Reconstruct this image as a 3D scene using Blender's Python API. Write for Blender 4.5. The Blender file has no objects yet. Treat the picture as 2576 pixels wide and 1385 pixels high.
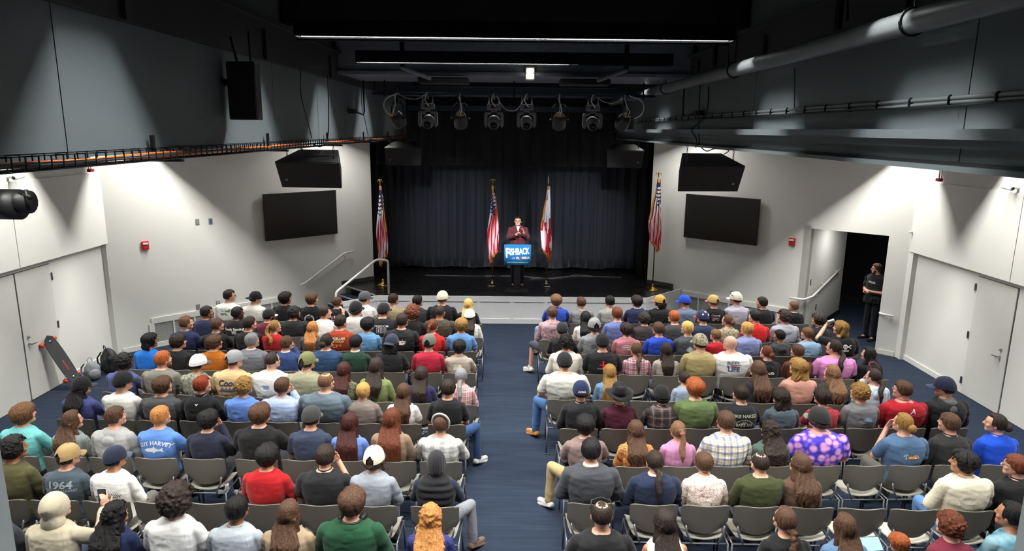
import bpy, bmesh, math, random
import numpy as np
from mathutils import Vector, Matrix
from mathutils.bvhtree import BVHTree
SC = bpy.context.scene
COL = SC.collection
PI = math.pi
# ------------------------------------------------------------------ camera
FPX, TILT, ROLL, CAMH = 1717.0, math.radians(12.07), 0.011, 4.6
cd_ = bpy.data.cameras.new('camera'); cam = bpy.data.objects.new('camera', cd_); COL.objects.link(cam)
cd_.sensor_width = 36.0; cd_.lens = 36.0 * FPX / 2576.0; cd_.clip_start = 0.05; cd_.clip_end = 200
_F = Vector((0, math.cos(TILT), -math.sin(TILT))); _U = Vector((0, math.sin(TILT), math.cos(TILT))); _R = Vector((1, 0, 0))
_r = math.cos(ROLL) * _R + math.sin(ROLL) * _U; _u = -math.sin(ROLL) * _R + math.cos(ROLL) * _U
M = Matrix.Identity(4)
for i in range(3):
    M[i][0] = _r[i]; M[i][1] = _u[i]; M[i][2] = -_F[i]
M[2][3] = CAMH
cam.matrix_world = M
SC.camera = cam
# ------------------------------------------------------------------ exposure, world
SC.view_settings.view_transform = 'Standard'; SC.view_settings.look = 'None'
SC.view_settings.gamma = 1.0; SC.view_settings.use_curve_mapping = False
SC.view_settings.exposure = 0.93
W = bpy.data.worlds.new('world'); SC.world = W; W.use_nodes = True
W.node_tree.nodes['Background'].inputs[0].default_value = (0.72, 0.78, 0.85, 1)
W.node_tree.nodes['Background'].inputs[1].default_value = 0.005
# ------------------------------------------------------------------ lights of the room
def area(name, loc, sx, sy, power, color=(1, 1, 1), rot=(0, 0, 0)):
    l = bpy.data.lights.new(name, 'AREA'); l.shape = 'RECTANGLE'; l.size = sx; l.size_y = sy
    l.energy = power; l.color = color
    o = bpy.data.objects.new(name, l); COL.objects.link(o); o.location = loc; o.rotation_euler = rot
    return o
def spot(name, loc, target, power, angle, color=(1, 1, 1), blend=0.5, rad=0.05):
    l = bpy.data.lights.new(name, 'SPOT'); l.energy = power; l.spot_size = math.radians(angle); l.spot_blend = blend
    l.color = color; l.shadow_soft_size = rad
    o = bpy.data.objects.new(name, l); COL.objects.link(o); o.location = loc
    d = Vector(target) - Vector(loc); o.rotation_euler = d.to_track_quat('-Z', 'Y').to_euler()
    return o
WARM = (1.0, 0.975, 0.93)
COOL = (1.0, 0.985, 0.95)
CEN_Y = [1.8, 4.5, 7.2, 9.9, 12.6, 15.2]      # strip lights between the bulkheads
SIDE_Y = [2.8, 5.5, 8.2, 10.9, 13.6]            # strip lights over the side aisles
for y in CEN_Y: area('strip_light_lamp', (0 if y != 9.9 else -.72, y, 5.615), 4.34 if y != 9.9 else 2.9, 0.045, {9.9: 185, 15.2: 22}.get(y, 265), COOL)
for y in SIDE_Y:
    for sgn in (-1, 1):
        area('aisle_light_lamp', (sgn * 5.35, y, 4.72), 4.9, 0.04, 138, WARM)
for sgn in (-1, 1): area('aisle_light_lamp', (sgn * 3.65, 16.3, 4.72), 1.3, 0.12, 30, WARM)
# stage lighting from the cans on the pipe
spot('stage_spot_lamp', (-0.91, 12.15, 4.7), (0.1, 17.0, 1.9), 720, 17, (1, 0.90, 0.93), 0.6)
spot('stage_spot_lamp', (0.78, 12.15, 4.7), (0.15, 17.0, 1.9), 720, 17, (1, 0.90, 0.93), 0.6)
spot('stage_wash_lamp', (-1.99, 12.2, 4.75), (-1.4, 19, 2.0), 420, 30, (0.84, 0.9, 1.0), 1.0)
spot('stage_wash_lamp', (1.86, 12.2, 4.8), (1.7, 19, 2.0), 450, 30, (0.84, 0.9, 1.0), 1.0)
area('corridor_lamp', (7.99, 15.43, 2.54), 0.6, 0.6, 13, WARM)
# ------------------------------------------------------------------ colour and materials
def lin(h):
    if not isinstance(h, str): return tuple(h)[:3]
    h = h.lstrip('#'); o = []
    for i in (0, 2, 4):
        c = int(h[i:i + 2], 16) / 255.0
        o.append(c / 12.92 if c <= 0.04045 else ((c + 0.055) / 1.055) ** 2.4)
    return tuple(o)
MATS = {}
class NT:
    def __init__(s, name):
        s.m = bpy.data.materials.new(name); s.m.use_nodes = True
        s.t = s.m.node_tree; s.b = s.t.nodes['Principled BSDF']
    def n(s, typ, **kw):
        x = s.t.nodes.new(typ)
        for k, v in kw.items():
            if k.startswith('i_'):
                key = k[2:]; key = int(key) if key.isdigit() else key.replace('_', ' ')
                if isinstance(v, tuple) and len(v) == 3 and x.inputs[key].type == 'RGBA': v = v + (1,)
                x.inputs[key].default_value = v
            else: setattr(x, k, v)
        return x
    def l(s, a, ao, b, bi): s.t.links.new(a.outputs[ao], b.inputs[bi])
    def coord(s, scale=(1, 1, 1), rot=(0, 0, 0), loc=(0, 0, 0), out='Object'):
        tc = s.n('ShaderNodeTexCoord'); mp = s.n('ShaderNodeMapping')
        mp.inputs['Scale'].default_value = scale; mp.inputs['Rotation'].default_value = rot; mp.inputs['Location'].default_value = loc
        s.l(tc, out, mp, 'Vector'); return mp
    def ramp(s, stops, interp='LINEAR'):
        r = s.n('ShaderNodeValToRGB'); r.color_ramp.interpolation = interp
        e = r.color_ramp.elements
        while len(e) < len(stops): e.new(0.5)
        for i, (p, c) in enumerate(stops): e[i].position = p; e[i].color = tuple(c) + (1,)
        return r
    def bump(s, src, out, strength=0.3, dist=0.01):
        b = s.n('ShaderNodeBump'); b.inputs['Strength'].default_value = strength; b.inputs['Distance'].default_value = dist
        s.l(src, out, b, 'Height'); s.l(b, 'Normal', s.b, 'Normal')
def plain(name, col, rough=0.6, metal=0.0, noise=0.06, nscale=8.0, bump=0.0, bscale=60.0, emis=0, coat=0.0, spec=0.5):
    key = ('plain', name)
    if key in MATS: return MATS[key]
    c = lin(col); N = NT(name)
    N.b.inputs['Roughness'].default_value = rough; N.b.inputs['Metallic'].default_value = metal
    N.b.inputs['Specular IOR Level'].default_value = spec
    mp = N.coord((nscale,) * 3); nz = N.n('ShaderNodeTexNoise'); nz.inputs['Scale'].default_value = 1.0; nz.inputs['Detail'].default_value = 4
    N.l(mp, 'Vector', nz, 'Vector')
    r = N.ramp([(0.3, tuple(x * (1 - noise) for x in c)), (0.7, tuple(min(1, x * (1 + noise)) for x in c))])
    N.l(nz, 'Fac', r, 'Fac'); N.l(r, 'Color', N.b, 'Base Color')
    if bump:
        mp2 = N.coord((bscale,) * 3); n2 = N.n('ShaderNodeTexNoise'); n2.inputs['Scale'].default_value = 1.0
        N.l(mp2, 'Vector', n2, 'Vector'); N.bump(n2, 'Fac', bump, 0.004)
    if emis: N.b.inputs['Emission Color'].default_value = c + (1,); N.b.inputs['Emission Strength'].default_value = emis
    if coat: N.b.inputs['Coat Weight'].default_value = coat
    MATS[key] = N.m; return N.m
# ------------------------------------------------------------------ mesh collector
class MB:
    def __init__(s): s.v = []; s.f = []; s.mi = []; s.n = 0
    def add(s, verts, faces, mi=0):
        verts = np.asarray(verts, float).reshape(-1, 3)
        s.v.append(verts); o = s.n
        s.f.extend([tuple(i + o for i in f) for f in faces]); s.mi.extend([mi] * len(faces)); s.n += len(verts)
        return s
    def box(s, c, d, rot=None, mi=0):
        x, y, z = d[0] / 2, d[1] / 2, d[2] / 2
        v = np.array([[-x, -y, -z], [x, -y, -z], [x, y, -z], [-x, y, -z], [-x, -y, z], [x, -y, z], [x, y, z], [-x, y, z]])
        if rot is not None: v = v @ np.array(rot.to_3x3()).T
        return s.add(v + np.array(c), [(0, 3, 2, 1), (4, 5, 6, 7), (0, 1, 5, 4), (1, 2, 6, 5), (2, 3, 7, 6), (3, 0, 4, 7)], mi)
    def bev(s, c, d, b=0.01, rot=None, mi=0):
        # box with chamfered edges
        x, y, z = d[0] / 2, d[1] / 2, d[2] / 2; b = min(b, x * .9, y * .9, z * .9)
        bm = bmesh.new(); bmesh.ops.create_cube(bm, size=1)
        for v in bm.verts: v.co = Vector((v.co.x * d[0], v.co.y * d[1], v.co.z * d[2]))
        bmesh.ops.bevel(bm, geom=list(bm.edges), offset=b, segments=2, affect='EDGES', profile=0.6)
        bm.verts.ensure_lookup_table()
        v = np.array([tuple(q.co) for q in bm.verts]); f = [tuple(q.index for q in p.verts) for p in bm.faces]; bm.free()
        if rot is not None: v = v @ np.array(rot.to_3x3()).T
        return s.add(v + np.array(c), f, mi)
    def loft(s, rings, mi=0, cap=True, closed=True):
        rings = [np.asarray(r, float) for r in rings]; n = len(rings[0]); V = np.concatenate(rings); F = []
        for i in range(len(rings) - 1):
            for j in range(n if closed else n - 1):
                a = i * n + j; b = i * n + (j + 1) % n
                F.append((a, b, b + n, a + n))
        if cap: F.append(tuple(range(n - 1, -1, -1))); F.append(tuple((len(rings) - 1) * n + j for j in range(n)))
        return s.add(V, F, mi)
    def tube(s, pts, r, n=8, mi=0, cap=True):
        pts = [Vector(p) for p in pts]; rs = r if isinstance(r, (list, tuple)) else [r] * len(pts)
        rings = []; up = None
        for i, p in enumerate(pts):
            t = (pts[min(i + 1, len(pts) - 1)] - pts[max(i - 1, 0)]).normalized()
            if up is None:
                up = Vector((0, 0, 1)) if abs(t.z) < 0.9 else Vector((0, 1, 0))
            a = t.cross(up).normalized(); b = a.cross(t).normalized(); up = b
            rings.append([p + a * (rs[i] * math.cos(2 * PI * k / n)) + b * (rs[i] * math.sin(2 * PI * k / n)) for k in range(n)])
        return s.loft([[tuple(q) for q in R] for R in rings], mi, cap)
    def cap_(s, p0, p1, r0, r1, n=14, m=5, mi=0):
        # tapered capsule
        p0, p1 = Vector(p0), Vector(p1); t = (p1 - p0)
        t = t.normalized() if t.length > 1e-6 else Vector((0, 0, 1))
        P = []; R = []
        for k in range(m): a = PI / 2 * (1 - k / m); P.append(p0 - t * (r0 * math.sin(a))); R.append(max(r0 * math.cos(a), 1e-4))
        P.append(p0); R.append(r0); P.append(p1); R.append(r1)
        for k in range(1, m + 1): a = PI / 2 * k / m; P.append(p1 + t * (r1 * math.sin(a))); R.append(max(r1 * math.cos(a), 1e-4))
        up = Vector((0, 0, 1)) if abs(t.z) < 0.9 else Vector((0, 1, 0)); a = t.cross(up).normalized(); b = a.cross(t)
        return s.loft([[tuple(p + a * (r * math.cos(2 * PI * k / n)) + b * (r * math.sin(2 * PI * k / n))) for k in range(n)] for p, r in zip(P, R)], mi)
    def ell(s, c, r, rot=None, n=20, m=12, mi=0):
        rings = []
        for i in range(m + 1):
            a = -PI / 2 + PI * i / m; ca = max(math.cos(a), 1e-3)
            rings.append([(ca * math.cos(2 * PI * k / n), ca * math.sin(2 * PI * k / n), math.sin(a)) for k in range(n)])
        V = np.array(rings).reshape(-1, 3) * np.array(r)
        if rot is not None: V = V @ np.array(rot.to_3x3()).T
        V = V + np.array(c)
        return s.loft(V.reshape(m + 1, n, 3), mi)
    def lathe(s, prof, c=(0, 0, 0), n=24, mi=0):
        return s.loft([[(c[0] + r * math.cos(2 * PI * k / n), c[1] + r * math.sin(2 * PI * k / n), c[2] + z) for k in range(n)] for r, z in prof], mi)
    def prism(s, poly, fn, t0, t1, mi=0):
        # poly 2d, fn(x, y, t) -> 3d
        n = len(poly); V = [fn(x, y, t0) for x, y in poly] + [fn(x, y, t1) for x, y in poly]
        F = [tuple(range(n - 1, -1, -1)), tuple(range(n, 2 * n))] + [(i, (i + 1) % n, n + (i + 1) % n, n + i) for i in range(n)]
        return s.add(V, F, mi)
    def mesh(s, name, smooth=False, merge=False):
        me = bpy.data.meshes.new(name)
        V = np.concatenate(s.v) if s.v else np.zeros((0, 3))
        me.from_pydata(V.tolist(), [], s.f)
        if any(s.mi): me.polygons.foreach_set('material_index', s.mi)
        if smooth: me.polygons.foreach_set('use_smooth', [True] * len(me.polygons))
        bm = bmesh.new(); bm.from_mesh(me); bmesh.ops.recalc_face_normals(bm, faces=bm.faces); bm.to_mesh(me); bm.free()
        me.update(); return me
def obj(name, data, mats=None, parent=None, smooth=False, loc=None, rz=None):
    if isinstance(data, MB): data = data.mesh(name, smooth)
    o = bpy.data.objects.new(name, data); COL.objects.link(o)
    if mats is not None:
        if not isinstance(mats, (list, tuple)): mats = [mats]
        while len(data.materials) < len(mats): data.materials.append(None)
        for i, m in enumerate(mats):
            if data.users > 1 or data.get('shared'):
                o.material_slots[i].link = 'OBJECT'; o.material_slots[i].material = m
            else: data.materials[i] = m
    if parent is not None: o.parent = parent
    if loc is not None: o.location = loc
    if rz is not None: o.rotation_euler = (0, 0, rz)
    return o
def smooth_by_angle(me, ang=40):
    me.polygons.foreach_set('use_smooth', [True] * len(me.polygons))
    try: me.set_sharp_from_angle(angle=math.radians(ang))
    except Exception: pass
def tag(o, label, cat, group=None, kind=None):
    if label: o['label'] = label
    if cat: o['category'] = cat
    if group: o['group'] = group
    if kind: o['kind'] = kind
    return o
def thing(name, label, cat, loc=(0, 0, 0), rz=0, group=None):
    o = bpy.data.objects.new(name, None); COL.objects.link(o); o.empty_display_size = 0.1
    o.location = loc; o.rotation_euler = (0, 0, rz); return tag(o, label, cat, group)
def struct(name, mb, mats, smooth=False):
    o = obj(name, mb, mats, None, smooth); o['kind'] = 'structure'; return o
def copy_tree(o, parent=None):
    c = o.copy(); COL.objects.link(c); c.parent = parent
    for ch in list(o.children): copy_tree(ch, c)
    return c
# ================================================================== the room
def wallmat():
    N = NT('white_wall_paint'); c = lin('#dadad4')
    mp = N.coord((0.7, 0.7, 0.7)); nz = N.n('ShaderNodeTexNoise'); nz.inputs['Detail'].default_value = 3; nz.inputs['Scale'].default_value = 1
    N.l(mp, 'Vector', nz, 'Vector'); r = N.ramp([(0.35, tuple(x * .975 for x in c)), (0.7, c)]); N.l(nz, 'Fac', r, 'Fac'); N.l(r, 'Color', N.b, 'Base Color')
    mp2 = N.coord((220,) * 3); n2 = N.n('ShaderNodeTexNoise'); N.l(mp2, 'Vector', n2, 'Vector'); N.bump(n2, 'Fac', 0.12, 0.002)
    N.b.inputs['Roughness'].default_value = 0.6; return N.m
WALL = wallmat()
TRIM = plain('white_trim_paint', '#dcdcd6', 0.45, noise=0.02)
def carpetmat():
    N = NT('navy_carpet')
    mp = N.coord((1.2, 16, 1)); nz = N.n('ShaderNodeTexNoise'); nz.inputs['Scale'].default_value = 1.2; nz.inputs['Detail'].default_value = 6; N.l(mp, 'Vector', nz, 'Vector')
    r = N.ramp([(0.2, lin('#27303f')), (0.5, lin('#2e3848')), (0.82, lin('#364152'))]); N.l(nz, 'Fac', r, 'Fac')
    mp2 = N.coord((170, 170, 170)); n2 = N.n('ShaderNodeTexNoise'); n2.inputs['Detail'].default_value = 2; N.l(mp2, 'Vector', n2, 'Vector')
    mx = N.n('ShaderNodeMixRGB', blend_type='MULTIPLY'); mx.inputs[0].default_value = 0.5
    r2 = N.ramp([(0.3, (0.55, 0.55, 0.6)), (0.7, (1, 1, 1))]); N.l(n2, 'Fac', r2, 'Fac')
    N.l(r, 'Color', mx, 1); N.l(r2, 'Color', mx, 2); N.l(mx, 'Color', N.b, 'Base Color'); N.bump(n2, 'Fac', 0.6, 0.006)
    N.b.inputs['Roughness'].default_value = 0.95; N.b.inputs['Specular IOR Level'].default_value = 0.15; return N.m
CARPET = carpetmat()
def graymat():
    N = NT('charcoal_bulkhead_paint')
    mp = N.coord((1, 0.5, 1.2)); nz = N.n('ShaderNodeTexNoise'); nz.inputs['Scale'].default_value = 1.5; N.l(mp, 'Vector', nz, 'Vector')
    r = N.ramp([(0.3, lin('#4c5558')), (0.7, lin('#555e61'))]); N.l(nz, 'Fac', r, 'Fac'); N.l(r, 'Color', N.b, 'Base Color'); N.b.inputs['Roughness'].default_value = 0.62
    mp2 = N.coord((150,) * 3); n2 = N.n('ShaderNodeTexNoise'); N.l(mp2, 'Vector', n2, 'Vector'); N.bump(n2, 'Fac', 0.1, 0.002); return N.m
BULK = graymat()
BLACKP = plain('black_ceiling_paint', '#16181b', 0.85)
STEEL = plain('dark_blue_gray_steel', '#3a4452', 0.4, 0.3)
DARKMET = plain('black_metal', '#15161a', 0.45, 0.4)
CHROME = plain('brushed_steel', '#b4b4b2', 0.28, 1.0)
BLACKPL = plain('black_plastic', '#141416', 0.5)
WHITEPL = plain('white_plastic', '#d8d8d4', 0.4)
BRASS = plain('polished_brass', '#c9a24e', 0.22, 1.0)
RAILW = plain('white_rail_enamel', '#dededa', 0.35)
REDP = plain('red_plastic', '#b3221c', 0.4)
# floor
struct('floor', MB().box((0, 9.5, -0.1), (24, 24, 0.2)), CARPET)
# left wall (plane x=-8.06), lower part recessed 8 cm under the soffit
def vwall(p, q, z0, z1, th=0.15, mb=None, mi=0):
    # wall slab whose visible face runs p->q ; thickness goes to the right-hand side of p->q (away from the room)
    p, q = Vector(p), Vector(q); d = (q - p).normalized(); n = Vector((d.y, -d.x)); mb = mb or MB()
    P = [p, q, q + n * th, p + n * th]
    V = [(a.x, a.y, z0) for a in P] + [(a.x, a.y, z1) for a in P]
    return mb.add(V, [(3, 2, 1, 0), (4, 5, 6, 7), (0, 1, 5, 4), (1, 2, 6, 5), (2, 3, 7, 6), (3, 0, 4, 7)], mi)
LW, RW = -8.06, 8.10
LA, LB = Vector((-8.06, 13.35)), Vector((-3.66, 17.68))       # left splayed wall
RA, RB = Vector((8.10, 13.75)), Vector((3.57, 17.62))         # right splayed wall
w = MB(); vwall((LW - .10, 13.4), (LW - .10, -1.5), 0, 2.3, mb=w); vwall((LW, 13.4), (LW, -1.5), 2.3, 4.9, 0.25, w)
w.box((LW - .05, 13.42, 1.15), (0.1, 0.16, 2.3))
# thin vertical panel joints on the soffit panels are real grooves: build as narrow gaps between applied panels
for y0, y1 in ((-1.4, 3.2), (3.215, 6.9), (6.915, 10.91), (10.925, 13.38)):
    w.box((LW + .012, (y0 + y1) / 2, 3.0), (0.024, y1 - y0, 1.40))
struct('wall_left', w, WALL)
w = MB(); vwall((RW + .10, -1.5), (RW + .10, 13.8), 0, 2.25, mb=w); vwall((RW, -1.5), (RW, 13.8), 2.25, 4.9, 0.25, w)
w.box((RW + .05, 13.68, 1.12), (0.1, 0.2, 2.25))
for y0, y1 in ((-1.4, 3.2), (3.215, 7.4), (7.415, 10.82), (10.835, 13.7)):
    w.box((RW - .012, (y0 + y1) / 2, 2.98), (0.024, y1 - y0, 1.43))
struct('wall_right', w, WALL)
w = MB(); vwall(LB, LA, 0, 4.9, 0.2, w)
struct('wall_front_left', w, WALL)
# right splayed wall with a corridor opening
rd = (RB - RA).normalized(); RL = (RB - RA).length
def rp(x): # point on the right splayed wall at world x
    t = (x - RA.x) / (RB.x - RA.x); return RA + (RB - RA) * t
def lp(x):
    t = (x - LA.x) / (LB.x - LA.x); return LA + (LB - LA) * t
O1, O2 = rp(7.80), rp(6.62)
w = MB(); vwall(RA, O1, 0, 4.9, 0.2, w); vwall(O2, RB, 0, 4.9, 0.2, w); vwall(O1, O2, 2.53, 4.9, 0.2, w)
rn = Vector((-rd.y, rd.x)) * -1          # into the wall (away from the room)
if rn.x < 0: rn = -rn
C2 = O2 + rn * 3.0
w2 = vwall(O2, O2 + rn * 2.95, 0, 2.6, -0.15) if False else None
cw = MB(); a = O2; b = O2 + rn * 2.95; t = rd * 0.15
cw.add([(a.x, a.y, 0), (b.x, b.y, 0), (b.x + t.x, b.y + t.y, 0), (a.x + t.x, a.y + t.y, 0), (a.x, a.y, 2.6), (b.x, b.y, 2.6), (b.x + t.x, b.y + t.y, 2.6), (a.x + t.x, a.y + t.y, 2.6)],
       [(3, 2, 1, 0), (4, 5, 6, 7), (0, 1, 5, 4), (1, 2, 6, 5), (2, 3, 7, 6), (3, 0, 4, 7)])
struct('wall_corridor', cw, WALL)
struct('wall_front_right', w, WALL)
# unlit room at the corridor's end, darkness put into the wall colour; corridor ceiling
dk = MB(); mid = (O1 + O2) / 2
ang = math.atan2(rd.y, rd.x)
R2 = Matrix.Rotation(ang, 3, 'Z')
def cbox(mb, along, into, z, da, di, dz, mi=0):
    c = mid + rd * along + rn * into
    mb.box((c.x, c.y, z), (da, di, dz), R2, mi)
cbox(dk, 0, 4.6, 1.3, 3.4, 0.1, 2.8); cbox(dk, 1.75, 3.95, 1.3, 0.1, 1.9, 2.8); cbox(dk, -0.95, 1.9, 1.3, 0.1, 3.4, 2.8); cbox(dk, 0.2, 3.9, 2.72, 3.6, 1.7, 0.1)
struct('wall_dark_room', dk, plain('unlit_room_black', '#0b0c10', 0.9))
cc = MB(); cbox(cc, 0.0, 1.62, 2.60, 1.9, 2.85, 0.06)
struct('ceiling_corridor', cc, WALL)
bb = MB(); cbox(bb, 0.2, 4.53, 0.08, 3.0, 0.03, 0.16); cbox(bb, 0.745, 1.7, 0.06, 0.02, 2.5, 0.12)
struct('baseboard_corridor', bb, plain('dark_rubber_base', '#1b1d22', 0.7))
# back wall and far ceiling pieces
w = MB(); w.box((0, -1.6, 2.5), (17, 0.2, 5)); struct('wall_back', w, BLACKP)
w = MB(); w.box((0, 8.2, 6.25), (5.8, 19.6, 0.1)); struct('ceiling', w, BLACKP)
for sgn, nm in ((-1, 'left'), (1, 'right')):
    w = MB(); w.box((sgn * 5.9, 8.2, 4.95), (5.9, 20, 0.1)); struct('ceiling_' + nm, w, BLACKP)
# baseboards
w = MB(); w.box((LW - .09, 12.6, 0.05), (0.02, 1.62, 0.1)); w.box((LW - .09, 4.5, 0.05), (0.02, 11.0, 0.1)); struct('baseboard_left', w, TRIM)
w = MB(); w.box((RW + .09, 12.85, 0.05), (0.02, 1.7, 0.1)); w.box((RW + .09, 4.5, 0.05), (0.02, 11.0, 0.1)); struct('baseboard_right', w, TRIM)
def onwall(A, B, x0, x1, z0, z1, off, th, mb, mi=0):
    # slab standing off a splayed wall between world x0..x1
    f = lambda x: A + (B - A) * ((x - A.x) / (B.x - A.x))
    d = (B - A).normalized(); n = Vector((-d.y, d.x))
    if n.y > 0: n = -n
    p, q = f(x0), f(x1); P = [p + n * off, q + n * off, q + n * (off + th), p + n * (off + th)]
    V = [(a.x, a.y, z0) for a in P] + [(a.x, a.y, z1) for a in P]
    mb.add(V, [(3, 2, 1, 0), (4, 5, 6, 7), (0, 1, 5, 4), (1, 2, 6, 5), (2, 3, 7, 6), (3, 0, 4, 7)], mi); return mb
w = MB(); onwall(LA, LB, -8.0, -7.66, 0, .1, 0.001, .015, w); struct('baseboard_front_left', w, TRIM)
w = MB(); onwall(RA, RB, 7.85, 8.08, 0, .1, 0.001, .015, w); onwall(RA, RB, 6.62, 6.55, 0, .1, 0.001, .015, w); struct('baseboard_front_right', w, TRIM)
GRL = plain('perforated_grille_gray', '#a9aaa6', 0.5, 0.2)
def grillemat():
    N = NT('grille_mesh'); mp = N.coord((1, 1, 1)); 
    v = N.n('ShaderNodeTexWave', wave_type='BANDS', bands_direction='Z'); v.inputs['Scale'].default_value = 14; N.l(mp, 'Vector', v, 'Vector')
    r = N.ramp([(0.3, lin('#6d6e6c')), (0.6, lin('#b4b5b1'))]); N.l(v, 'Fac', r, 'Fac'); N.l(r, 'Color', N.b, 'Base Color'); N.bump(v, 'Fac', 0.5, 0.01); return N.m
GRM = grillemat()
def grille(A, B, xs, label):
    t = thing('wall_grille', label, 'vent grille')
    fr = MB(); onwall(A, B, xs[0], xs[-1], 0.52, 0.64, 0.002, .03, fr); onwall(A, B, xs[0], xs[-1], 0.0, 0.10, 0.002, .03, fr)
    for x in xs:
        s = 0.035 if x == xs[0] or x == xs[-1] else 0.012
        onwall(A, B, x - s, x + s, 0.1, 0.52, 0.002, .028, fr)
    obj('frame', fr, TRIM, t)
    pn = MB(); onwall(A, B, xs[0], xs[-1], 0.1, 0.52, 0.002, .012, pn); obj('grille_panel', pn, GRM, t)
grille(LA, LB, [-7.58, -7.27, -6.96, -6.65, -6.34, -6.03, -5.7, -5.4], 'long white framed vent grille low on the left angled wall')
grille(RA, RB, [6.52, 6.2, 5.9, 5.6, 5.3, 5.0, 4.7, 4.35], 'long white framed vent grille low on the right angled wall')
# doors
def door(name, X, ys, zt, inward, hinge_y, handle_y):
    t = bpy.data.objects.new(name, None); COL.objects.link(t); t['kind'] = 'structure'
    y0, y1 = ys
    fr = MB(); s = inward
    fr.box((X + s * .003, (y0 + y1) / 2, zt + .004), (.006, y1 - y0 + .02, .012)); fr.box((X + s * .003, y0 - .002, zt / 2), (.006, .012, zt)); fr.box((X + s * .003, y1 + .002, zt / 2), (.006, .012, zt))
    obj('door_gap', fr, plain('dark_door_gap', '#4a4a46', .8), t)
    lf = MB(); lf.bev((X + s * .006, (y0 + y1) / 2, zt / 2 + .005), (.03, y1 - y0 - .012, zt - .01), .004); lo = obj('door_leaf', lf, plain('door_paint', '#cfcfc8', 0.4, noise=0.015), t)
    for z in (0.25, 1.1, 1.98):
        h = MB(); h.cap_((X + s * .03, hinge_y, z - .06), (X + s * .03, hinge_y, z + .06), .012, .012); h.box((X + s * .024, hinge_y, z), (.006, .05, .12)); obj('hinge', h, CHROME, t)
    if name == 'door_2': return t
    h = MB(); h.cap_((X + s * .02, handle_y, .97), (X + s * .075, handle_y, .97), .024, .013)
    hd = 1 if hinge_y > handle_y else -1
    h.tube([(X + s * .075, handle_y, .97), (X + s * .08, handle_y + hd * .06, .972), (X + s * .075, handle_y + hd * .14, .962)], [.012, .011, .008]); obj('door_handle', h, CHROME, t)
    h = MB(); h.cap_((X + s * .02, handle_y, 1.1), (X + s * .045, handle_y, 1.1), .026, .02); obj('lock', h, CHROME, t)
    return t
door('door_1', LW - .10, (10.9, 11.76), 2.2, 1, 11.78, 11.0)
door('door_2', LW - .10, (10.0, 10.88), 2.2, 1, 9.98, 10.7)
door('door_3', RW + .10, (10.75, 11.72), 2.17, -1, 11.75, 10.9)
# ------------------------------------------------------------------ stage
def stagemat():
    N = NT('black_stage_floor'); mp = N.coord((1.5, 12, 1)); nz = N.n('ShaderNodeTexNoise'); nz.inputs['Scale'].default_value = 1.5; nz.inputs['Detail'].default_value = 8; N.l(mp, 'Vector', nz, 'Vector')
    r = N.ramp([(0.4, lin('#131212')), (0.75, lin('#1f1d1c'))]); N.l(nz, 'Fac', r, 'Fac'); N.l(r, 'Color', N.b, 'Base Color')
    r2 = N.ramp([(0.3, (0.22,) * 3), (0.7, (0.4,) * 3)]); N.l(nz, 'Fac', r2, 'Fac'); N.l(r2, 'Color', N.b, 'Roughness'); return N.m
STG = stagemat()
SZ = 0.666
SP = [(-3.23, 15.96), (3.24, 16.0), (4.12, 16.9), (4.12, 17.3), (4.4, 21.5), (-4.4, 21.5), (-4.3, 17.2), (-4.21, 16.9)]
def poly_slab(poly, z0, z1, mb=None, mi=0):
    return (mb or MB()).prism(poly, lambda x, y, t: (x, y, t), z0, z1, mi)
st = thing('stage', 'low stage with black floor and white panelled front', 'stage', (0, 0, 0)); st['kind'] = 'structure'
del st['category']; del st['label']; st.name = 'floor_stage'
obj('stage_deck', poly_slab(SP, SZ - .04, SZ), STG, st)
obj('stage_body', poly_slab([(-3.2, 16.02), (3.2, 16.06), (4.0, 16.95), (4.2, 21.4), (-4.2, 21.4), (-4.1, 16.95)], 0.0, SZ - .041), BLACKP, st)
def fascia(p, q, n, mb, z1=SZ, mi=0):
    p, q = Vector(p), Vector(q); d = (q - p).normalized(); nn = Vector((d.y, -d.x)); L = (q - p).length
    rot = Matrix.Rotation(math.atan2(d.y, d.x), 3, 'Z')
    def b(s0, s1, z0, zz, off, th):
        c = p + d * ((s0 + s1) / 2) + nn * (off + th / 2); mb.box((c.x, c.y, (z0 + zz) / 2), (s1 - s0, th, zz - z0), rot)
    b(0, L, 0, z1 - .002, 0.0, .03); b(0, L, z1 - .12, z1 + .012, .03, .02); b(0, L, 0, .12, .03, .016)
    for i in range(n + 1): s = i * L / n; b(max(0, s - .045), min(L, s + .045), .12, z1 - .12, .03, .016)
fm = MB(); fascia((-3.23, 15.955), (3.24, 15.995), 8, fm); fascia((3.24, 15.995), (4.28, 17.0), 1, fm); fascia((-4.02, 15.2), (-3.23, 15.955), 1, fm)
obj('stage_fascia', fm, plain('white_stage_panel', '#eff0f1', 0.45, noise=0.015), st)
# base trim behind stage edge against the walls
w = MB(); onwall(LA, LB, -4.35, -3.66, SZ, SZ + .1, 0.001, .015, w); onwall(RA, RB, 4.15, 3.57, SZ, SZ + .1, 0.001, .015, w); struct('trim_1', w, plain('charcoal_stage_base', '#3b3c3d', 0.6))
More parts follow.
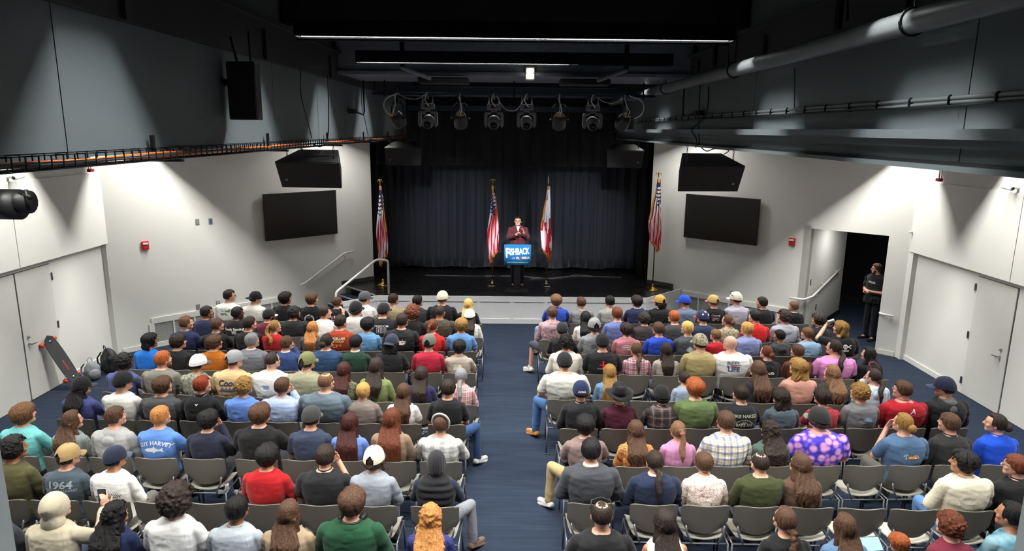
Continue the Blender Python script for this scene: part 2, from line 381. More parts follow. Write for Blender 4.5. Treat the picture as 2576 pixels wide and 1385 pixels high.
# stage steps on the left
stp = thing('stage_steps', 'short navy carpeted stair with grey nosings up to the stage on the left', 'steps')
sd = Vector((-0.702, -0.712)); sw_ = Vector((-0.712, 0.702))   # sd: going down, sw: across towards the wall
p0 = Vector((-3.30, 15.98))
NOS = plain('grey_stair_nosing', '#8b8e90', 0.55)
for i in range(4):
    a = p0 + sd * (0.28 * (i - 1)) if i else p0
    if i == 0: 
        m = MB(); m.tube([(p0.x, p0.y, SZ - .004), (p0.x + sw_.x * 1.24, p0.y + sw_.y * 1.24, SZ - .004)], .026, 8); obj('nosing', m, NOS, stp); continue
    z = SZ * (1 - i / 4)
    P = [a + sd * 0.0, a + sd * .28, a + sd * .28 + sw_ * 1.24, a + sw_ * 1.24]
    obj('tread', poly_slab([tuple(q) for q in P], z - .16 if i < 3 else 0.0, z), CARPET, stp)
    m = MB(); q0 = a + sd * .275 + sw_ * .01; q1 = a + sd * .275 + sw_ * 1.23; m.tube([(q0.x, q0.y, z - .008), (q1.x, q1.y, z - .008)], .025, 8); obj('nosing', m, NOS, stp)
# rails
def railobj(label, pts, r, brackets=None, wall_n=None, name='handrail'):
    t = thing(name, label, 'handrail'); m = MB(); P = []
    pts = [Vector(p) for p in pts]
    for i, p in enumerate(pts):   # rounded corners
        if 0 < i < len(pts) - 1:
            a = (pts[i - 1] - p).normalized(); b = (pts[i + 1] - p).normalized(); k = .07
            for u in range(5):
                s = u / 4; P.append(p + a * k * (1 - s) ** 2 + b * k * s ** 2)
        else: P.append(p)
    m.tube([tuple(p) for p in P], r, 10); me = m.mesh('rail', True); obj('rail', me, RAILW, t)
    for bpt in (brackets or []):
        bpt = Vector(bpt); n = Vector(wall_n); mm = MB()
        mm.tube([tuple(bpt), tuple(bpt + Vector((0, 0, -.05))), tuple(bpt + Vector((0, 0, -.06)) + n * .07)], .008, 6); mm.tube([tuple(bpt + Vector((0, 0, -.06)) + n * .072), tuple(bpt + Vector((0, 0, -.06)) + n * .084)], .034, 14)
        obj('bracket', mm, RAILW, t)
    return t
railobj('white tube guard rail beside the stage steps', [(-2.98, 16.08, SZ), (-2.98, 16.08, 1.5), (-3.22, 15.9, 1.55), (-4.02, 15.17, .92), (-4.05, 15.14, 0.0)], .028)
def offw(A, B, x, off, z):
    f = A + (B - A) * ((x - A.x) / (B.x - A.x)); d = (B - A).normalized(); n = Vector((-d.y, d.x))
    if n.y > 0: n = -n
    return (f.x + n.x * off, f.y + n.y * off, z)
nL = (-0.70, 0.713, 0); nR = (0.65, 0.76, 0)
railobj('white handrail on the left wall above the stage steps', [offw(LA, LB, -5.18, .085, .86), offw(LA, LB, -5.08, .085, .9), offw(LA, LB, -4.3, .085, 1.5), offw(LA, LB, -4.1, .085, 1.52)], .022,
        [offw(LA, LB, -5.0, .085, .95), offw(LA, LB, -4.27, .085, 1.5)], nL)
c0 = O2 + rn * .1 - rd * .09; c1 = O2 + rn * 2.4 - rd * .09
railobj('long white handrail running from the room into the corridor', [offw(RA, RB, 6.40, .09, .92), (O2.x - .06, O2.y - .10, .93), (c0.x + .1, c0.y + .1, .95), (c1.x, c1.y, 1.3)], .024,
        [(c0.x + .3, c0.y + .3, .98), ((c0.x + c1.x) / 2, (c0.y + c1.y) / 2, 1.12), (c1.x - .1, c1.y - .1, 1.28)], (rd.x, rd.y, 0))
railobj('short white handrail end on the right jamb of the corridor', [(O1.x + .3, O1.y + .35, .88), (O1.x - .02, O1.y - .03, .88), offw(RA, RB, 8.02, .10, .88)], .024, [offw(RA, RB, 7.96, .10, .88)], nR)
# curtains
def curtain(name, label, x0, x1, y, z0, z1, folds, amp, mat, seed=0, cat='curtain', scallop=0.0):
    rnd = random.Random(seed); n = int(folds * 14); rows = 14; m = MB(); ph = [rnd.uniform(0, 6.28) for _ in range(5)]
    V = []
    for j in range(rows + 1):
        z = z0 + (z1 - z0) * j / rows; k = 1 + 0.25 * math.sin(j * .4)
        for i in range(n + 1):
            u = i / n; X = x0 + (x1 - x0) * u; a = u * folds * 2 * PI
            yy = y + amp * k * (math.sin(a + .6 * math.sin(a * .31 + ph[0])) + .45 * math.sin(a * .53 + ph[1]) + .25 * math.sin(2.1 * a + ph[2] + j * .05))
            V.append((X, yy, z + (scallop * math.sin(a * .23 + ph[3]) if j == 0 else 0)))
    F = [(j * (n + 1) + i, j * (n + 1) + i + 1, (j + 1) * (n + 1) + i + 1, (j + 1) * (n + 1) + i) for j in range(rows) for i in range(n)]
    m.add(V, F); me = m.mesh(name, True); o = obj(name, me, mat)
    so = o.modifiers.new('thick', 'SOLIDIFY'); so.thickness = .006
    return tag(o, label, cat)
def velvet(name, c):
    N = NT(name); N.b.inputs['Base Color'].default_value = lin(c) + (1,); N.b.inputs['Roughness'].default_value = .8; N.b.inputs['Sheen Weight'].default_value = .4; N.b.inputs['Sheen Roughness'].default_value = .4
    mp = N.coord((60, 60, 6)); nz = N.n('ShaderNodeTexNoise'); N.l(mp, 'Vector', nz, 'Vector')
    r = N.ramp([(0.35, tuple(x * .75 for x in lin(c))), (0.7, lin(c))]); N.l(nz, 'Fac', r, 'Fac'); N.l(r, 'Color', N.b, 'Base Color'); N.bump(nz, 'Fac', .15, .003); return N.m
curtain('stage_curtain', 'wide dark navy pleated curtain across the back of the stage', -4.0, 4.0, 19.25, .72, 5.2, 30, .035, velvet('dark_navy_velour', '#31353e'), 1, scallop=.02)
curtain('stage_curtain', 'black pleated border curtain hanging above the stage opening', -3.6, 3.6, 18.2, 3.66, 5.4, 22, .03, velvet('black_velour', '#08080a'), 2)
BV = velvet('black_leg_velour', '#08080b')
for sgn in (-1, 1):
    curtain('leg_curtain', 'black side curtain at the %s edge of the stage' % ('left' if sgn < 0 else 'right'), min(sgn * 3.45, sgn * 4.6), max(sgn * 3.45, sgn * 4.6), 18.75, .67, 4.6, 5, .03, BV, 3 + sgn)
w = MB(); w.box((0, 21.5, 3), (11, .1, 6)); w.box((-4.65, 19.9, 3), (.1, 3.6, 6)); w.box((4.65, 19.9, 3), (.1, 3.6, 6)); w.box((0, 19.9, 5.95), (9.5, 3.6, .1)); struct('wall_stage_back', w, BLACKP)
w = MB()
w.box((-3.75, 17.85, 5.15), (2.2, .25, 1.6)); w.box((3.75, 17.85, 5.15), (2.2, .25, 1.6)); w.box((0, 17.9, 5.6), (5.4, .2, .9)); struct('wall_proscenium', w, BLACKP)
# cables across the stage floor
def cable(name, label, pts, r, mat, cat='cable', parent=None, group=None):
    P = []; pts = [Vector(p) for p in pts]
    for i in range(len(pts) - 1):     # catmull-rom
        p0, p1, p2, p3 = pts[max(i - 1, 0)], pts[i], pts[i + 1], pts[min(i + 2, len(pts) - 1)]
        for k in range(6):
            t = k / 6; P.append(0.5 * ((2 * p1) + (-p0 + p2) * t + (2 * p0 - 5 * p1 + 4 * p2 - p3) * t * t + (-p0 + 3 * p1 - 3 * p2 + p3) * t ** 3))
    P.append(pts[-1]); m = MB(); m.tube([tuple(p) for p in P], r, 6); o = obj(name, m.mesh(name, True), mat, parent)
    if parent is None: tag(o, label, cat, group)
    return o
cable('floor_cable', 'thin pale cable lying across the stage floor behind the flags', [(-2.4, 18.3, SZ + .006), (-1.2, 18.25, SZ + .006), (0, 18.3, SZ + .006), (1.0, 18.1, SZ + .006), (1.6, 18.35, SZ + .006), (3.0, 18.3, SZ + .006)], .006, plain('pale_cable', '#9a9a98', .5))
cable('floor_cable', 'second looping pale cable on the stage floor right of the lectern', [(0.5, 17.95, SZ + .008), (0.9, 18.0, SZ + .008), (1.4, 18.15, SZ + .008), (1.75, 18.5, SZ + .008), (2.2, 18.42, SZ + .008)], .006, plain('pale_cable', '#9a9a98', .5))
# ------------------------------------------------------------------ bulkheads (gray inner faces, x = +-2.7)
for sgn, nm in ((-1, 'left'), (1, 'right')):
    w = MB(); 
    for y0, y1 in ((-1.5, 4.19), (4.2, 7.9), (7.91, 11.2), (11.21, 14.4), (14.41, 17.6)):
        w.box((sgn * 2.78, (y0 + y1) / 2, 4.88), (.16, y1 - y0, .96))
    w.box((sgn * 2.83, 8, 5.7), (.1, 19, 1.0))
    struct('wall_bulkhead_' + nm, w, BULK)
    # steel girder line above
    g = MB(); g.box((sgn * 2.69, 8, 5.50), (.03, 19, .40)); g.box((sgn * 2.675, 8, 5.30), (.03, 19, .02)); g.box((sgn * 2.66, 8, 5.70), (.09, 19, .02))
    for y in (2.2, 4.95, 7.65, 10.3, 13.5, 16.5): g.box((sgn * 2.66, y, 5.45), (.05, .12, .3))
    struct('trim_girder_' + nm, g, plain('black_girder', '#2a2c2d', .6))
# right bulkhead ledges
w = MB(); w.box((2.62, 8, 4.60), (.18, 19, .06)); w.box((2.66, 8, 4.545), (.10, 19, .055)); w.box((2.65, 8, 4.40), (.14, 19, .03)); w.box((2.68, 8, 4.425), (.05, 19, .02), None, 1)
struct('trim_ledge', w, [BULK, BLACKP])
# cross box beam, beams
w = MB(); w.box((0, 11.6, 5.66), (5.4, 1.6, .52)); w.box((0, 10.78, 5.42), (5.4, .05, .05)); struct('ceiling_cross_beam', w, plain('satin_blue_gray_metal', '#8f98a6', .32, .35))
for y in (3.2, 5.9, 8.6): struct('ceiling_beam', MB().box((0, y, 6.0), (5.5, .2, .4)), BLACKP)
struct('ceiling_header', MB().box((0, 16.9, 5.6), (5.4, .3, .5)).box((0, 14.1, 5.75), (5.4, .3, .35)).box((0, 17.5, 5.1), (5.3, .12, .12)), STEEL)
# linear fixtures: a deep black trough, white inner sides lit by the lamp strip
TRW = plain('anodised_reflector', '#383838', .5)
def strip(name, x0, x1, y, z, label, group, hw=.075, dp=.115):
    t = thing(name, label, 'ceiling light', (0, 0, 0), 0, group) if label else bpy.data.objects.new(name, None)
    if not label: COL.objects.link(t); t['kind'] = 'structure'
    L = x1 - x0; xc = (x0 + x1) / 2
    m = MB(); m.box((xc, y - hw - .012, z + dp / 2), (L + .04, .012, dp + .03)); m.box((xc, y + hw + .012, z + dp / 2), (L + .04, .012, dp + .03)); m.box((xc, y, z + dp + .02), (L + .04, hw * 2 + .03, .012))
    m.box((x0 - .014, y, z + dp / 2), (.012, hw * 2, dp + .03)); m.box((x1 + .014, y, z + dp / 2), (.012, hw * 2, dp + .03)); obj('housing', m, DARKMET, t)
    m = MB()
    for s in (-1, 1): m.box((xc, y + s * (hw + .002), z + dp / 2 - .004), (L, .006, dp))
    obj('reflector', m, TRW, t)
    m = MB(); n = int(L / .115)
    for i in range(n + 1): m.box((x0 + L * i / n, y, z + .03), (.003, hw * 2 - .004, .048))
    obj('louver', m, TRW, t)
for i, y in enumerate(CEN_Y):
    if y in (7.2, 9.9, 15.2): strip('linear_ceiling_light', -2.17, 2.17, y, 5.5, ['', '', 'long white louvred strip light, nearest of the three across the ceiling', 'long strip light across the ceiling, second from the camera', '', 'strip light above the stage lights, farthest of the three'][i], 'strip lights across the black ceiling')
    else: strip('trim_%d' % (10 + i), -2.17, 2.17, y, 5.5, None, None)
t = thing('recessed_light', 'small recessed ceiling light inside the corridor', 'ceiling light', (7.99, 15.43, 2.562))
obj('trim_ring', MB().lathe([(.43, -.012), (.46, -.012), (.46, .0), (.43, .0), (.43, -.012)], n=36), TRIM, t)
TB = None
for sgn in (-1, 1): tag(obj('aisle_ceiling_light', MB().box((sgn * 3.65, 16.18, 4.68), (1.4, .012, .1)).box((sgn * 3.65, 16.42, 4.68), (1.4, .012, .1)).box((sgn * 3.65, 16.3, 4.74), (1.4, .25, .012)), DARKMET), 'short strip light above the hanging stage speaker on the %s' % ('left' if sgn < 0 else 'right'), 'ceiling light')
# the 12.6 m strip sits above the cross beam, light reaches the room through a slot behind it
for y in SIDE_Y:
    for sgn in (-1, 1):
        g = MB()
        for s in (-1, 1): g.box((sgn * 5.35, y + s * .085, 4.655), (5.0, .012, .14))
        g.box((sgn * 5.35, y, 4.74), (5.0, .19, .012)); tag(obj('aisle_ceiling_light', g, DARKMET), 'black slotted strip light above the %s side aisle' % ('left' if sgn < 0 else 'right'), 'ceiling light', 'strip lights above the side aisles %s' % ('left' if sgn < 0 else 'right'))
# pipe grid: cross conduits under ceiling
for y, z in ((5.6, 5.75), (8.55, 5.62)):
    tag(obj('ceiling_conduit', MB().tube([(-2.6, y, z), (2.55, y, z), (2.58, y, z - .3)], .012, 6), DARKMET), 'thin black conduit crossing the ceiling %s the nearest strip light' % ('in front of' if y < 7 else 'behind'), 'conduit')
# ================================================================== fittings
def wallthing(A, B, x, z, w_, h, th, off=0.0, mb=None, mi=0):
    # box lying on splayed wall; w_ along wall
    f = A + (B - A) * ((x - A.x) / (B.x - A.x)); d = (B - A).normalized(); n = Vector((-d.y, d.x))
    if n.y > 0: n = -n
    rot = Matrix.Rotation(math.atan2(d.y, d.x), 3, 'Z'); c = f + n * (off + th / 2)
    mb = mb or MB(); mb.bev((c.x, c.y, z), (w_, th, h), .004, rot, mi); return mb
TVB = plain('tv_black_bezel', '#0b0b0c', .35)
def tvglass():
    N = NT('tv_screen_glass'); N.b.inputs['Base Color'].default_value = lin('#100f0d') + (1,); N.b.inputs['Roughness'].default_value = .2; N.b.inputs['Specular IOR Level'].default_value = .28; return N.m
TVG = tvglass()
for A, B, x0, x1, lab in ((LA, LB, -5.75, -4.43, 'large dark flat screen television on the left angled wall'), (RA, RB, 4.34, 5.74, 'large dark flat screen television on the right angled wall')):
    t = thing('television', lab, 'television'); L = abs(x1 - x0) / abs((B - A).normalized().x); zc = 2.555; xm = (x0 + x1) / 2
    obj('tv_case', wallthing(A, B, xm, zc, L, 1.08, .06, .05), TVB, t)
    obj('screen', wallthing(A, B, xm, zc, L - .03, 1.05, .004, .111), TVG, t)
    obj('wall_bracket', wallthing(A, B, xm, zc, .6, .5, .05, .0), DARKMET, t)
for A, B, x, lab in ((LA, LB, -7.56, 'red fire alarm pull box on the left angled wall'), (RA, RB, 6.33, 'red fire alarm pull box near the corridor opening')):
    t = thing('fire_alarm', lab, 'fire alarm'); obj('alarm_case', wallthing(A, B, x, 2.19, .13, .17, .05), REDP, t)
    obj('pull_bar', wallthing(A, B, x, 2.23, .10, .035, .02, .05), WHITEPL, t); obj('lower_panel', wallthing(A, B, x, 2.15, .09, .06, .01, .05), REDP, t)
GRAYPL = plain('gray_switch_plate', '#8b8b87', .45, .2)
def plate(A, B, x, z, lab, kind, cat='switch'):
    t = thing(kind, lab, cat); obj('cover_plate', wallthing(A, B, x, z, .085, .13, .008), GRAYPL, t)
    if kind == 'wall_outlet':
        for dz in (-.028, .028): obj('socket', wallthing(A, B, x, z + dz, .035, .036, .004, .008), WHITEPL, t)
    else: obj('insert', wallthing(A, B, x, z, .05, .09, .005, .008), plain('blue_insert', '#3f5b8f', .4) if 'blue' in lab else GRAYPL, t)
plate(LA, LB, -6.79, 2.58, 'plain grey switch plate left of the television on the left wall', 'wall_switch')
plate(LA, LB, -6.59, 2.57, 'wall plate with blue insert left of the television on the left wall', 'wall_switch')
plate(LA, LB, -6.89, .71, 'blank grey wall plate low on the left wall above the grille', 'wall_switch')
plate(LA, LB, -6.58, .72, 'grey double outlet low on the left wall above the grille', 'wall_outlet', 'outlet')
for into, z, lab in ((.35, 1.25, 'dark switch plate on the corridor wall above the handrail'), (.95, .55, 'dark double outlet low on the corridor wall')):
    c = O2 + rn * into - rd * .004; t = thing('wall_switch' if into < .5 else 'wall_outlet', lab, 'switch' if into < .5 else 'outlet')
    R3 = Matrix.Rotation(math.atan2(rn.y, rn.x), 3, 'Z')
    obj('cover_plate', MB().bev((c.x, c.y, z), (.08, .008, .13), .003, R3), BLACKPL, t); c = c - rd * .007
    for dz in (-.03, .03): obj('socket', MB().bev((c.x, c.y, z + dz), (.035, .006, .035), .002, R3), WHITEPL, t)
# small detectors / cameras on the side walls
def ledge_items(s, X, ycam, lab):
    t = thing('security_camera', 'white bullet security camera on the %s wall above the doors' % lab, 'camera')
    m = MB(); m.cap_((X - s * -.0, ycam, 3.78), (X + s * .12, ycam - .02, 3.80), .03, .03); obj('mount', m, WHITEPL, t)
    m = MB(); m.cap_((X + s * .13, ycam + .10, 3.80), (X + s * .17, ycam - .12, 3.78), .055, .05); obj('camera_body', m.mesh('camera_body', True), WHITEPL, t)
    m = MB(); m.cap_((X + s * .172, ycam - .13, 3.777), (X + s * .176, ycam - .15, 3.775), .035, .03); obj('lens', m, BLACKPL, t)
    t = thing('horn_strobe', 'small red strobe on white conduits above the %s soffit' % lab, 'strobe'); yc = 12.95 if s > 0 else 12.9
    m = MB()
    for k in (0, .07): m.tube([(X + s * .05, yc + k, 4.8), (X + s * .05, yc + k, 3.78)], .012, 8)
    obj('conduit', m, TRIM, t); obj('strobe_lens', MB().bev((X + s * .06, yc + .04, 3.76), (.07, .13, .06), .01), REDP, t)
ledge_items(1, LW + .03, 10.95, 'left'); ledge_items(-1, RW - .03, 11.0, 'right')
tag(obj('wall_sensor', MB().cap_((RA.x - .02, 13.7, 2.66), (RA.x - .10, 13.65, 2.66), .03, .02), WHITEPL), 'small white sensor at the corner of the right wall', 'sensor')
# ---------------- hanging loudspeakers
SPKB = plain('loudspeaker_black', '#121214', .5, noise=.1)
def grillcloth():
    N = NT('speaker_grille_black'); N.b.inputs['Base Color'].default_value = lin('#0d0d0e') + (1,); N.b.inputs['Roughness'].default_value = .7
    v = N.n('ShaderNodeTexVoronoi'); v.inputs['Scale'].default_value = 160; N.l(N.coord(), 'Vector', v, 'Vector'); N.bump(v, 'Distance', .4, .003); return N.m
GRC = grillcloth()
def loudspeaker(c, w_, h, d, tilt, yaw, lab, group, logo_side, zc, cable_pts=None):
    t = thing('hanging_loudspeaker', lab, 'loudspeaker', c, yaw, group)
    # local: front faces -Y (audience); trapezoid narrower at the back and at the bottom
    R = Matrix.Rotation(tilt, 3, 'X'); m = MB()
    def P(x, y, z): v = R @ Vector((x, y, z)); return tuple(v)
    hw, hh = w_ / 2, h / 2; bk = .62
    V = [P(-hw, -d / 2, hh), P(hw, -d / 2, hh), P(hw * .94, -d / 2, -hh), P(-hw * .94, -d / 2, -hh), P(-hw * bk, d / 2, hh * .95), P(hw * bk, d / 2, hh * .95), P(hw * bk, d / 2, -hh * .55), P(-hw * bk, d / 2, -hh * .55)]
    m.add(V, [(0, 1, 2, 3), (4, 7, 6, 5), (0, 4, 5, 1), (1, 5, 6, 2), (2, 6, 7, 3), (3, 7, 4, 0)]); o = obj('cabinet', m, SPKB, t)
    bv = o.modifiers.new('b', 'BEVEL'); bv.width = .012; bv.segments = 2
    g = MB(); g.add([P(-hw * .96, -d / 2 - .012, hh * .93), P(hw * .96, -d / 2 - .012, hh * .93), P(hw * .9, -d / 2 - .012, -hh * .93), P(-hw * .9, -d / 2 - .012, -hh * .93), P(-hw * .96, -d / 2 + .01, hh * .93), P(hw * .96, -d / 2 + .01, hh * .93), P(hw * .9, -d / 2 + .01, -hh * .93), P(-hw * .9, -d / 2 + .01, -hh * .93)],
                    [(0, 1, 2, 3), (7, 6, 5, 4), (0, 4, 5, 1), (1, 5, 6, 2), (2, 6, 7, 3), (3, 7, 4, 0)]); obj('grille', g, GRC, t)
    b = MB(); b.box(P(logo_side * hw * .72, -d / 2 - .016, -hh * .35), (.035, .004, .025), R); obj('badge', b, GRAYPL, t)
    for s in (-1, 1):
        q = Vector(P(s * hw * .72, -d * .2, hh)); m = MB(); m.tube([tuple(q), (q.x, q.y, q.z + .03)], .012, 6)
        top = zc - c[2]; n = max(2, int((top - q.z - .03) / .035))
        for k in range(n):
            zz = q.z + .03 + (top - q.z - .03) * (k + .5) / n; a = PI / 2 * (k % 2); pts = [(q.x + .010 * math.cos(u) * math.cos(a), q.y + .010 * math.cos(u) * math.sin(a), zz + .02 * math.sin(u)) for u in [i * PI / 4 for i in range(9)]]
            m.tube(pts, .004, 5)
        obj('chain', m, DARKMET, t)
    return t
loudspeaker((-2.87, 10.0, 4.02), .95, .40, .50, .35, -.10, 'big black loudspeaker hung on chains before the left screen', 'loudspeakers hanging from the ceiling', -1, 4.41)
loudspeaker((2.78, 10.0, 4.03), .95, .40, .50, .35, .10, 'big black loudspeaker hung on chains before the right screen', 'loudspeakers hanging from the ceiling', 1, 4.41)
loudspeaker((-2.58, 16.4, 4.02), .86, .44, .5, .28, .05, 'black loudspeaker hanging at the left edge of the stage opening', 'loudspeakers hanging from the ceiling', -1, 4.9)
loudspeaker((2.62, 16.4, 4.02), .86, .44, .5, .28, -.05, 'black loudspeaker hanging at the right edge of the stage opening', 'loudspeakers hanging from the ceiling', 1, 4.9)
for s in (-1, 1):
    cable('speaker_cable', 'black cable looping above the hanging loudspeaker on the %s' % ('left' if s < 0 else 'right'), [(s * 2.55, 9.7, 5.3), (s * 2.56, 9.7, 4.8), (s * 2.6, 9.72, 4.45), (s * 2.75, 9.9, 4.33), (s * 2.9, 10.0, 4.36), (s * 3.1, 10.0, 4.34), (s * 3.05, 10.05, 4.28)], .008, DARKMET)
# column speaker on the left bulkhead
t = thing('column_loudspeaker', 'tall flat black speaker mounted on the left bulkhead wall', 'loudspeaker')
m = MB(); m.bev((-2.5, 6.55, 4.92), (.26, .14, .52), .01); obj('cabinet', m, SPKB, t)
m = MB(); m.bev((-2.5, 6.47, 4.92), (.25, .012, .5), .004); obj('grille', m, GRC, t)
obj('wall_mount', MB().box((-2.655, 6.6, 5.0), (.08, .05, .06)), DARKMET, t); obj('hanging_rod', MB().tube([(-2.55, 6.55, 5.17), (-2.6, 6.55, 5.4)], .012, 6), DARKMET, t); obj('hanging_rod', MB().tube([(-2.43, 6.55, 5.17), (-2.43, 6.55, 5.45)], .01, 6), DARKMET, t)
for y in (6.62, 9.6): pass
# ---------------- wire cable tray along the left bulkhead
t = thing('cable_tray', 'long black wire basket cable tray under the left bulkhead', 'cable tray')
XI, XO, ZB, ZT = -2.45, -2.62, 4.365, 4.44
m = MB()
for x, z in ((XI, ZT), (XI, (ZT + ZB) / 2), (XI, ZB), (XO, ZT), (XO, ZB), ((XI + XO) / 2, ZB)): m.box((x, 9.2, z), (.006, 15.8, .006))
obj('long_wire', m, DARKMET, t)
V = []; F = []       # one bent wire: up, across and down at every rung, linked along the tray
pth = []
for i in range(160):
    y = 1.4 + i * .0985; a, b = (XI, XO) if i % 2 == 0 else (XO, XI)
    pth += [(a, y, ZT), (a, y, ZB), (b, y, ZB), (b, y, ZT)]
h = .003
for (x, y, z) in pth: V += [(x - h, y - h, z - h), (x + h, y - h, z - h), (x + h, y + h, z + h), (x - h, y + h, z + h)]
for i in range(len(pth) - 1):
    for k in range(4): F.append((4 * i + k, 4 * i + (k + 1) % 4, 4 * i + 4 + (k + 1) % 4, 4 * i + 4 + k))
obj('bent_wire', MB().add(V, F), DARKMET, t)
for y in (3.1, 5.1, 7.5, 9.9, 12.3, 14.7): obj('tray_bracket', MB().box(((XI + XO) / 2 - .02, y, ZB - .015), (.24, .03, .02)).box((XO - .03, y, 4.46), (.02, .035, .14)), DARKMET, t)
ORG = plain('orange_cable_jacket', '#e2691b', .45)
def traycable(lab, x, z, mat, seed, r, amp=.02):
    rr = random.Random(seed); ph = rr.uniform(0, 6); pts = [(x + amp * math.sin(y * 1.3 + ph) + amp * .5 * math.sin(y * 2.9 + ph * 2), y, z + .008 * math.sin(y * 2.1 + ph)) for y in [1.4 + .55 * i for i in range(29)]]
    cable('tray_cable', lab, pts, r, mat, 'cable', None, 'cables lying in the wire tray')
traycable('orange cable bundle lying in the wire tray', -2.51, 4.395, ORG, 1, .011, .018)
traycable('thinner orange cable lying in the wire tray', -2.55, 4.40, ORG, 5, .007, .03)
for k, (c, lab) in enumerate((('#8d9093', 'light grey cable lying in the wire tray'), ('#222428', 'thick black cable lying in the wire tray'), ('#3c3f44', 'dark grey cable lying in the wire tray'))):
    traycable(lab, -2.56 + .03 * k, 4.387 + .006 * k, plain('cable_jacket_%s' % ['gray', 'black', 'charcoal'][k], c, .5), 11 + k, .006 + .004 * (k == 1), .03)
# drops between girder and tray, wall brackets
for y in (8.65, 12.1, 15.6):
    cable('drop_cable', 'thin black cable hanging down the left bulkhead wall, %s' % {8.65: 'nearest of three', 12.1: 'middle of three', 15.6: 'farthest of three'}[y], [(-2.60, y, 5.3), (-2.63, y + .05, 5.0), (-2.60, y + .15, 4.7), (-2.57, y + .22, 4.46)], .006, DARKMET, 'cable', None, 'thin cables down the left bulkhead')
for s, y in ((-1, 11.3), (1, 9.9), (-1, 10.9)):
    if y == 10.9: continue
    t = thing('wall_sensor', 'small black sensor on a bent conduit on the %s bulkhead' % ('left' if s < 0 else 'right'), 'sensor')
    obj('conduit', MB().tube([(s * 2.6, y + .9, 5.4), (s * 2.6, y + .9, 4.86), (s * 2.6, y + .8, 4.82), (s * 2.6, y + .2, 4.86)], .014, 8), DARKMET, t); obj('sensor_box', MB().bev((s * 2.62, y + .1, 4.86), (.09, .2, .07), .006), BLACKPL, t)
# right bulkhead: big pipe, conduits and ties
PIPEM = plain('painted_gray_pipe', '#5f6466', .42, .1)
t = thing('ceiling_pipe', 'thick grey painted pipe running along the right bulkhead', 'pipe')
m = MB(); m.cap_((2.40, -.5, 5.26), (2.40, 17.3, 5.26), .072, .072, 20); obj('pipe_run', m.mesh('pipe_run', True), PIPEM, t)
for y in (4.35, 7.75, 11.2, 14.6):
    m = MB(); m.tube([(2.40 + .082 * math.cos(a), y, 5.26 + .082 * math.sin(a)) for a in [i * PI / 8 for i in range(17)]], .008, 6); m.tube([(2.40, y, 5.34), (2.40, y, 5.9)], .007, 6); obj('pipe_hanger', m, DARKMET, t)
for y in (5.2, 8.3): obj('drop_pipe', MB().tube([(2.33, y, 5.9), (2.33, y, 5.33)], .03, 10), DARKMET, t)
t = thing('conduit_bundle', 'bundle of grey conduits and cables tied along the right bulkhead', 'conduit')
for k, (dx, dz, r) in enumerate(((0, .03, .014), (.0, 0, .012), (-.02, -.015, .008))):
    pts = [(2.655 + dx, y, 4.785 + dz + (.006 * math.sin(y * 3 + k * 2) if k else 0)) for y in [-.5 + .6 * i for i in range(27)]]
    obj('conduit_run', MB().tube(pts, r, 8).mesh('conduit_run', True), PIPEM if k < 2 else DARKMET, t)
for i in range(30): obj('cable_tie', MB().box((2.648, 2.6 + i * .42, 4.795), (.034, .006, .06)).box((2.645, 2.6 + i * .42, 4.829), (.014, .012, .012)), DARKMET, t)
cable('drop_cable', 'thin black cable dropping from the pipe to the right bulkhead ledge', [(2.64, 9.6, 5.2), (2.63, 9.55, 4.9), (2.62, 9.75, 4.75), (2.5, 9.8, 4.62), (2.52, 9.6, 4.5), (2.6, 9.9, 4.38)], .009, DARKMET)
cable('drop_cable', 'thin straight cable on the right bulkhead above the conduits', [(2.66, 6.75, 5.2), (2.66, 6.7, 5.0), (2.66, 6.66, 4.82)], .005, DARKMET)
cable('drop_cable', 'black cables hanging at the far end of the right bulkhead', [(2.5, 15.6, 5.2), (2.52, 15.6, 4.9), (2.53, 15.7, 4.75), (2.4, 15.9, 4.62), (2.2, 16.1, 4.55)], .012, DARKMET)
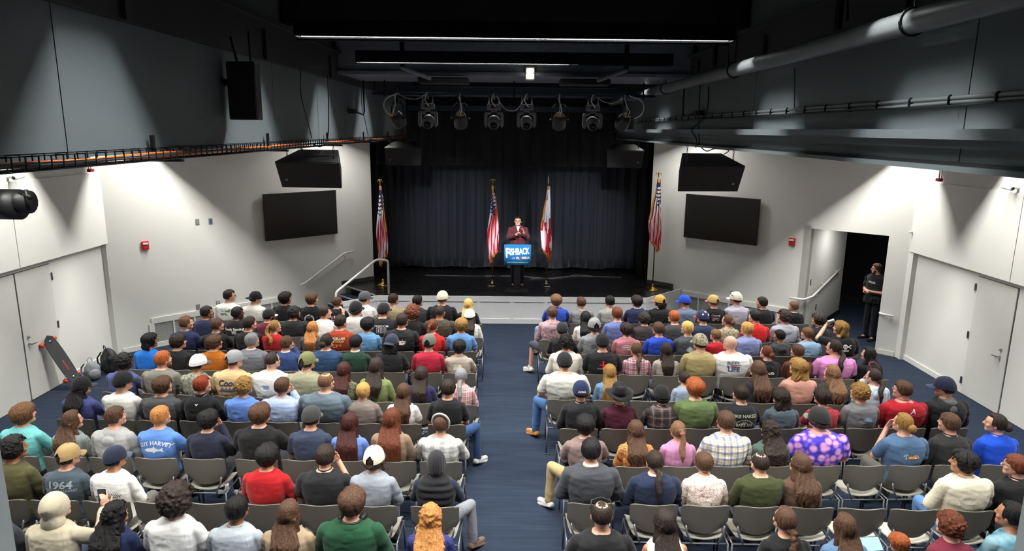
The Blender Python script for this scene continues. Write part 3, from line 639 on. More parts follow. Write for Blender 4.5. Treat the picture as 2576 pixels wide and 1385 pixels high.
# ---------------- lighting pipe with moving heads and cans
t = thing('lighting_pipe', 'horizontal black lighting pipe carrying the stage lights', 'pipe')
obj('pipe_run', MB().tube([(-2.4, 12, 5.17), (2.4, 12, 5.17)], .03, 14).mesh('pipe_run', True), STEEL, t)
for x in (-2.2, 0, 2.2): obj('pipe_hanger', MB().tube([(x, 12, 5.2), (x, 12, 5.45)], .012, 6).box((x, 12, 5.17), (.03, .08, .08)), DARKMET, t)
tag(obj('cable_raceway', MB().box((0, 12.12, 5.21), (4.3, .05, .03)), STEEL), 'slim raceway box behind the lighting pipe', 'raceway')
HEADM = plain('moving_head_gray', '#66686a', .45, noise=.05)
WHC = plain('white_cable', '#cfcfd2', .45)
def ringpts(r, n=16): return [(r * math.cos(2 * PI * i / n), r * math.sin(2 * PI * i / n)) for i in range(n)]
def moving_head(x, lab):
    t = thing('moving_head_light', lab, 'stage light', (x, 12.0, 5.17), 0, 'moving head lights on the pipe')
    b = MB(); b.bev((0, 0, -.20), (.23, .16, .10), .02); b.bev((0, 0, -.265), (.10, .10, .04), .01); obj('base', b, HEADM, t)
    b = MB(); b.bev((0, -.086, -.195), (.09, .008, .05), .003); obj('display', b, BLACKPL, t)
    c = MB()
    for s in (-1, 1): c.box((s * .085, 0, -.10), (.02, .03, .12)); c.cap_((s * .085, -.02, -.135), (s * .085, -.02, -.11), .018, .012); 
    c.box((0, 0, -.045), (.04, .05, .06)); obj('clamp', c, CHROME, t)
    for s in (-1, 1):
        y = MB(); pr = [(.05, 0.0), (.145, 0.0), (.165, -.03), (.165, -.22), (.135, -.26), (.115, -.24), (.115, -.05), (.05, -.035)]
        pr = [(s * px, pz) for px, pz in pr]
        y.prism(pr, lambda a, z, tt: (a, tt, z - .285), -.06, .06); obj('yoke_arm', y, HEADM, t)
    h = MB(); Rt = Matrix.Rotation(math.radians(112), 3, 'X')     # lens down and to the audience
    rings = []
    for r, z in ((.055, .12), (.085, .10), (.1, .04), (.105, -.02), (.10, -.09), (.075, -.13)):
        rings.append([tuple(Rt @ Vector((r * math.cos(2 * PI * k / 40) * (1 + (.07 if k % 2 and .0 < z < .11 else 0)), r * math.sin(2 * PI * k / 40), z)) + Vector((0, 0, -.46))) for k in range(40)])
    h.loft(rings); obj('head', h, HEADM, t)
    l = MB(); l.loft([[tuple(Rt @ Vector((r * math.cos(2 * PI * k / 24), r * math.sin(2 * PI * k / 24), z)) + Vector((0, 0, -.46))) for k in range(24)] for r, z in ((.07, .11), (.07, .135), (.055, .135), (.052, .122))]); obj('lens_ring', l, BLACKPL, t)
    l = MB(); l.loft([[tuple(Rt @ Vector((r * math.cos(2 * PI * k / 24), r * math.sin(2 * PI * k / 24), z)) + Vector((0, 0, -.46))) for k in range(24)] for r, z in ((.052, .12), (.03, .134), (.004, .137))]); obj('lens', l.mesh('lens', True), TVG, t)
    cb = MB(); cb.tube([(0, -.02, .02), (-.03, -.06, -.03), (-.04, -.08, -.1), (-.0, -.1, -.16), (.03, -.1, -.20)], .011, 8); obj('power_cable', cb.mesh('power_cable', True), WHC, t)
def par_can(x, yaw, lab):
    t = thing('par_can_light', lab, 'stage light', (x, 12.0, 5.17), yaw, 'par can lights on the pipe')
    y = MB(); y.tube([(-.125, 0, -.40), (-.125, 0, -.20), (-.08, 0, -.155), (.08, 0, -.155), (.125, 0, -.20), (.125, 0, -.40)], .011, 6); y.box((0, 0, -.10), (.035, .04, .12)); 
    for s in (-1, 1): y.cap_((s * .125, 0, -.40), (s * .155, 0, -.40), .016, .014); y.cap_((s * .06, 0, -.15), (s * .06, 0, -.12), .012, .008)
    obj('yoke', y, DARKMET, t)
    Rt = Matrix.Rotation(math.radians(38), 3, 'X'); c = Vector((0, 0, -.41)); 
    def rg(r, z, n=28): return [tuple(Rt @ Vector((r * math.cos(2 * PI * k / n), r * math.sin(2 * PI * k / n), z)) + c) for k in range(n)]
    b = MB(); b.loft([rg(.03, .13), rg(.075, .115), rg(.105, .07), rg(.118, .0), rg(.118, -.10), rg(.11, -.14), rg(.10, -.14), rg(.10, -.06)]); obj('can_body', b.mesh('can_body', True), plain('par_can_black', '#242528', .35, .3), t)
    p = MB(); p.loft([rg(.078, .118), rg(.07, .128), rg(.02, .135)]); obj('back_plate', p, HEADM, t)
    q = MB()
    for k in range(4): v = Rt @ Vector((-.045 + .03 * k, -.05, .12)) + c; u = Rt @ Vector((-.045 + .03 * k, -.07, .15)) + c; q.cap_(tuple(v), tuple(u), .010, .009)
    obj('connector', q, plain('amber_connector', '#d98a1c', .4) if True else WHITEPL, t)
    cb = MB(); cb.tube([(0, -.02, .02), (-.02, -.05, -.06), (.02, -.07, -.18), (.03, -.14, -.26), tuple(Rt @ Vector((.0, -.05, .14)) + c)], .010, 8); cb.tube([(-.01, -.02, .02), (.0, -.05, -.1), (.0, -.1, -.24), tuple(Rt @ Vector((-.03, -.05, .14)) + c)], .005, 6); obj('power_cable', cb.mesh('power_cable', True), WHC, t)
    lg = MB(); lg.loft([rg(.1, -.08), rg(.01, -.085)]); obj('lens', lg, TVG, t)
NM = ['leftmost', 'second from the left', 'second from the right', 'rightmost']
for i, x in enumerate((-1.47, -.34, .22, 1.35)): moving_head(x, 'grey moving head spotlight on the lighting pipe, %s of four' % NM[i])
for i, (x, ya) in enumerate(((-1.99, -.5), (-.91, 0), (.78, 0), (1.88, .45))): par_can(x, ya, 'round black stage can light on the lighting pipe, %s of four' % NM[i])
for i, (x0, x1, dz) in enumerate(((-1.95, -1.5, .06), (-1.45, -.95, .1), (-.9, -.38, .08), (-.3, .2, .22), (.25, .75, .08), (.82, 1.32, .07), (1.4, 1.85, .09))):
    cable('light_cable', 'thin cable swagging between stage lights, %s' % ['far left', 'left of the first can', 'left of centre', 'longest loop at the centre', 'right of centre', 'right of the third can', 'far right'][i], [(x0, 11.95, 5.16), (x0 * .7 + x1 * .3, 11.93, 5.16 - dz), (x0 * .3 + x1 * .7, 11.93, 5.15 - dz), (x1, 11.95, 5.17)], .006, WHC if i in (0, 3, 6) else DARKMET, 'cable', None, 'cables between the stage lights')
for s in (-1, 1):
    cable('light_cable', 'white cable loop beside the %s stage light' % ('leftmost' if s < 0 else 'rightmost'), [(s * 1.95, 11.95, 5.18), (s * 2.14, 11.9, 5.1), (s * 2.2, 11.88, 4.98), (s * 2.15, 11.86, 4.86), (s * 2.04, 11.86, 4.80)], .010, WHC)
# emergency light, projector arms on the beam
t = thing('emergency_light', 'small lit white lamp box on the front of the cross beam', 'lamp', (.24, 10.72, 5.43))
obj('back_plate', MB().bev((0, .02, 0), (.14, .015, .2), .004), GRAYPL, t)
N_ = NT('lit_lamp_cover'); N_.b.inputs['Base Color'].default_value = (.9, .88, .8, 1); N_.b.inputs['Emission Color'].default_value = (1, .93, .75, 1); N_.b.inputs['Emission Strength'].default_value = 1.1
m = MB(); m.bev((0, -.03, .035), (.11, .08, .07), .015); m.bev((0, -.025, -.045), (.12, .07, .07), .015); m.bev((0, -.03, -.005), (.08, .05, .03), .008); obj('lamp_cover', m, N_.m, t)
for s in (-1, 1):
    t = thing('projector_mount', 'dark projector box on an angled pole %s of the lamp box' % ('left' if s < 0 else 'right'), 'mount', (s * 1.62, 10.3, 0))
    obj('pole', MB().tube([(0, 0, 5.9), (0, 0, 5.47)], .035, 12), DARKMET, t)
    obj('arm', MB().cap_((0, 0, 5.46), (-s * .38, .1, 5.32), .035, .03), PIPEM, t)
    obj('projector_box', MB().bev((-s * .55, .5, 5.31), (.75, .4, .09), .015), SPKB, t)
# near ends of pipes at the frame's left and right edges, near posts
for s, x in ((-1, -1.86), (1, 2.06)):
    t = thing('pipe_end', 'black round pipe end with clamp close to the camera at the %s edge' % ('left' if s < 0 else 'right'), 'pipe'); y = 2.6; z = 4.30
    k = .0 if s < 0 else .0
    obj('pipe', MB().tube([(x + s * .9, y, z), (x + s * .05, y, z)], .042, 24).mesh('pipe', True), DARKMET, t)
    m = MB(); m.tube([(x + s * .10, y, z), (x + s * .02, y, z)], .058, 24); m.tube([(x + s * .06, y, z + .01), (x - s * .02, y, z + .01)], .044, 16); m.tube([(x - s * .0, y - .02, z + .045), (x - s * .045, y - .03, z + .03)], .010, 8); m.tube([(x - s * .03, y - .03, z + .06), (x - s * .035, y - .03, z - .015)], .007, 8); obj('end_clamp', m.mesh('end_clamp', True), BLACKPL, t)
POST = plain('gray_painted_post', '#6f7577', .6)
tag(obj('balcony_post', MB().bev((-2.30, 2.6, 1.9), (.3, .12, 3.7), .006), POST), 'grey painted upright close to the camera at the lower left edge', 'post')
tag(obj('balcony_post', MB().bev((2.345, 2.6, 1.75), (.3, .12, 3.5), .006), POST), 'grey painted upright close to the camera at the lower right edge', 'post')
# ================================================================== stage furniture
def text_mesh(s, size, bold=0.0, extr=0.0, align='CENTER', spacing=1.0, shear=0.0, sx=1.0):
    cu = bpy.data.curves.new('t', 'FONT'); cu.body = s; cu.size = size; cu.offset = bold; cu.extrude = extr; cu.align_x = align; cu.align_y = 'CENTER'
    cu.space_character = spacing; cu.shear = shear; cu.resolution_u = 3
    o = bpy.data.objects.new('t', cu); COL.objects.link(o); bpy.context.view_layer.update()
    me = bpy.data.meshes.new_from_object(o.evaluated_get(bpy.context.evaluated_depsgraph_get()))
    V = np.array([tuple(v.co) for v in me.vertices]).reshape(-1, 3); F = [tuple(p.vertices) for p in me.polygons]
    bpy.data.objects.remove(o); bpy.data.curves.remove(cu); bpy.data.meshes.remove(me); V[:, 0] *= sx
    return V, F
# lectern
t = thing('lectern', 'dark column lectern with a blue campaign sign on its front', 'lectern', (.13, 16.62, SZ))
LEC = plain('lectern_charcoal', '#3a3c40', .45)
m = MB(); m.prism([(-.30, -.22), (.30, -.22), (.27, .2), (-.27, .2)], lambda x, y, q: (x, y, q), 0, .03); m.prism([(-.26, -.18), (.26, -.18), (.22, .16), (-.22, .16)], lambda x, y, q: (x, y, q), .03, .055); obj('base', m, LEC, t)
m = MB(); m.bev((-.005, 0, .44), (.165, .14, .78), .008); m.box((-.005, -.074, .44), (.10, .006, .76)); obj('column', m, LEC, t)
m = MB(); m.prism([(-.26, 1.0), (.26, 1.0), (.26, 1.05), (-.26, 1.05)], lambda x, z, q: (x, q, z + (q + .24) * .25), -.24, .18); m.bev((0, -.02, .93), (.4, .3, .18), .02); obj('top', m, LEC, t)
sg = MB(); sg.bev((0.0, -.262, .955), (.655, .012, .50), .002); so = obj('sign', sg, plain('campaign_blue', '#0f78b8', .5, noise=.02), t)
SW = plain('sign_white', '#eef3f5', .5, noise=.01); SO = plain('sign_orange', '#e2593a', .5); SL = plain('sign_light_blue', '#9fe0ef', .5)
def put_text(name, s, size, x, z, y, mat, par, bold=0.0, rot=0.0, arc=0.0, sx=1.0, spacing=1.0, shear=0.0, sz=1.0):
    V, F = text_mesh(s, size, bold, 0, 'CENTER', spacing, shear, sx)
    X, Z = V[:, 0], V[:, 1] * sz; c, q = math.cos(rot), math.sin(rot); X, Z = X * c - Z * q, X * q + Z * c
    P = np.stack([X + x, np.full_like(X, y), Z + z], 1); return obj(name, MB().add(P, F), mat, par)
put_text('sign_lettering', 'F', .20, -.246, .985, -.271, SW, so, .010, .04, sx=1.0, sz=1.6)
put_text('sign_lettering', 'ISHBACK', .155, .042, 1.03, -.271, SW, so, .006, .06, sx=.77, sz=1.4)
put_text('sign_lettering', 'FOR', .045, -.10, .865, -.271, SW, so, .001, .05, shear=.3)
put_text('sign_lettering', 'FL', .075, .008, .87, -.271, SW, so, .005, .03, sx=1.1); put_text('sign_lettering', 'RIDA', .075, .203, .878, -.271, SW, so, .005, .03, sx=1.1)
obj('sign_orange_fruit', MB().prism([(.088 + .026 * math.cos(a), .872 + .026 * math.sin(a)) for a in [i * PI / 8 for i in range(16)]], lambda x, z, q: (x, q, z), -.272, -.269), SO, so)
obj('sign_bar', MB().box((.0, -.27, .765), (.52, .004, .028)), SL, so)
m = MB(); m.tube([(-.27, .0, 1.08), (-.27, .02, 1.2), (-.25, .05, 1.27), (-.19, .10, 1.30), (-.16, .12, 1.30)], .005, 6); m.cap_((-.16, .12, 1.30), (-.13, .14, 1.295), .010, .010); m.cap_((-.27, 0, 1.07), (-.27, 0, 1.1), .012, .008); obj('microphone', m.mesh('microphone', True), BLACKPL, t)
# flags
def flag(kind, x, y, lab, h_pole, width, seed, finial='eagle', lean=0.0, polemat=None, goldbase=True, mirror=1, top_gap=.22, bottom=.60):
    t = thing('flag_on_stand', lab, 'flag', (x, y, SZ), 0, 'flags on stands')
    st_ = MB(); st_.lathe([(.001, 0), (.15, 0), (.152, .012), (.13, .03), (.08, .05), (.045, .08), (.03, .12), (.02, .16), (.001, .16)], n=32); obj('stand', st_.mesh('stand', True), BRASS if goldbase else plain('nickel_brass', '#c7b79a', .2, 1.0), t)
    obj('pole', MB().tube([(0, 0, .1), (0, 0, h_pole)], .014, 10).mesh('pole', True), polemat or plain('dark_wood_pole', '#4a2c1e', .35), t)
    f = MB()
    if finial == 'eagle':
        f.ell((0, 0, h_pole + .05), (.02, .02, .03)); f.lathe([(.012, 0), (.02, .01), (.01, .03), (.001, .04)], (0, 0, h_pole), 12); f.ell((0, -.01, h_pole + .095), (.014, .018, .02))
        for s in (-1, 1): f.tube([(0, 0, h_pole + .06), (s * .035, 0, h_pole + .095), (s * .055, 0, h_pole + .075), (s * .07, 0, h_pole + .02)], [.012, .014, .010, .003], 8)
    else: f.lathe([(.012, 0), (.018, .02), (.008, .05), (.016, .08), (.010, .16), (.001, .24)], (0, 0, h_pole), 12)
    obj('finial', f.mesh('finial', True), BRASS if finial == 'eagle' else CHROME, t)
    # draped cloth: gathered round the pole at the top, fly corner falling
    rr = random.Random(seed); nu, nv = 190, 300; ztop = h_pole - .06; zb = ztop - (ztop - bottom)
    V = np.zeros((nv + 1, nu + 1, 3)); U = np.linspace(0, 1, nu + 1); ph = rr.uniform(0, 6)
    for j in range(nv + 1):
        s = j / nv
        w_ = width * min(1, (.12 + 1.5 * s ** 1.15)) * (1 - .18 * max(0, s - .8) / .2)
        nf = 3.2
        a = U * nf * 2 * PI + ph + .8 * math.sin(s * 3)
        xx = mirror * (w_ * (U - .42) + .018 * np.sin(a * 2 + s * 4)) + .012 * math.sin(s * 7 + ph)
        yy = -.03 + (.022 + .03 * s) * np.cos(a) - .02 * np.sin(U * PI)
        drop = .17 * np.clip(1 - np.abs(U - .22) / .22, 0, 1) * s ** 2 - .10 * np.clip((U - .55) / .45, 0, 1) * s ** 3 * (1.6)
        V[j, :, 0] = xx; V[j, :, 1] = yy; V[j, :, 2] = ztop - (ztop - bottom - SZ * 0) * s * .93 - drop
    F = []; MI = []
    for j in range(nv):
        for i in range(nu):
            F.append((j * (nu + 1) + i, j * (nu + 1) + i + 1, (j + 1) * (nu + 1) + i + 1, (j + 1) * (nu + 1) + i))
            u = (i + .5) / nu; s = (j + .5) / nv; x_ = u * 1.0
            edge = s > .966 or (u > .93 and s > .15 and s < .62) or (u < .03 and s > .7) or (s < .05 and abs(u - .5) < .4) or (kind == 'state' and u > .42 and u < .47 and s < .42 and s > .1) or (kind == 'us' and .46 < u < .5 and s < .2)
            if edge: MI.append(3); continue
            if kind == 'us':
                if s < .36 + .10 * u * (1 if mirror > 0 else 1) - .12 * (u > .62):
                    gx = (u * 7) % 1 - .5; rw = int(u * 7); gy = ((s * 19) + .5 * (rw % 2)) % 1 - .5
                    rad = math.hypot(gx * .9, gy * 1.0); an = math.atan2(gy, gx)
                    MI.append(1 if (rad < .30 + .10 * math.cos(5 * an - PI / 2) and s > .10) else 2)
                else:
                    q = (u * 3.6 + s * 1.3 * mirror) % 1; MI.append(0 if q < .5 else 1)
            else:
                q1 = abs((u - .15) - (s - .62) * 1.1); q2 = abs((u - .95) + (s - .30) * 1.3)
                MI.append(0 if ((q1 < .17 and s > .45) or (q2 < .10 and s > .52) or (s < .2 and .55 < u < .7) or (u > .82 and .5 < s < .66)) else 1)
    m = MB(); m.add(V.reshape(-1, 3), F); m.mi = MI
    me = m.mesh('flag_cloth', True)
    o = obj('flag_cloth', me, [plain('flag_red', '#c21f2f', .6), plain('flag_white', '#e9e6ea', .6), plain('flag_navy', '#20264f', .6), plain('flag_gold_fringe', '#e08a1d', .5)], t)
    sm = o.modifiers.new('t', 'SOLIDIFY'); sm.thickness = .003
    return t
BRN = plain('oak_flag_pole', '#7c5440', .4); DKP = plain('dark_wood_pole', '#2c2220', .4)
flag('us', -3.30, 17.05, 'gold fringed American flag at the far left edge of the stage', 2.58, .26, 1, 'eagle', polemat=DKP, bottom=.50, mirror=1)
flag('us', -.50, 17.15, 'American flag on a stand just left of the lectern', 2.62, .30, 2, 'eagle', polemat=BRN, goldbase=False, mirror=1, bottom=.62)
flag('state', .88, 17.15, 'white state flag with red cross, right of the lectern', 2.62, .27, 3, 'spear', polemat=BRN, goldbase=False, mirror=-1, bottom=.68)
flag('us', 3.56, 16.85, 'American flag at the right stage edge before the white wall', 2.85, .32, 4, 'eagle', polemat=DKP, mirror=-1, bottom=.98)
# ================================================================== skateboard and bags by the left doors
t = thing('longboard', 'dark longboard with orange wheels leaning against the left door', 'skateboard')
a = Vector((-8.06, 11.32, 1.02)); b = Vector((-7.74, 11.50, .10))
ax = (b - a).normalized(); nrm = Vector((1, -.4, .35)); nrm = (nrm - ax * nrm.dot(ax)).normalized(); sd_ = ax.cross(nrm)
L = (b - a).length; rings = []
for i in range(21):
    u = i / 20; w_ = .115 * (1 - abs(2 * u - 1) ** 6) ** .5 * (.86 + .14 * math.sin(u * PI)) + .004; kick = .03 * (max(0, .12 - u) + max(0, u - .88)) / .12
    c = a + ax * (L * u) - nrm * kick * -1
    rings.append([tuple(c + sd_ * (w_ * x) + nrm * (.008 * y)) for x, y in ((-1, -1), (1, -1), (1, 1), (-1, 1))])
obj('deck', MB().loft(rings), plain('grip_tape_charcoal', '#3f4143', .9, bump=.3), t)
OW = plain('orange_wheel', '#d4472a', .45)
for u in (.12, .87):
    c = a + ax * (L * u) - nrm * .05
    obj('truck', MB().cap_(tuple(c - sd_ * .11), tuple(c + sd_ * .11), .014, .014).cap_(tuple(c), tuple(c + nrm * .045), .022, .03), CHROME, t)
    for s in (-1, 1):
        q = c + sd_ * (s * .125); w_ = MB(); rg = []
        for r, dd in ((.02, -.026), (.036, -.026), (.042, -.014), (.042, .014), (.036, .026), (.02, .026)):
            p_ = q + sd_ * dd; rg.append([tuple(p_ + ax * (r * math.cos(k * PI / 10)) + nrm * (r * math.sin(k * PI / 10))) for k in range(20)])
        w_.loft(rg); obj('wheel', w_.mesh('wheel', True), OW, t)
V, F = text_mesh('BOOSTED', .045, .001); Vw = [tuple(a + ax * (L * .62 + x) + sd_ * (-yv) + nrm * .0095) for x, yv, z in V]
obj('board_lettering', MB().add(Vw, F), OW, t)
FAB_BK = plain('black_nylon', '#17181b', .6, bump=.3, bscale=25); FAB_GY = plain('gray_nylon', '#7d8285', .7, bump=.4, bscale=20)
def remesh(mb, voxel, smooth=3, name='m'):
    me = mb.mesh('tmp'); o = bpy.data.objects.new('tmp', me); COL.objects.link(o)
    r = o.modifiers.new('r', 'REMESH'); r.mode = 'VOXEL'; r.voxel_size = voxel
    if smooth: s = o.modifiers.new('s', 'SMOOTH'); s.factor = .5; s.iterations = smooth
    bpy.context.view_layer.update()
    out = bpy.data.meshes.new_from_object(o.evaluated_get(bpy.context.evaluated_depsgraph_get()))
    bpy.data.objects.remove(o); bpy.data.meshes.remove(me); out.name = name
    out.polygons.foreach_set('use_smooth', [True] * len(out.polygons)); return out
def getv(me): a = np.empty(len(me.vertices) * 3); me.vertices.foreach_get('co', a); return a.reshape(-1, 3)
def setv(me, a): me.vertices.foreach_set('co', a.ravel()); me.update()
def wob(V, f, seed, k=5):
    r = np.random.RandomState(seed); o = np.zeros(len(V))
    for _ in range(k): d = r.normal(size=3); d *= f * r.uniform(.6, 1.5) / np.linalg.norm(d); o += np.sin(V @ d + r.uniform(0, 6.3))
    return o / k
def crumple(me, amp, f, seed):
    V = getv(me); n = np.empty(len(me.vertices) * 3); me.vertex_normals.foreach_get('vector', n); n = n.reshape(-1, 3)
    w_ = wob(V, f, seed); setv(me, V + n * (amp * (1 - 2 * np.abs(w_)))[:, None])
def backpack(loc, rz, lab, mat, big=1.0):
    t = thing('backpack', lab, 'backpack', loc, rz); m = MB(); k = big
    m.ell((0, 0, .21 * k), (.17 * k, .11 * k, .23 * k)); m.bev((0, 0, .17 * k), (.30 * k, .19 * k, .30 * k), .05); me = remesh(m, .012, 6, 'bag_body'); crumple(me, .008, 22, 3); obj('bag_body', me, mat, t)
    m = MB(); m.ell((0, -.11 * k, .15 * k), (.13 * k, .06 * k, .12 * k)); me = remesh(m, .012, 3, 'front_pocket'); crumple(me, .006, 26, 4); obj('front_pocket', me, mat, t)
    obj('carry_loop', MB().tube([(-.04, .06, .41 * k), (-.035, .07, .48 * k), (0, .08, .51 * k), (.035, .07, .48 * k), (.04, .06, .41 * k)], .008, 6), mat, t)
    for s in (-1, 1): obj('shoulder_strap', MB().tube([(s * .08, .1, .38 * k), (s * .12, .16, .28 * k), (s * .13, .15, .14 * k), (s * .12, .1, .05)], .016, 6), mat, t)
    obj('zip_pull', MB().box((.08 * k, -.13 * k, .24 * k), (.012, .006, .05)), WHITEPL, t); return t
backpack((-7.62, 12.32, 0), 2.6, 'black backpack slumped on the carpet by the left wall', FAB_BK, 1.08)
backpack((-7.72, 11.92, 0), .9, 'grey backpack lying between the longboard and black backpack', FAB_GY, .8)
backpack((4.78, 8.05, 0), .5, 'olive canvas bag on the floor under the right block chairs', plain('olive_canvas', '#6f6b4e', .8), .62)
# ================================================================== chairs
def chairmat(nm_, col_):
    N = NT(nm_); c = lin(col_); N.b.inputs['Base Color'].default_value = c + (1,); N.b.inputs['Roughness'].default_value = .42
    n2 = N.n('ShaderNodeTexNoise'); n2.inputs['Scale'].default_value = 300; N.l(N.coord(), 'Vector', n2, 'Vector'); N.bump(n2, 'Fac', .12, .001); return N.m
CHM = chairmat('taupe_chair_plastic', '#6c6961'); CHS = chairmat('chair_plastic_pale', '#b5b2a4'); CHF = plain('gray_chair_frame', '#6a6c6e', .35, .5)  # seat drawn in a paler tone than the backrest
def shell(fn, nu, nv, th):
    # fn(u,v)->point ; solid sheet with thickness
    G = np.array([[fn(i / nu, j / nv) for i in range(nu + 1)] for j in range(nv + 1)]); m = MB()
    du = np.gradient(G, axis=1); dv = np.gradient(G, axis=0); n = np.cross(du, dv); n /= np.linalg.norm(n, axis=2, keepdims=True) + 1e-9
    A = (G + n * th / 2).reshape(-1, 3); B = (G - n * th / 2).reshape(-1, 3); w = nu + 1; N_ = len(A); F = []
    for j in range(nv):
        for i in range(nu): a = j * w + i; F.append((a, a + 1, a + 1 + w, a + w)); F.append((N_ + a, N_ + a + w, N_ + a + w + 1, N_ + a + 1))
    bd = [i for i in range(nu)] + [nu + j * w for j in range(nv)] + [nv * w + nu - i for i in range(nu)] + [(nv - j) * w for j in range(nv)]
    for k in range(len(bd)): a, b = bd[k], bd[(k + 1) % len(bd)]; F.append((b, a, N_ + a, N_ + b))
    m.add(np.concatenate([A, B]), F); return m
def f_back(u, v):
    x = 2 * u - 1; z = .50 + .335 * v
    hw = .175 + .065 * min(1, v / .32) ** .8 + .008 * v
    cz = -.035 * abs(x) ** 5 * (v > .9) + .012 * x * x * v + .035 * (1 - v) ** 2 * (abs(x) ** 2.2)
    y = -.198 - .05 * v + .055 * x * x - .0
    return (hw * x, y, z + cz)
def f_seat(u, v):
    x = 2 * u - 1; y = -.20 + .45 * v; hw = .20 + .03 * math.sin(min(1, v * 1.2) * PI / 2)
    return (hw * x, y, .436 - .012 * math.cos(x * 1.5) + .028 * x * x - .035 * max(0, v - .82) / .18 + .012 * max(0, .2 - v) / .2)
CM = {}
def chair_meshes():
    me = shell(f_back, 18, 10, .012).mesh('backrest'); smooth_by_angle(me, 50); CM['backrest'] = me
    me = shell(f_seat, 16, 12, .012).mesh('seat'); smooth_by_angle(me, 50); CM['seat'] = me
    r = .0105; m = MB()
    m.tube([(-.245, -.225, .40), (.245, -.225, .40)], r, 7); m.tube([(-.245, .20, .40), (.245, .20, .40)], r, 7)
    for s in (-1, 1):
        m.tube([(s * .245, -.225, .40), (s * .245, .20, .40)], r, 7); m.tube([(s * .14, -.225, .405), (s * .15, -.235, .44), (s * .19, -.225, .52), (s * .20, -.21, .60)], r, 7)
    CM['frame'] = m.mesh('frame', True)
    for s, f, k in ((-1, -1, 'l0'), (1, -1, 'l1'), (-1, 1, 'l2'), (1, 1, 'l3')):
        y = -.225 if f < 0 else .20; m = MB(); m.tube([(s * .245, y, .41), (s * .252, y + f * .035, .0)], r, 7); m.cap_((s * .252, y + f * .035, .012), (s * .252, y + f * .035, .006), .014, .014, 8, 3); CM[k] = m.mesh('leg', True)
    m = MB(); m.bev((.263, .12, .40), (.02, .06, .035), .004); CM['ganging_clip'] = m.mesh('ganging_clip')
    for k in CM.values(): k.materials.append(None)
chair_meshes()
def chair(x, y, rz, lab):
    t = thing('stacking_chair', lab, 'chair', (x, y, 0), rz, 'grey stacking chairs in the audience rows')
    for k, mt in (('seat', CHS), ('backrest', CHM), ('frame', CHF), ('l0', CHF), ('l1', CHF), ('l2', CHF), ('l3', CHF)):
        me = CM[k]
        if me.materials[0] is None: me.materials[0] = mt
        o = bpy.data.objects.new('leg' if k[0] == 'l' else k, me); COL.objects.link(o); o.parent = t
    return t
# ================================================================== cloth, skin and hair materials
def fabric(col, kind='tee'):
    key = ('fab', col, kind)
    if key in MATS: return MATS[key]
    c = lin(col); N = NT('cloth_' + kind)
    N.b.inputs['Roughness'].default_value = .85; N.b.inputs['Specular IOR Level'].default_value = .2; N.b.inputs['Sheen Weight'].default_value = .12
    mp = N.coord((1,) * 3); fold = N.n('ShaderNodeTexNoise'); fold.inputs['Scale'].default_value = 9; fold.inputs['Detail'].default_value = 2; fold.inputs['Distortion'].default_value = .8; N.l(mp, 'Vector', fold, 'Vector')
    if kind in ('knit', 'puffer', 'fleece'):
        wv = N.n('ShaderNodeTexWave', wave_type='BANDS', bands_direction='Z' if kind != 'knit' else 'X'); wv.inputs['Scale'].default_value = {'knit': 22, 'puffer': 4.2, 'fleece': 1}[kind]; wv.inputs['Distortion'].default_value = 1.5 if kind != 'puffer' else .6; N.l(mp, 'Vector', wv, 'Vector')
        if kind == 'fleece': wv = N.n('ShaderNodeTexNoise'); wv.inputs['Scale'].default_value = 120; N.l(mp, 'Vector', wv, 'Vector')
        N.bump(wv, 'Fac', .8 if kind != 'fleece' else .5, .02 if kind == 'puffer' else .006)
    else: N.bump(fold, 'Fac', .5, .02)
    mx = N.n('ShaderNodeTexNoise'); mx.inputs['Scale'].default_value = 260; N.l(mp, 'Vector', mx, 'Vector')
    r = N.ramp([(.35, tuple(x * .88 for x in c)), (.65, tuple(min(1, x * 1.06) for x in c))]); N.l(mx, 'Fac', r, 'Fac'); N.l(r, 'Color', N.b, 'Base Color')
    MATS[key] = N.m; return N.m
def plaid(name, base, a, b, sc=9.0, w=.5):
    key = ('plaid', name)
    if key in MATS: return MATS[key]
    N = NT(name + '_plaid_cloth'); N.b.inputs['Roughness'].default_value = .85; mp = N.coord((sc,) * 3); sep = N.n('ShaderNodeSeparateXYZ'); N.l(mp, 'Vector', sep, 'Vector')
    def stripe(ax, wid, off=0.0, mul=1.0):
        m1 = N.n('ShaderNodeMath', operation='MULTIPLY_ADD'); m1.inputs[1].default_value = mul; m1.inputs[2].default_value = off; N.l(sep, ax, m1, 0)
        m2 = N.n('ShaderNodeMath', operation='FRACT'); N.l(m1, 0, m2, 0); m3 = N.n('ShaderNodeMath', operation='LESS_THAN'); m3.inputs[1].default_value = wid; N.l(m2, 0, m3, 0)
        m4 = N.n('ShaderNodeMath', operation='MULTIPLY'); m4.inputs[1].default_value = .62; N.l(m3, 0, m4, 0); return m4
    prev = None; cur = N.n('ShaderNodeRGB'); cur.outputs[0].default_value = lin(base) + (1,); out = 0
    for ax, wid, off, mul, col in (('X', w, 0, 1, a), ('Z', w, 0, 1, a), ('X', .14, .3, 1, b), ('Z', .14, .3, 1, b)):
        s = stripe(ax, wid, off, mul); mx = N.n('ShaderNodeMixRGB'); mx.inputs[2].default_value = lin(col) + (1,); N.l(s, 0, mx, 0); N.l(cur, out, mx, 1); cur = mx; out = 0
    N.l(cur, 0, N.b, 'Base Color'); fold = N.n('ShaderNodeTexNoise'); fold.inputs['Scale'].default_value = 9; N.l(N.coord(), 'Vector', fold, 'Vector'); N.bump(fold, 'Fac', .5, .02); MATS[key] = N.m; return N.m
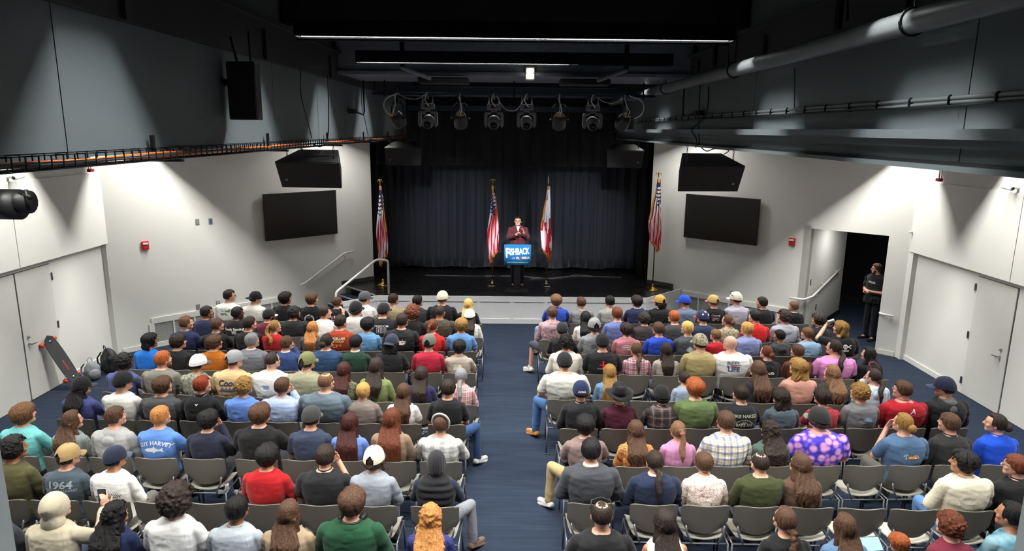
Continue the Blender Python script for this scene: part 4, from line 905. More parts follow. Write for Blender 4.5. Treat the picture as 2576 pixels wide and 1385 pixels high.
def blotch(name, cols, scale=18, kind='noise', dist=1.5):
    key = ('blotch', name)
    if key in MATS: return MATS[key]
    N = NT(name + '_patterned_cloth'); N.b.inputs['Roughness'].default_value = .85; mp = N.coord((1, 1, 1))
    if kind == 'noise': nz = N.n('ShaderNodeTexNoise'); nz.inputs['Scale'].default_value = scale; nz.inputs['Detail'].default_value = 3; nz.inputs['Distortion'].default_value = dist; out = 'Fac'
    else: nz = N.n('ShaderNodeTexVoronoi'); nz.inputs['Scale'].default_value = scale; nz.inputs['Randomness'].default_value = .8; out = 'Distance'
    N.l(mp, 'Vector', nz, 'Vector'); n = len(cols); lo, hi = (.34, .66) if kind == 'noise' else (.3, .8)
    r = N.ramp([(lo + (hi - lo) * i / n, lin(c)) for i, c in enumerate(cols)], 'CONSTANT' if kind == 'noise' and dist > .5 else 'LINEAR'); N.l(nz, out, r, 'Fac'); N.l(r, 'Color', N.b, 'Base Color')
    fold = N.n('ShaderNodeTexNoise'); fold.inputs['Scale'].default_value = 9; N.l(mp, 'Vector', fold, 'Vector'); N.bump(fold, 'Fac', .5, .02); MATS[key] = N.m; return N.m
PAT = {
 'camo': lambda: blotch('gray_green_camo', ['#3c4136', '#6d7362', '#8f9584', '#565c4c', '#b0b3a4'], 26),
 'camotan': lambda: blotch('tan_camo', ['#4b4638', '#8b8166', '#b3a98a', '#6a6350', '#c9c0a3'], 28),
 'camomauve': lambda: blotch('mauve_camo', ['#7d5f66', '#a98a90', '#8f7178', '#b79da0'], 18),
 'camojk': lambda: blotch('olive_camo', ['#2e3226', '#565a41', '#757a5b', '#3b3f2e'], 20),
 'floralorange': lambda: blotch('orange_floral', ['#5b3f22', '#e8762a', '#a8803c', '#d85f1c', '#c9b27a', '#8a6b3a'], 13),
 'floralcream': lambda: blotch('cream_floral', ['#efe6dc', '#e8dcd0', '#b89888', '#efe6dc', '#a3796a', '#ece2d6'], 16),
 'tiedye': lambda: blotch('teal_tie_dye', ['#1f3d52', '#3e7186', '#6a9cae', '#8fb6c2'], 6, dist=.4),
 'jelly': lambda: blotch('purple_jellyfish', ['#dba6dd', '#cf8fd6', '#b070d0', '#5a48c8', '#3c34b4'], 13, 'vor'),
 'knitgray': lambda: fabric('#8b9492', 'knit'),
 'plaidred': lambda: plaid('red_white_blue', '#c9c5cc', '#a8323c', '#23304f', 11),
 'plaidbrown': lambda: plaid('charcoal_brown', '#4a3d3c', '#1d1a1b', '#7a6a66', 9),
 'plaidblue': lambda: plaid('white_blue_yellow', '#e6e6e2', '#5a6f94', '#c9a850', 14, .35),
 'plaidgray': lambda: plaid('gray_white_buffalo', '#d9d8d4', '#8c8d8c', '#c4c3c0', 8.5),
 'plaidpink': lambda: plaid('red_white_small', '#e0cfcc', '#b56a6c', '#7b2f38', 15, .4),
 'denim': lambda: fabric('#5f7f9e', 'denim'), 'lace': lambda: blotch('navy_lace', ['#1e2358', '#242a66', '#3a4080'], 40),
 'lilac': lambda: fabric('#cf8fb8', 'knit'),
}
def topmat(c): return PAT[c]() if c in PAT else fabric(c)
def skinmat(k):
    key = ('skin', k)
    if key in MATS: return MATS[key]
    c = lin({'L': '#d6a389', 'P': '#dba894', 'M': '#b98362', 'T': '#9a6848', 'D': '#4e3326'}[k]); N = NT('skin_' + {'L': 'fair', 'P': 'pink', 'M': 'tan', 'T': 'brown', 'D': 'dark_brown'}[k])
    N.b.inputs['Roughness'].default_value = .5; N.b.inputs['Subsurface Weight'].default_value = .0
    nz = N.n('ShaderNodeTexNoise'); nz.inputs['Scale'].default_value = 30; N.l(N.coord(), 'Vector', nz, 'Vector'); r = N.ramp([(.3, tuple(x * .9 for x in c)), (.7, c)]); N.l(nz, 'Fac', r, 'Fac'); N.l(r, 'Color', N.b, 'Base Color'); MATS[key] = N.m; return N.m
HC = dict(blk='#0f0d0e', dkb='#281d17', brn='#4a3323', ltb='#5f422a', dbl='#80602f', bld='#b0874a', str='#a8703a', gng='#8f4a22', red='#7a2f14', drd='#3a1712', gry='#77777a', aub='#5a2c18', plt='#c2a05c', sbr='#6e5038')
def hairmat(k, curly=False):
    key = ('hair', k, curly)
    if key in MATS: return MATS[key]
    c = lin(HC[k]); N = NT('hair_' + k); N.b.inputs['Roughness'].default_value = .6; N.b.inputs['Specular IOR Level'].default_value = .25
    mp = N.coord((170, 170, 14) if not curly else (60, 60, 60)); nz = N.n('ShaderNodeTexNoise'); nz.inputs['Scale'].default_value = 1; nz.inputs['Detail'].default_value = 3; nz.inputs['Distortion'].default_value = .6 if not curly else 2; N.l(mp, 'Vector', nz, 'Vector')
    r = N.ramp([(.3, tuple(x * .45 for x in c)), (.48, c), (.7, tuple(min(1, x * 1.9 + .012) for x in c))]); N.l(nz, 'Fac', r, 'Fac'); N.l(r, 'Color', N.b, 'Base Color'); N.bump(nz, 'Fac', .9, .006); MATS[key] = N.m; return N.m
# ================================================================== figures
HZ = 1.238                       # height of the skull centre in the seated figure
BLD = dict(m=.97, f=.86, l=1.12, x=1.30, c=.78)
HS = 1.08
def rotz(v, a, c=(0, 0)):
    x, y = v[0] - c[0], v[1] - c[1]; return Vector((c[0] + x * math.cos(a) - y * math.sin(a), c[1] + x * math.sin(a) + y * math.cos(a), v[2]))
def ering(c, rx, ry, n=24, e=2.4, a=0.0, front=1.0):
    R = []
    for k in range(n):
        t = 2 * PI * k / n; cx, sy = math.cos(t), math.sin(t)
        x = rx * abs(cx) ** (2 / e) * (1 if cx >= 0 else -1); y = ry * abs(sy) ** (2 / e) * (1 if sy >= 0 else -1)
        if a: x, y = x * math.cos(a) - y * math.sin(a), x * math.sin(a) + y * math.cos(a)
        R.append((c[0] + x, c[1] + y, c[2]))
    return R
def torso(mb, w, inf, sh, z0=.46, z1=1.20, fat=0.0):
    prof = [(.46, .0, .165, .125), (.55, -.012, .172, .13), (.66, -.035, .158, .12), (.78, -.052, .165, .12), (.88, -.062, .180, .122), (.96, -.064, .192, .118), (1.02, -.06, .182, .102), (1.055, -.052, .148, .088), (1.085, -.042, .098, .072), (1.12, -.03, .058, .058), (1.17, -.015, .054, .056)]
    R = []
    for z, y, rx, ry in prof:
        if z0 <= z <= z1:
            nk = z > 1.09; ww = 1 if nk else w; dd = 1 if nk else (1 + (w - 1) * (.75 if w > 1 else .5)); belly = max(0, w - 1) * .12 * max(0, min(1, (.98 - z) / .3))
            R.append(ering((0, y + belly, z + sh), rx * ww + inf, ry * dd + inf))
    mb.loft(R)
ARMS = {  # pose: (elbow, wrist, hand direction, palm normal) for the right arm (x>0); mirrored for the left
 'lap': ((.250, .00, .765), (.13, .20, .625), (-.35, .9, -.2), (0, -.2, -1)),
 'cross': ((.252, .06, .80), (.02, .17, .84), (-1, .1, .1), (0, -1, 0)),
 'side': ((.285, -.03, .77), (.22, .19, .62), (-.1, .95, -.2), (0, 0, -1)),
}
def hand(mb, w, d, n, side, k=1.0, curl=.35, r=.0085):
    w = Vector(w); d = Vector(d).normalized(); n = Vector(n); n = (n - d * n.dot(d)).normalized(); s = d.cross(n).normalized() * side
    mb.cap_(w, w + d * .03, .026, .028, 10, 3)
    pc = w + d * .055
    R = Matrix((tuple(s), tuple(d), tuple(n))).transposed(); mb.ell(tuple(pc), (.040 * k, .05 * k, .016 * k), R, 14, 8)
    for i, (o, L) in enumerate(((-.028, .92), (-.0095, 1.05), (.0095, 1.0), (.028, .8))):
        p = w + d * .095 * k + s * o * k; dd = d.copy(); ax = s if True else s
        q = Matrix.Rotation(0, 3, 'X'); ang = curl * (.8 + .15 * i)
        for j, l in enumerate((.042, .027, .021)):
            rr = r * (1 - .1 * j); t_ = math.cos(ang) * d + math.sin(ang) * n; p2 = p + t_ * l * L * k; mb.cap_(tuple(p), tuple(p2), rr, rr * .93, 8, 3); p = p2; ang += curl * (1.1)
    p = w + d * .03 - s * .03 * k; t1 = (d * .6 - s * .75 + n * .25).normalized(); p2 = p + t1 * .04 * k; p3 = p2 + (d * .85 - s * .25 + n * .35).normalized() * .032 * k
    mb.cap_(tuple(p), tuple(p2), .013, .0105, 8, 3); mb.cap_(tuple(p2), tuple(p3), .0105, .0085, 8, 3)
def head(mb, yaw, pitch=0.0, sh=0.0, det=False):
    c0 = Vector((0, -.03, HZ - .10 + sh)); Rm = Matrix.Rotation(yaw, 3, 'Z') @ Matrix.Rotation(pitch, 3, 'X')
    def T(p): return tuple(Rm @ (Vector((p[0] * HS, p[1] * HS, (p[2] - HZ) * HS + HZ + sh)) - c0) + c0)
    def E(c, r, rr=None): mb.ell(T(c), tuple(q * HS for q in r), Rm @ (rr if rr is not None else Matrix.Identity(3)), 20, 12)
    def C(a, b, r0, r1): mb.cap_(T(a), T(b), r0 * HS, r1 * HS, 10, 4)
    z = HZ
    E((0, -.005, z + .005), (.077, .097, .093)); E((0, .035, z - .055), (.058, .058, .062)); C((0, .062, z - .092), (0, .058, z - .09), .027, .027)
    C((-.028, .065, z - .078), (.028, .065, z - .078), .026, .026)
    E((0, .01, z - .05), (.062, .07, .05)); E((0, .058, z + .022), (.055, .032, .03))           # jaw side, brow
    C((0, .088, z + .008), (0, .108, z - .026), .008, .012); C((-.011, .095, z - .03), (.011, .095, z - .03), .008, .008)   # nose
    C((-.02, .083, z - .058), (.02, .083, z - .058), .0085, .0085); C((-.018, .082, z - .068), (.018, .082, z - .068), .009, .009)   # lips
    for s in (-1, 1):
        E((s * .077, -.01, z - .02), (.010, .02, .031), Matrix.Rotation(s * -.35, 3, 'Z')); E((s * .045, .06, z - .03), (.024, .022, .022))
        C((s * .015, .084, z + .014), (s * .042, .076, z + .014), .009, .008)
        if det: E((s * .03, .0785, z - .002), (.0135, .012, .010))
    mb.cap_((0, -.036, HZ - .19 + sh), T((0, -.02, z - .08)), .054, .054, 12, 4)
def headmat(yaw, pitch=0.0, sh=0.0):
    c0 = Vector((0, -.03, HZ - .10 + sh)); Rm = (Matrix.Rotation(yaw, 4, 'Z') @ Matrix.Rotation(pitch, 4, 'X'))
    return Matrix.Translation(c0) @ Rm @ Matrix.Translation(Vector((0, .03, .10))) @ Matrix.Scale(HS, 4)
def limb_pts(pose, w, sh, side):
    e, wr, hd, pn = ARMS[pose] if isinstance(pose, str) else pose
    f = lambda p: Vector((p[0] * side * (w if p is e else (w * .9 + .1)), p[1], p[2] + sh))
    shd = Vector((side * .182 * w, -.058, 1.0 + sh)); return shd, f(e), f(wr), Vector((hd[0] * side, hd[1], hd[2])), Vector((pn[0] * side, pn[1], pn[2]))
LEGS = {
 'sit': ((.10, .05, .525), (.115, .44, .535), (.115, .42, .09), (.125, .60, .035)),
 'outR': ((.10, .05, .525), (.34, .34, .54), (.37, .30, .09), (.46, .44, .035)),
 'crossR': ((.10, .05, .545), (.34, .36, .60), (.02, .50, .56), (-.10, .56, .50)),
 'crosslow': ((.10, .05, .54), (.12, .42, .62), (-.16, .55, .30), (-.28, .66, .26)),
 'stand': ((.09, -.02, .50), (.10, .02, .06), (.11, -.01, -.36), (.13, .14, -.405)),
}
def leg_pts(name, side, sh):
    L = LEGS[name]; return [Vector((p[0] * side, p[1], p[2] + sh)) for p in L]
BODY = {}
def figure_meshes(bld, armL, armR, yaw, legL='sit', legR='sit', sh=0.0, pitch=0.0, vox=.008, det=False, curl=(.35, .35)):
    key = (bld, str(armL), str(armR), yaw, legL, legR, sh, pitch, vox)
    if key in BODY: return BODY[key]
    w = BLD[bld]; m = MB(); torso(m, w, 0, sh); head(m, yaw, pitch, sh, det)
    for side, arm, lg, cu in ((-1, armL, legL, curl[0]), (1, armR, legR, curl[1])):
        s, e, wr, hd, pn = limb_pts(arm, w, sh, side); aw = .9 + .35 * (w - 1) if w >= 1 else .85
        m.cap_(s, e, .056 * aw, .043 * aw); m.cap_(e, wr, .043 * aw, .027); hand(m, wr, hd, pn, side, 1.0 if w > .8 else .8, cu)
        h, k, a, t = leg_pts(lg, side, sh); lw = .9 + .45 * (w - 1)
        m.cap_(h, k, .088 * lw, .056 * lw); m.cap_(k, a, .054 * lw, .036); m.cap_(a, t, .036, .024)
    me = remesh(m, vox, 3 if vox > .0065 else 2, 'body'); me.materials.append(None); me['shared'] = 1; BODY[key] = me; return me
SHIRT = {}
def shirt_mesh(bld, armL, armR, sleeve, puffy=0.0, sh=0.0, seed=0, hem=.50, vox=.009):
    key = (bld, str(armL), str(armR), sleeve, puffy, sh, hem)
    if key in SHIRT: return SHIRT[key]
    w = BLD[bld]; m = MB(); inf = .014 + puffy; torso(m, w, inf, sh, hem, 1.09)
    m.loft([ering((0, -.052, 1.045 + sh), .135 * w + inf, .085 + inf), ering((0, -.040, 1.098 + sh), .072 + inf * .5, .062 + inf * .5)])
    for side, arm in ((-1, armL), (1, armR)):
        s, e, wr, hd, pn = limb_pts(arm, w, sh, side); aw = (.9 + .35 * (w - 1) if w >= 1 else .85)
        if sleeve == 'none': m.cap_(s + Vector((-side * .05, 0, -.01)), s + Vector((-side * .02, 0, -.03)), .055 * aw + inf, .05 * aw + inf); continue
        if sleeve == 'short': m.cap_(s, s + (e - s) * .62, .056 * aw + inf, .053 * aw + inf * 1.3, 16, 4)
        else: m.cap_(s, e, .056 * aw + inf, .046 * aw + inf); m.cap_(e, e + (wr - e) * .93, .046 * aw + inf, .030 + inf * .9)
    me = remesh(m, vox, 5, 'shirt'); V = getv(me); V0 = V.copy(); n = np.empty(len(me.vertices) * 3); me.vertex_normals.foreach_get('vector', n); n = n.reshape(-1, 3); Q = V * np.array([.7, 1, 1.6]); f1 = wob(Q, 15, seed + 5); f2 = wob(Q, 34, seed + 9, 6); V = V + n * (.007 * (1 - 2.2 * np.abs(f1)) * (1 + .8 * np.clip((.95 + sh - V[:, 2]) / .3, 0, 1)) + .0035 * (1 - 2 * np.abs(f2)))[:, None]
    # horizontal pull folds across the back
    setv(me, V); me.materials.append(None); me['shared'] = 1; SHIRT[key] = me; return me
TR = {}
def trouser_mesh(bld, legL, legR, short, sh=0.0):
    key = (bld, legL, legR, short, sh)
    if key in TR: return TR[key]
    w = BLD[bld]; m = MB(); torso(m, w, .016, sh, .45, .60); lw = .9 + .45 * (w - 1)
    for side, lg in ((-1, legL), (1, legR)):
        h, k, a, t = leg_pts(lg, side, sh); m.cap_(h, k, .088 * lw + .012, .058 * lw + .012)
        if not short: m.cap_(k, a + (k - a) * .06, .058 * lw + .011, .044 + .012)
    me = remesh(m, .011, 4, 'trousers'); crumple(me, .004, 20, 9); me.materials.append(None); me['shared'] = 1; TR[key] = me; return me
SHOE = {}
def shoe_mesh(lg, side, sh=0.0, boot=False):
    key = (lg, side, sh, boot)
    if key in SHOE: return SHOE[key]
    h, k, a, t = leg_pts(lg, side, sh); m = MB(); d = (t - a).normalized()
    dn = (a - k).normalized(); dn = (dn - d * dn.dot(d)); dn = dn.normalized() if dn.length > .1 else Vector((0, 0, -1))
    heel = a + dn * .03 - d * .03
    m.cap_(heel, t + dn * .002 + d * .02, .043, .036); m.cap_(a, a - dn * (.03 + .07 * boot), .045, .047); s_ = d.cross(dn).normalized()
    c = (heel + t + d * .02) / 2 + dn * .032; Rm = Matrix((tuple(s_), tuple(d), tuple(-dn))).transposed(); m.bev(tuple(c), (.088, .29, .03), .012, Rm)
    me = remesh(m, .009, 2, 'shoe'); me.materials.append(None); me['shared'] = 1; SHOE[key] = me; return me
# ---------------- hair (local to the skull centre, face towards +Y)
HAIR = {}
LONGS = ('long', 'vlong', 'curlylong', 'wavylong', 'mid', 'pony', 'lowpony', 'braid', 'mullet', 'bob')
def hair_mesh(style, seed=0, capped=False, q=0.0):
    if q and style in LONGS:
        k2 = (style, seed, capped, q)
        if k2 in HAIR: return HAIR[k2]
        me = hair_mesh(style, seed, capped).copy(); V = getv(me).copy(); w_ = np.clip((-.05 - V[:, 2]) / .12, 0, 1); w_ = w_ * w_ * (3 - 2 * w_); a = -q * .92 * w_; x, y = V[:, 0].copy(), V[:, 1] + .01; V[:, 0] = x * np.cos(a) - y * np.sin(a); V[:, 1] = x * np.sin(a) + y * np.cos(a) - .01; setv(me, V); me['shared'] = 1; HAIR[k2] = me; return me
    key = (style, seed, capped)
    if key in HAIR: return HAIR[key]
    rr = random.Random(hash(style) % 1000 if False else sum(map(ord, style)) + seed * 7); sd = sum(map(ord, style)) + seed * 13
    curly = style.startswith('curly'); m = MB()
    P = dict(t=.014, nape=-.065, side=-.02, amp=.006, fr=22)
    if style == 'buzz': P.update(t=.004, nape=-.05, side=-.03, amp=.001)
    elif style == 'short': P.update(t=.013, nape=-.072, side=-.015, amp=.006)
    elif style in ('mop', 'wavy'): P.update(t=.020, nape=-.095, side=-.045, amp=.010, fr=20)
    elif style == 'shag': P.update(t=.026, nape=-.10, side=-.06, amp=.013, fr=18)
    elif style == 'curly': P.update(t=.024, nape=-.09, side=-.05, amp=.013, fr=60)
    elif style == 'curlybig': P.update(t=.042, nape=-.11, side=-.08, amp=.016, fr=48)
    elif style in ('long', 'vlong', 'bob', 'curlylong', 'wavylong', 'mullet', 'mid'): P.update(t=.018, nape=-.10, side=-.09, amp=.005, fr=30)
    elif style in ('pony', 'bun', 'braid', 'lowpony', 'bigbun', 'knot'): P.update(t=.010, nape=-.07, side=-.03, amp=.003, fr=40)
    elif style == 'bald': P.update(t=.004, nape=-.05, side=-.03, amp=.001)
    elif style == 'thin': P.update(t=.007, nape=-.06, side=-.02, amp=.002)
    NA, NE = 72, 44; rings = []
    for j in range(NE + 1):
        el = -PI / 2 + PI * j / NE; R = []
        for i in range(NA):
            az = 2 * PI * i / NA; d = (math.cos(el) * math.sin(az), math.cos(el) * math.cos(az), math.sin(el))   # az 0 = face
            rs = 1 / math.sqrt((d[0] / .077) ** 2 + (d[1] / .097) ** 2 + (d[2] / .095) ** 2)
            z = d[2] * rs; front = math.cos(az)
            lim = (P['nape'] if front < -.25 else P['side'] if front < .45 else .052 if style not in ('mop', 'wavy', 'shag', 'curlybig', 'mid') else .032)
            if -.25 <= front < .45: u = (front + .25) / .7; lim = P['nape'] * (1 - u) + P['side'] * u
            k = max(0, min(1, (z - lim) / .022)); t = P['t'] * k - .012 * (1 - k)
            if style in ('bald',) and z > .02: t = -.01
            if style == 'thin' and d[2] > .80: t = -.004
            R.append((d[0] * (rs + t), d[1] * (rs + t) - .005, d[2] * (rs + t) + .005 + (P['t'] * .25 if d[2] > .5 else 0)))
        rings.append(R)
    m.loft(rings)
    def scalp(az, el, t):
        d = (math.cos(el) * math.sin(az), math.cos(el) * math.cos(az), math.sin(el)); rs = 1 / math.sqrt((d[0] / .077) ** 2 + (d[1] / .097) ** 2 + (d[2] / .095) ** 2) + t
        return (d[0] * rs, d[1] * rs - .005, d[2] * rs + .005)
    if style in ('short', 'mop', 'wavy', 'shag', 'mid', 'mullet', 'bob'):
        n, r0, low, tk = {'short': (44, .0085, .12, .007), 'mop': (54, .012, -.30, .018), 'wavy': (54, .012, -.34, .020), 'shag': (60, .013, -.5, .022), 'mid': (50, .012, -.4, .018), 'mullet': (50, .011, -.3, .015), 'bob': (40, .010, -.3, .016)}[style]
        for q in range(n):
            az = 2 * PI * (q + rr.random()) / n; fr_ = math.cos(az); e0 = rr.uniform(.75, 1.25); e1 = (low + rr.uniform(-.12, .12)) if fr_ < .3 else (.45 + rr.uniform(-.1, .15) if fr_ > .7 else .15)
            sw = rr.uniform(-.3, .45); P_ = [scalp(az + sw * u, e0 + (e1 - e0) * u, tk * (1 + .35 * math.sin(u * PI)) + (.006 if u > .9 and style != 'short' else 0)) for u in (0, .25, .5, .75, 1)]
            m.tube(P_, [r0 * .6, r0, r0 * 1.05, r0 * .85, r0 * .3], 8)
    if curly:
        n, r0, lo = {'curly': (230, .0125, -.55), 'curlybig': (280, .0175, -.75), 'curlylong': (200, .014, -.6)}[style]
        for q in range(n):
            el = math.asin(rr.uniform(math.sin(lo), 1)); az = rr.uniform(0, 2 * PI)
            if math.cos(az) > .35 and el < .42: continue
            p_ = scalp(az, el, P['t'] * rr.uniform(.7, 1.1)); k_ = r0 * rr.uniform(.7, 1.25); m.ell(p_, (k_, k_, k_ * .9), None, 8, 6)
    def curtain_(L, wd, thick=.038, back=-.188, flare=1.0):
        nl = 34
        for q in range(nl):
            s0 = rr.uniform(-1, 1); ln = L * rr.uniform(.70, 1.06); wav = .010 if style in ('wavylong', 'curlylong', 'mid') else .003; ph_ = rr.uniform(0, 6); P_ = []; R_ = []
            for i in range(9):
                u = i / 8; z = -.01 - ln * u; zz = min(1, max(0, (-z - .05) / .16)); y = -.055 + (back + .055) * zz ** 1.1 - thick * (1 - .45 * u) * math.sqrt(max(0, 1 - (s0 * .9) ** 2)) * .92
                ww = (.074 + (wd - .074) * min(1, u * 2)) * (1 - .25 * max(0, u - .75) / .25); P_.append((s0 * ww * 1.0 + wav * math.sin(z * 38 + ph_), y, z)); R_.append((.011 + .003 * (u > .2)) * (1 if u < .85 else .45))
            m.tube(P_, R_, 8)
        if curly:
            for q in range(230):
                u = rr.random(); s0 = rr.uniform(-1.1, 1.1); z = -.01 - L * u; zz = min(1, max(0, (-z - .05) / .16)); y = -.055 + (back + .055) * zz ** 1.1 - thick * (1 - .45 * u) * math.sqrt(max(0, 1 - (s0 * .85) ** 2)) * .9
                k_ = rr.uniform(.010, .019); m.ell((s0 * (.085 + (wd - .085) * min(1, u * 2)), y, z), (k_, k_, k_), None, 8, 6)
        R = []; n = 12
        for i in range(n + 1):
            u = i / n; z = -.01 - L * .84 * u; zz = min(1, max(0, (-z - .05) / .16))
            y = -.055 + (back + .055) * zz ** 1.1; ww = (.074 + (wd - .074) * min(1, u * 2)) * (flare if u > .5 else 1) * (1 - .5 * max(0, u - .6) / .4)
            R.append(ering((.006 * math.sin(u * 5 + seed), y, z), ww, thick * (1 - .7 * u), 28, 2.2))
        m.loft(R)
        if L > .14:
            for s in (-1, 1): m.cap_((s * .07, -.0, -.0), (s * .08, -.06, -.15), .026, .03)
    if style == 'long': curtain_(.36, .105)
    if style == 'vlong': curtain_(.47, .115, .036, -.19)
    if style == 'bob': curtain_(.12, .092, .055, -.09)
    if style == 'mid': curtain_(.16, .095, .055, -.12)
    if style == 'mullet': curtain_(.17, .075, .04, -.13)
    if style == 'curlylong': curtain_(.34, .125, .055, -.195)
    if style == 'wavylong': curtain_(.36, .115, .045, -.192)
    if style in ('pony', 'lowpony', 'braid'):
        z0 = .03 if style == 'pony' else -.05
        pts = [(0, -.10, z0), (0, -.135, z0 - .02), (.0, -.175, -.12), (.01, -.225, -.22), (.005, -.23, -.33 if style != 'pony' else -.30)]
        rs = [.022, .026, .034, .030, .010] if style != 'braid' else [.024, .022, .022, .018, .010]
        m.tube(pts, rs, 14); m.ell((0, -.095, z0), (.04, .03, .03))
        if style == 'braid':
            for i in range(9): u = i / 8; m.ell((.010 * (-1) ** i, -.14 - .085 * u ** .7, -.05 - .27 * u), (.024 - .008 * u, .022 - .006 * u, .024))
    if style == 'bun': m.ell((0, -.115, -.025), (.052, .042, .045))
    if style == 'bigbun': m.ell((.01, -.11, .03), (.058, .05, .055)); m.ell((-.02, -.12, .0), (.04, .04, .04))
    if style == 'knot': m.ell((0, -.1, .055), (.045, .04, .042))
    me = remesh(m, .0055 if style not in ('vlong', 'curlylong', 'wavylong') else .0065, 1, 'hair')
    V = getv(me); n = np.empty(len(me.vertices) * 3); me.vertex_normals.foreach_get('vector', n); n = n.reshape(-1, 3)
    out = (np.sqrt((V[:, 0] / .077) ** 2 + (V[:, 1] / .097) ** 2 + (V[:, 2] / .095) ** 2) > 1.02) | (V[:, 2] < -.11)
    if curly or style in ('shag',): w_ = wob(V, P['fr'] if curly and style != 'curlylong' else (60 if curly else 26), sd, 7); a = .004 if curly else .006
    else:
        az = np.arctan2(V[:, 0], V[:, 1] + .02); rh = np.hypot(V[:, 0], V[:, 1] + .03); r_ = np.random.RandomState(sd); w_ = np.zeros(len(V))
        for q in range(5): w_ += np.sin(az * r_.randint(6, 15) + V[:, 2] * r_.uniform(-22, 22) + r_.uniform(0, 6)) 
        for q in range(3): w_ += np.sin(V[:, 0] * r_.uniform(120, 260) + V[:, 2] * r_.uniform(-14, 14) + r_.uniform(0, 6)) * (V[:, 2] < .0)
        w_ /= 5; a = P['amp'] * .6
    fall = np.clip((V[:, 2] + .11) / .05, .35, 1)
    V2 = V + n * (a * w_ * (out * 1.0))[:, None]
    if style in ('wavylong', 'wavy', 'mid'): V2[:, 0] += .006 * np.sin(V[:, 2] * 42 + V[:, 0] * 30) * (V[:, 2] < .02)
    if capped:
        lowz = -.012 - .022 * np.clip(-V2[:, 1] / .1, 0, 1) + .004; nr = np.sqrt((V2[:, 0] / .077) ** 2 + ((V2[:, 1] + .005) / .097) ** 2 + (V2[:, 2] / .095) ** 2); up = V2[:, 2] > lowz
        k = np.where(up & (nr > 1.04), 1.04 / nr, 1.0); V2 = V2 * k[:, None]
    setv(me, V2); me.materials.append(None); me['shared'] = 1; HAIR[key] = me; return me
def place(name, me, mat, par, mx=None):
    o = bpy.data.objects.new(name, me); COL.objects.link(o); o.parent = par
    if me.materials and (me.get('shared') or me.users > 1):
        o.material_slots[0].link = 'OBJECT'; o.material_slots[0].material = mat
    else:
        if not me.materials: me.materials.append(mat)
        else: me.materials[0] = mat
    if mx is not None: o.matrix_local = mx
    return o
CAP = {}
def cap_meshes(kind):
    if kind in CAP: return CAP[kind]
    m = MB(); NA, NE = 48, 14; rings = []; g = {}
    rx, ry, rz = (.094, .113, .108)
    if kind == 'beanie': rx, ry, rz = .096, .115, .122
    G = []
    for j in range(NE + 1):
        el = (PI / 2) * j / NE; row = []
        for i in range(NA):
            az = 2 * PI * i / NA; seam = 1 - .012 * (abs(math.sin(az * 3)) < .1) if kind != 'beanie' else 1 + .01 * math.sin(az * 24) * (j < 5)
            low = -.012 - .022 * max(0, -math.cos(az)) if kind != 'beanie' else -.03 - .03 * max(0, -math.cos(az))
            row.append((rx * math.cos(el) ** .8 * math.sin(az) * seam if j < NE else 0, (ry * math.cos(el) ** .8 * math.cos(az) * seam if j < NE else 0) - .004, low + (rz - low) * math.sin(el) ** 1.0 if True else 0))
        G.append(row)
    V = [p for r in G for p in r]; F = []
    for j in range(NE):
        for i in range(NA):
            az = 2 * PI * (i + .5) / NA; back = abs(az - PI)
            if kind == 'open' and j < 5 and back < .42 * math.cos(j / 5 * PI / 2): continue
            F.append((j * NA + i, j * NA + (i + 1) % NA, (j + 1) * NA + (i + 1) % NA, (j + 1) * NA + i))
    m.add(V, F); me = m.mesh('cap_crown', True); me.materials.append(None); me['shared'] = 1
    br = shell(lambda u, v: ((2 * u - 1) * (.078 - .012 * v * 0) * (1 - .0 * v), .088 * math.sqrt(max(0, 1 - ((2 * u - 1) * .8) ** 2)) + .01 + v * .078 * math.sqrt(max(0.05, 1 - (2 * u - 1) ** 2)), .0 - .022 * (2 * u - 1) ** 2 - .018 * v + .008), 16, 6, .005).mesh('brim', True); br.materials.append(None); br['shared'] = 1
    bt = MB().ell((0, -.004, rz), (.008, .008, .005), None, 10, 6).mesh('cap_button', True); bt.materials.append(None); bt['shared'] = 1
    CAP[kind] = (me, br, bt); return CAP[kind]
def glasses_mesh():
    if 'g' in CAP: return CAP['g']
    m = MB()
    for s in (-1, 1):
        m.tube([(s * .032 + .024 * math.cos(a), .108, .0 + .017 * math.sin(a)) for a in [i * PI / 8 for i in range(17)]], .0022, 6); m.tube([(s * .056, .106, .004), (s * .082, .06, .006), (s * .084, -.01, .0)], .0022, 6)
    m.tube([(-.008, .108, .002), (.008, .108, .002)], .002, 6); me = m.mesh('glasses', True); me.materials.append(None); me['shared'] = 1; CAP['g'] = me; return me
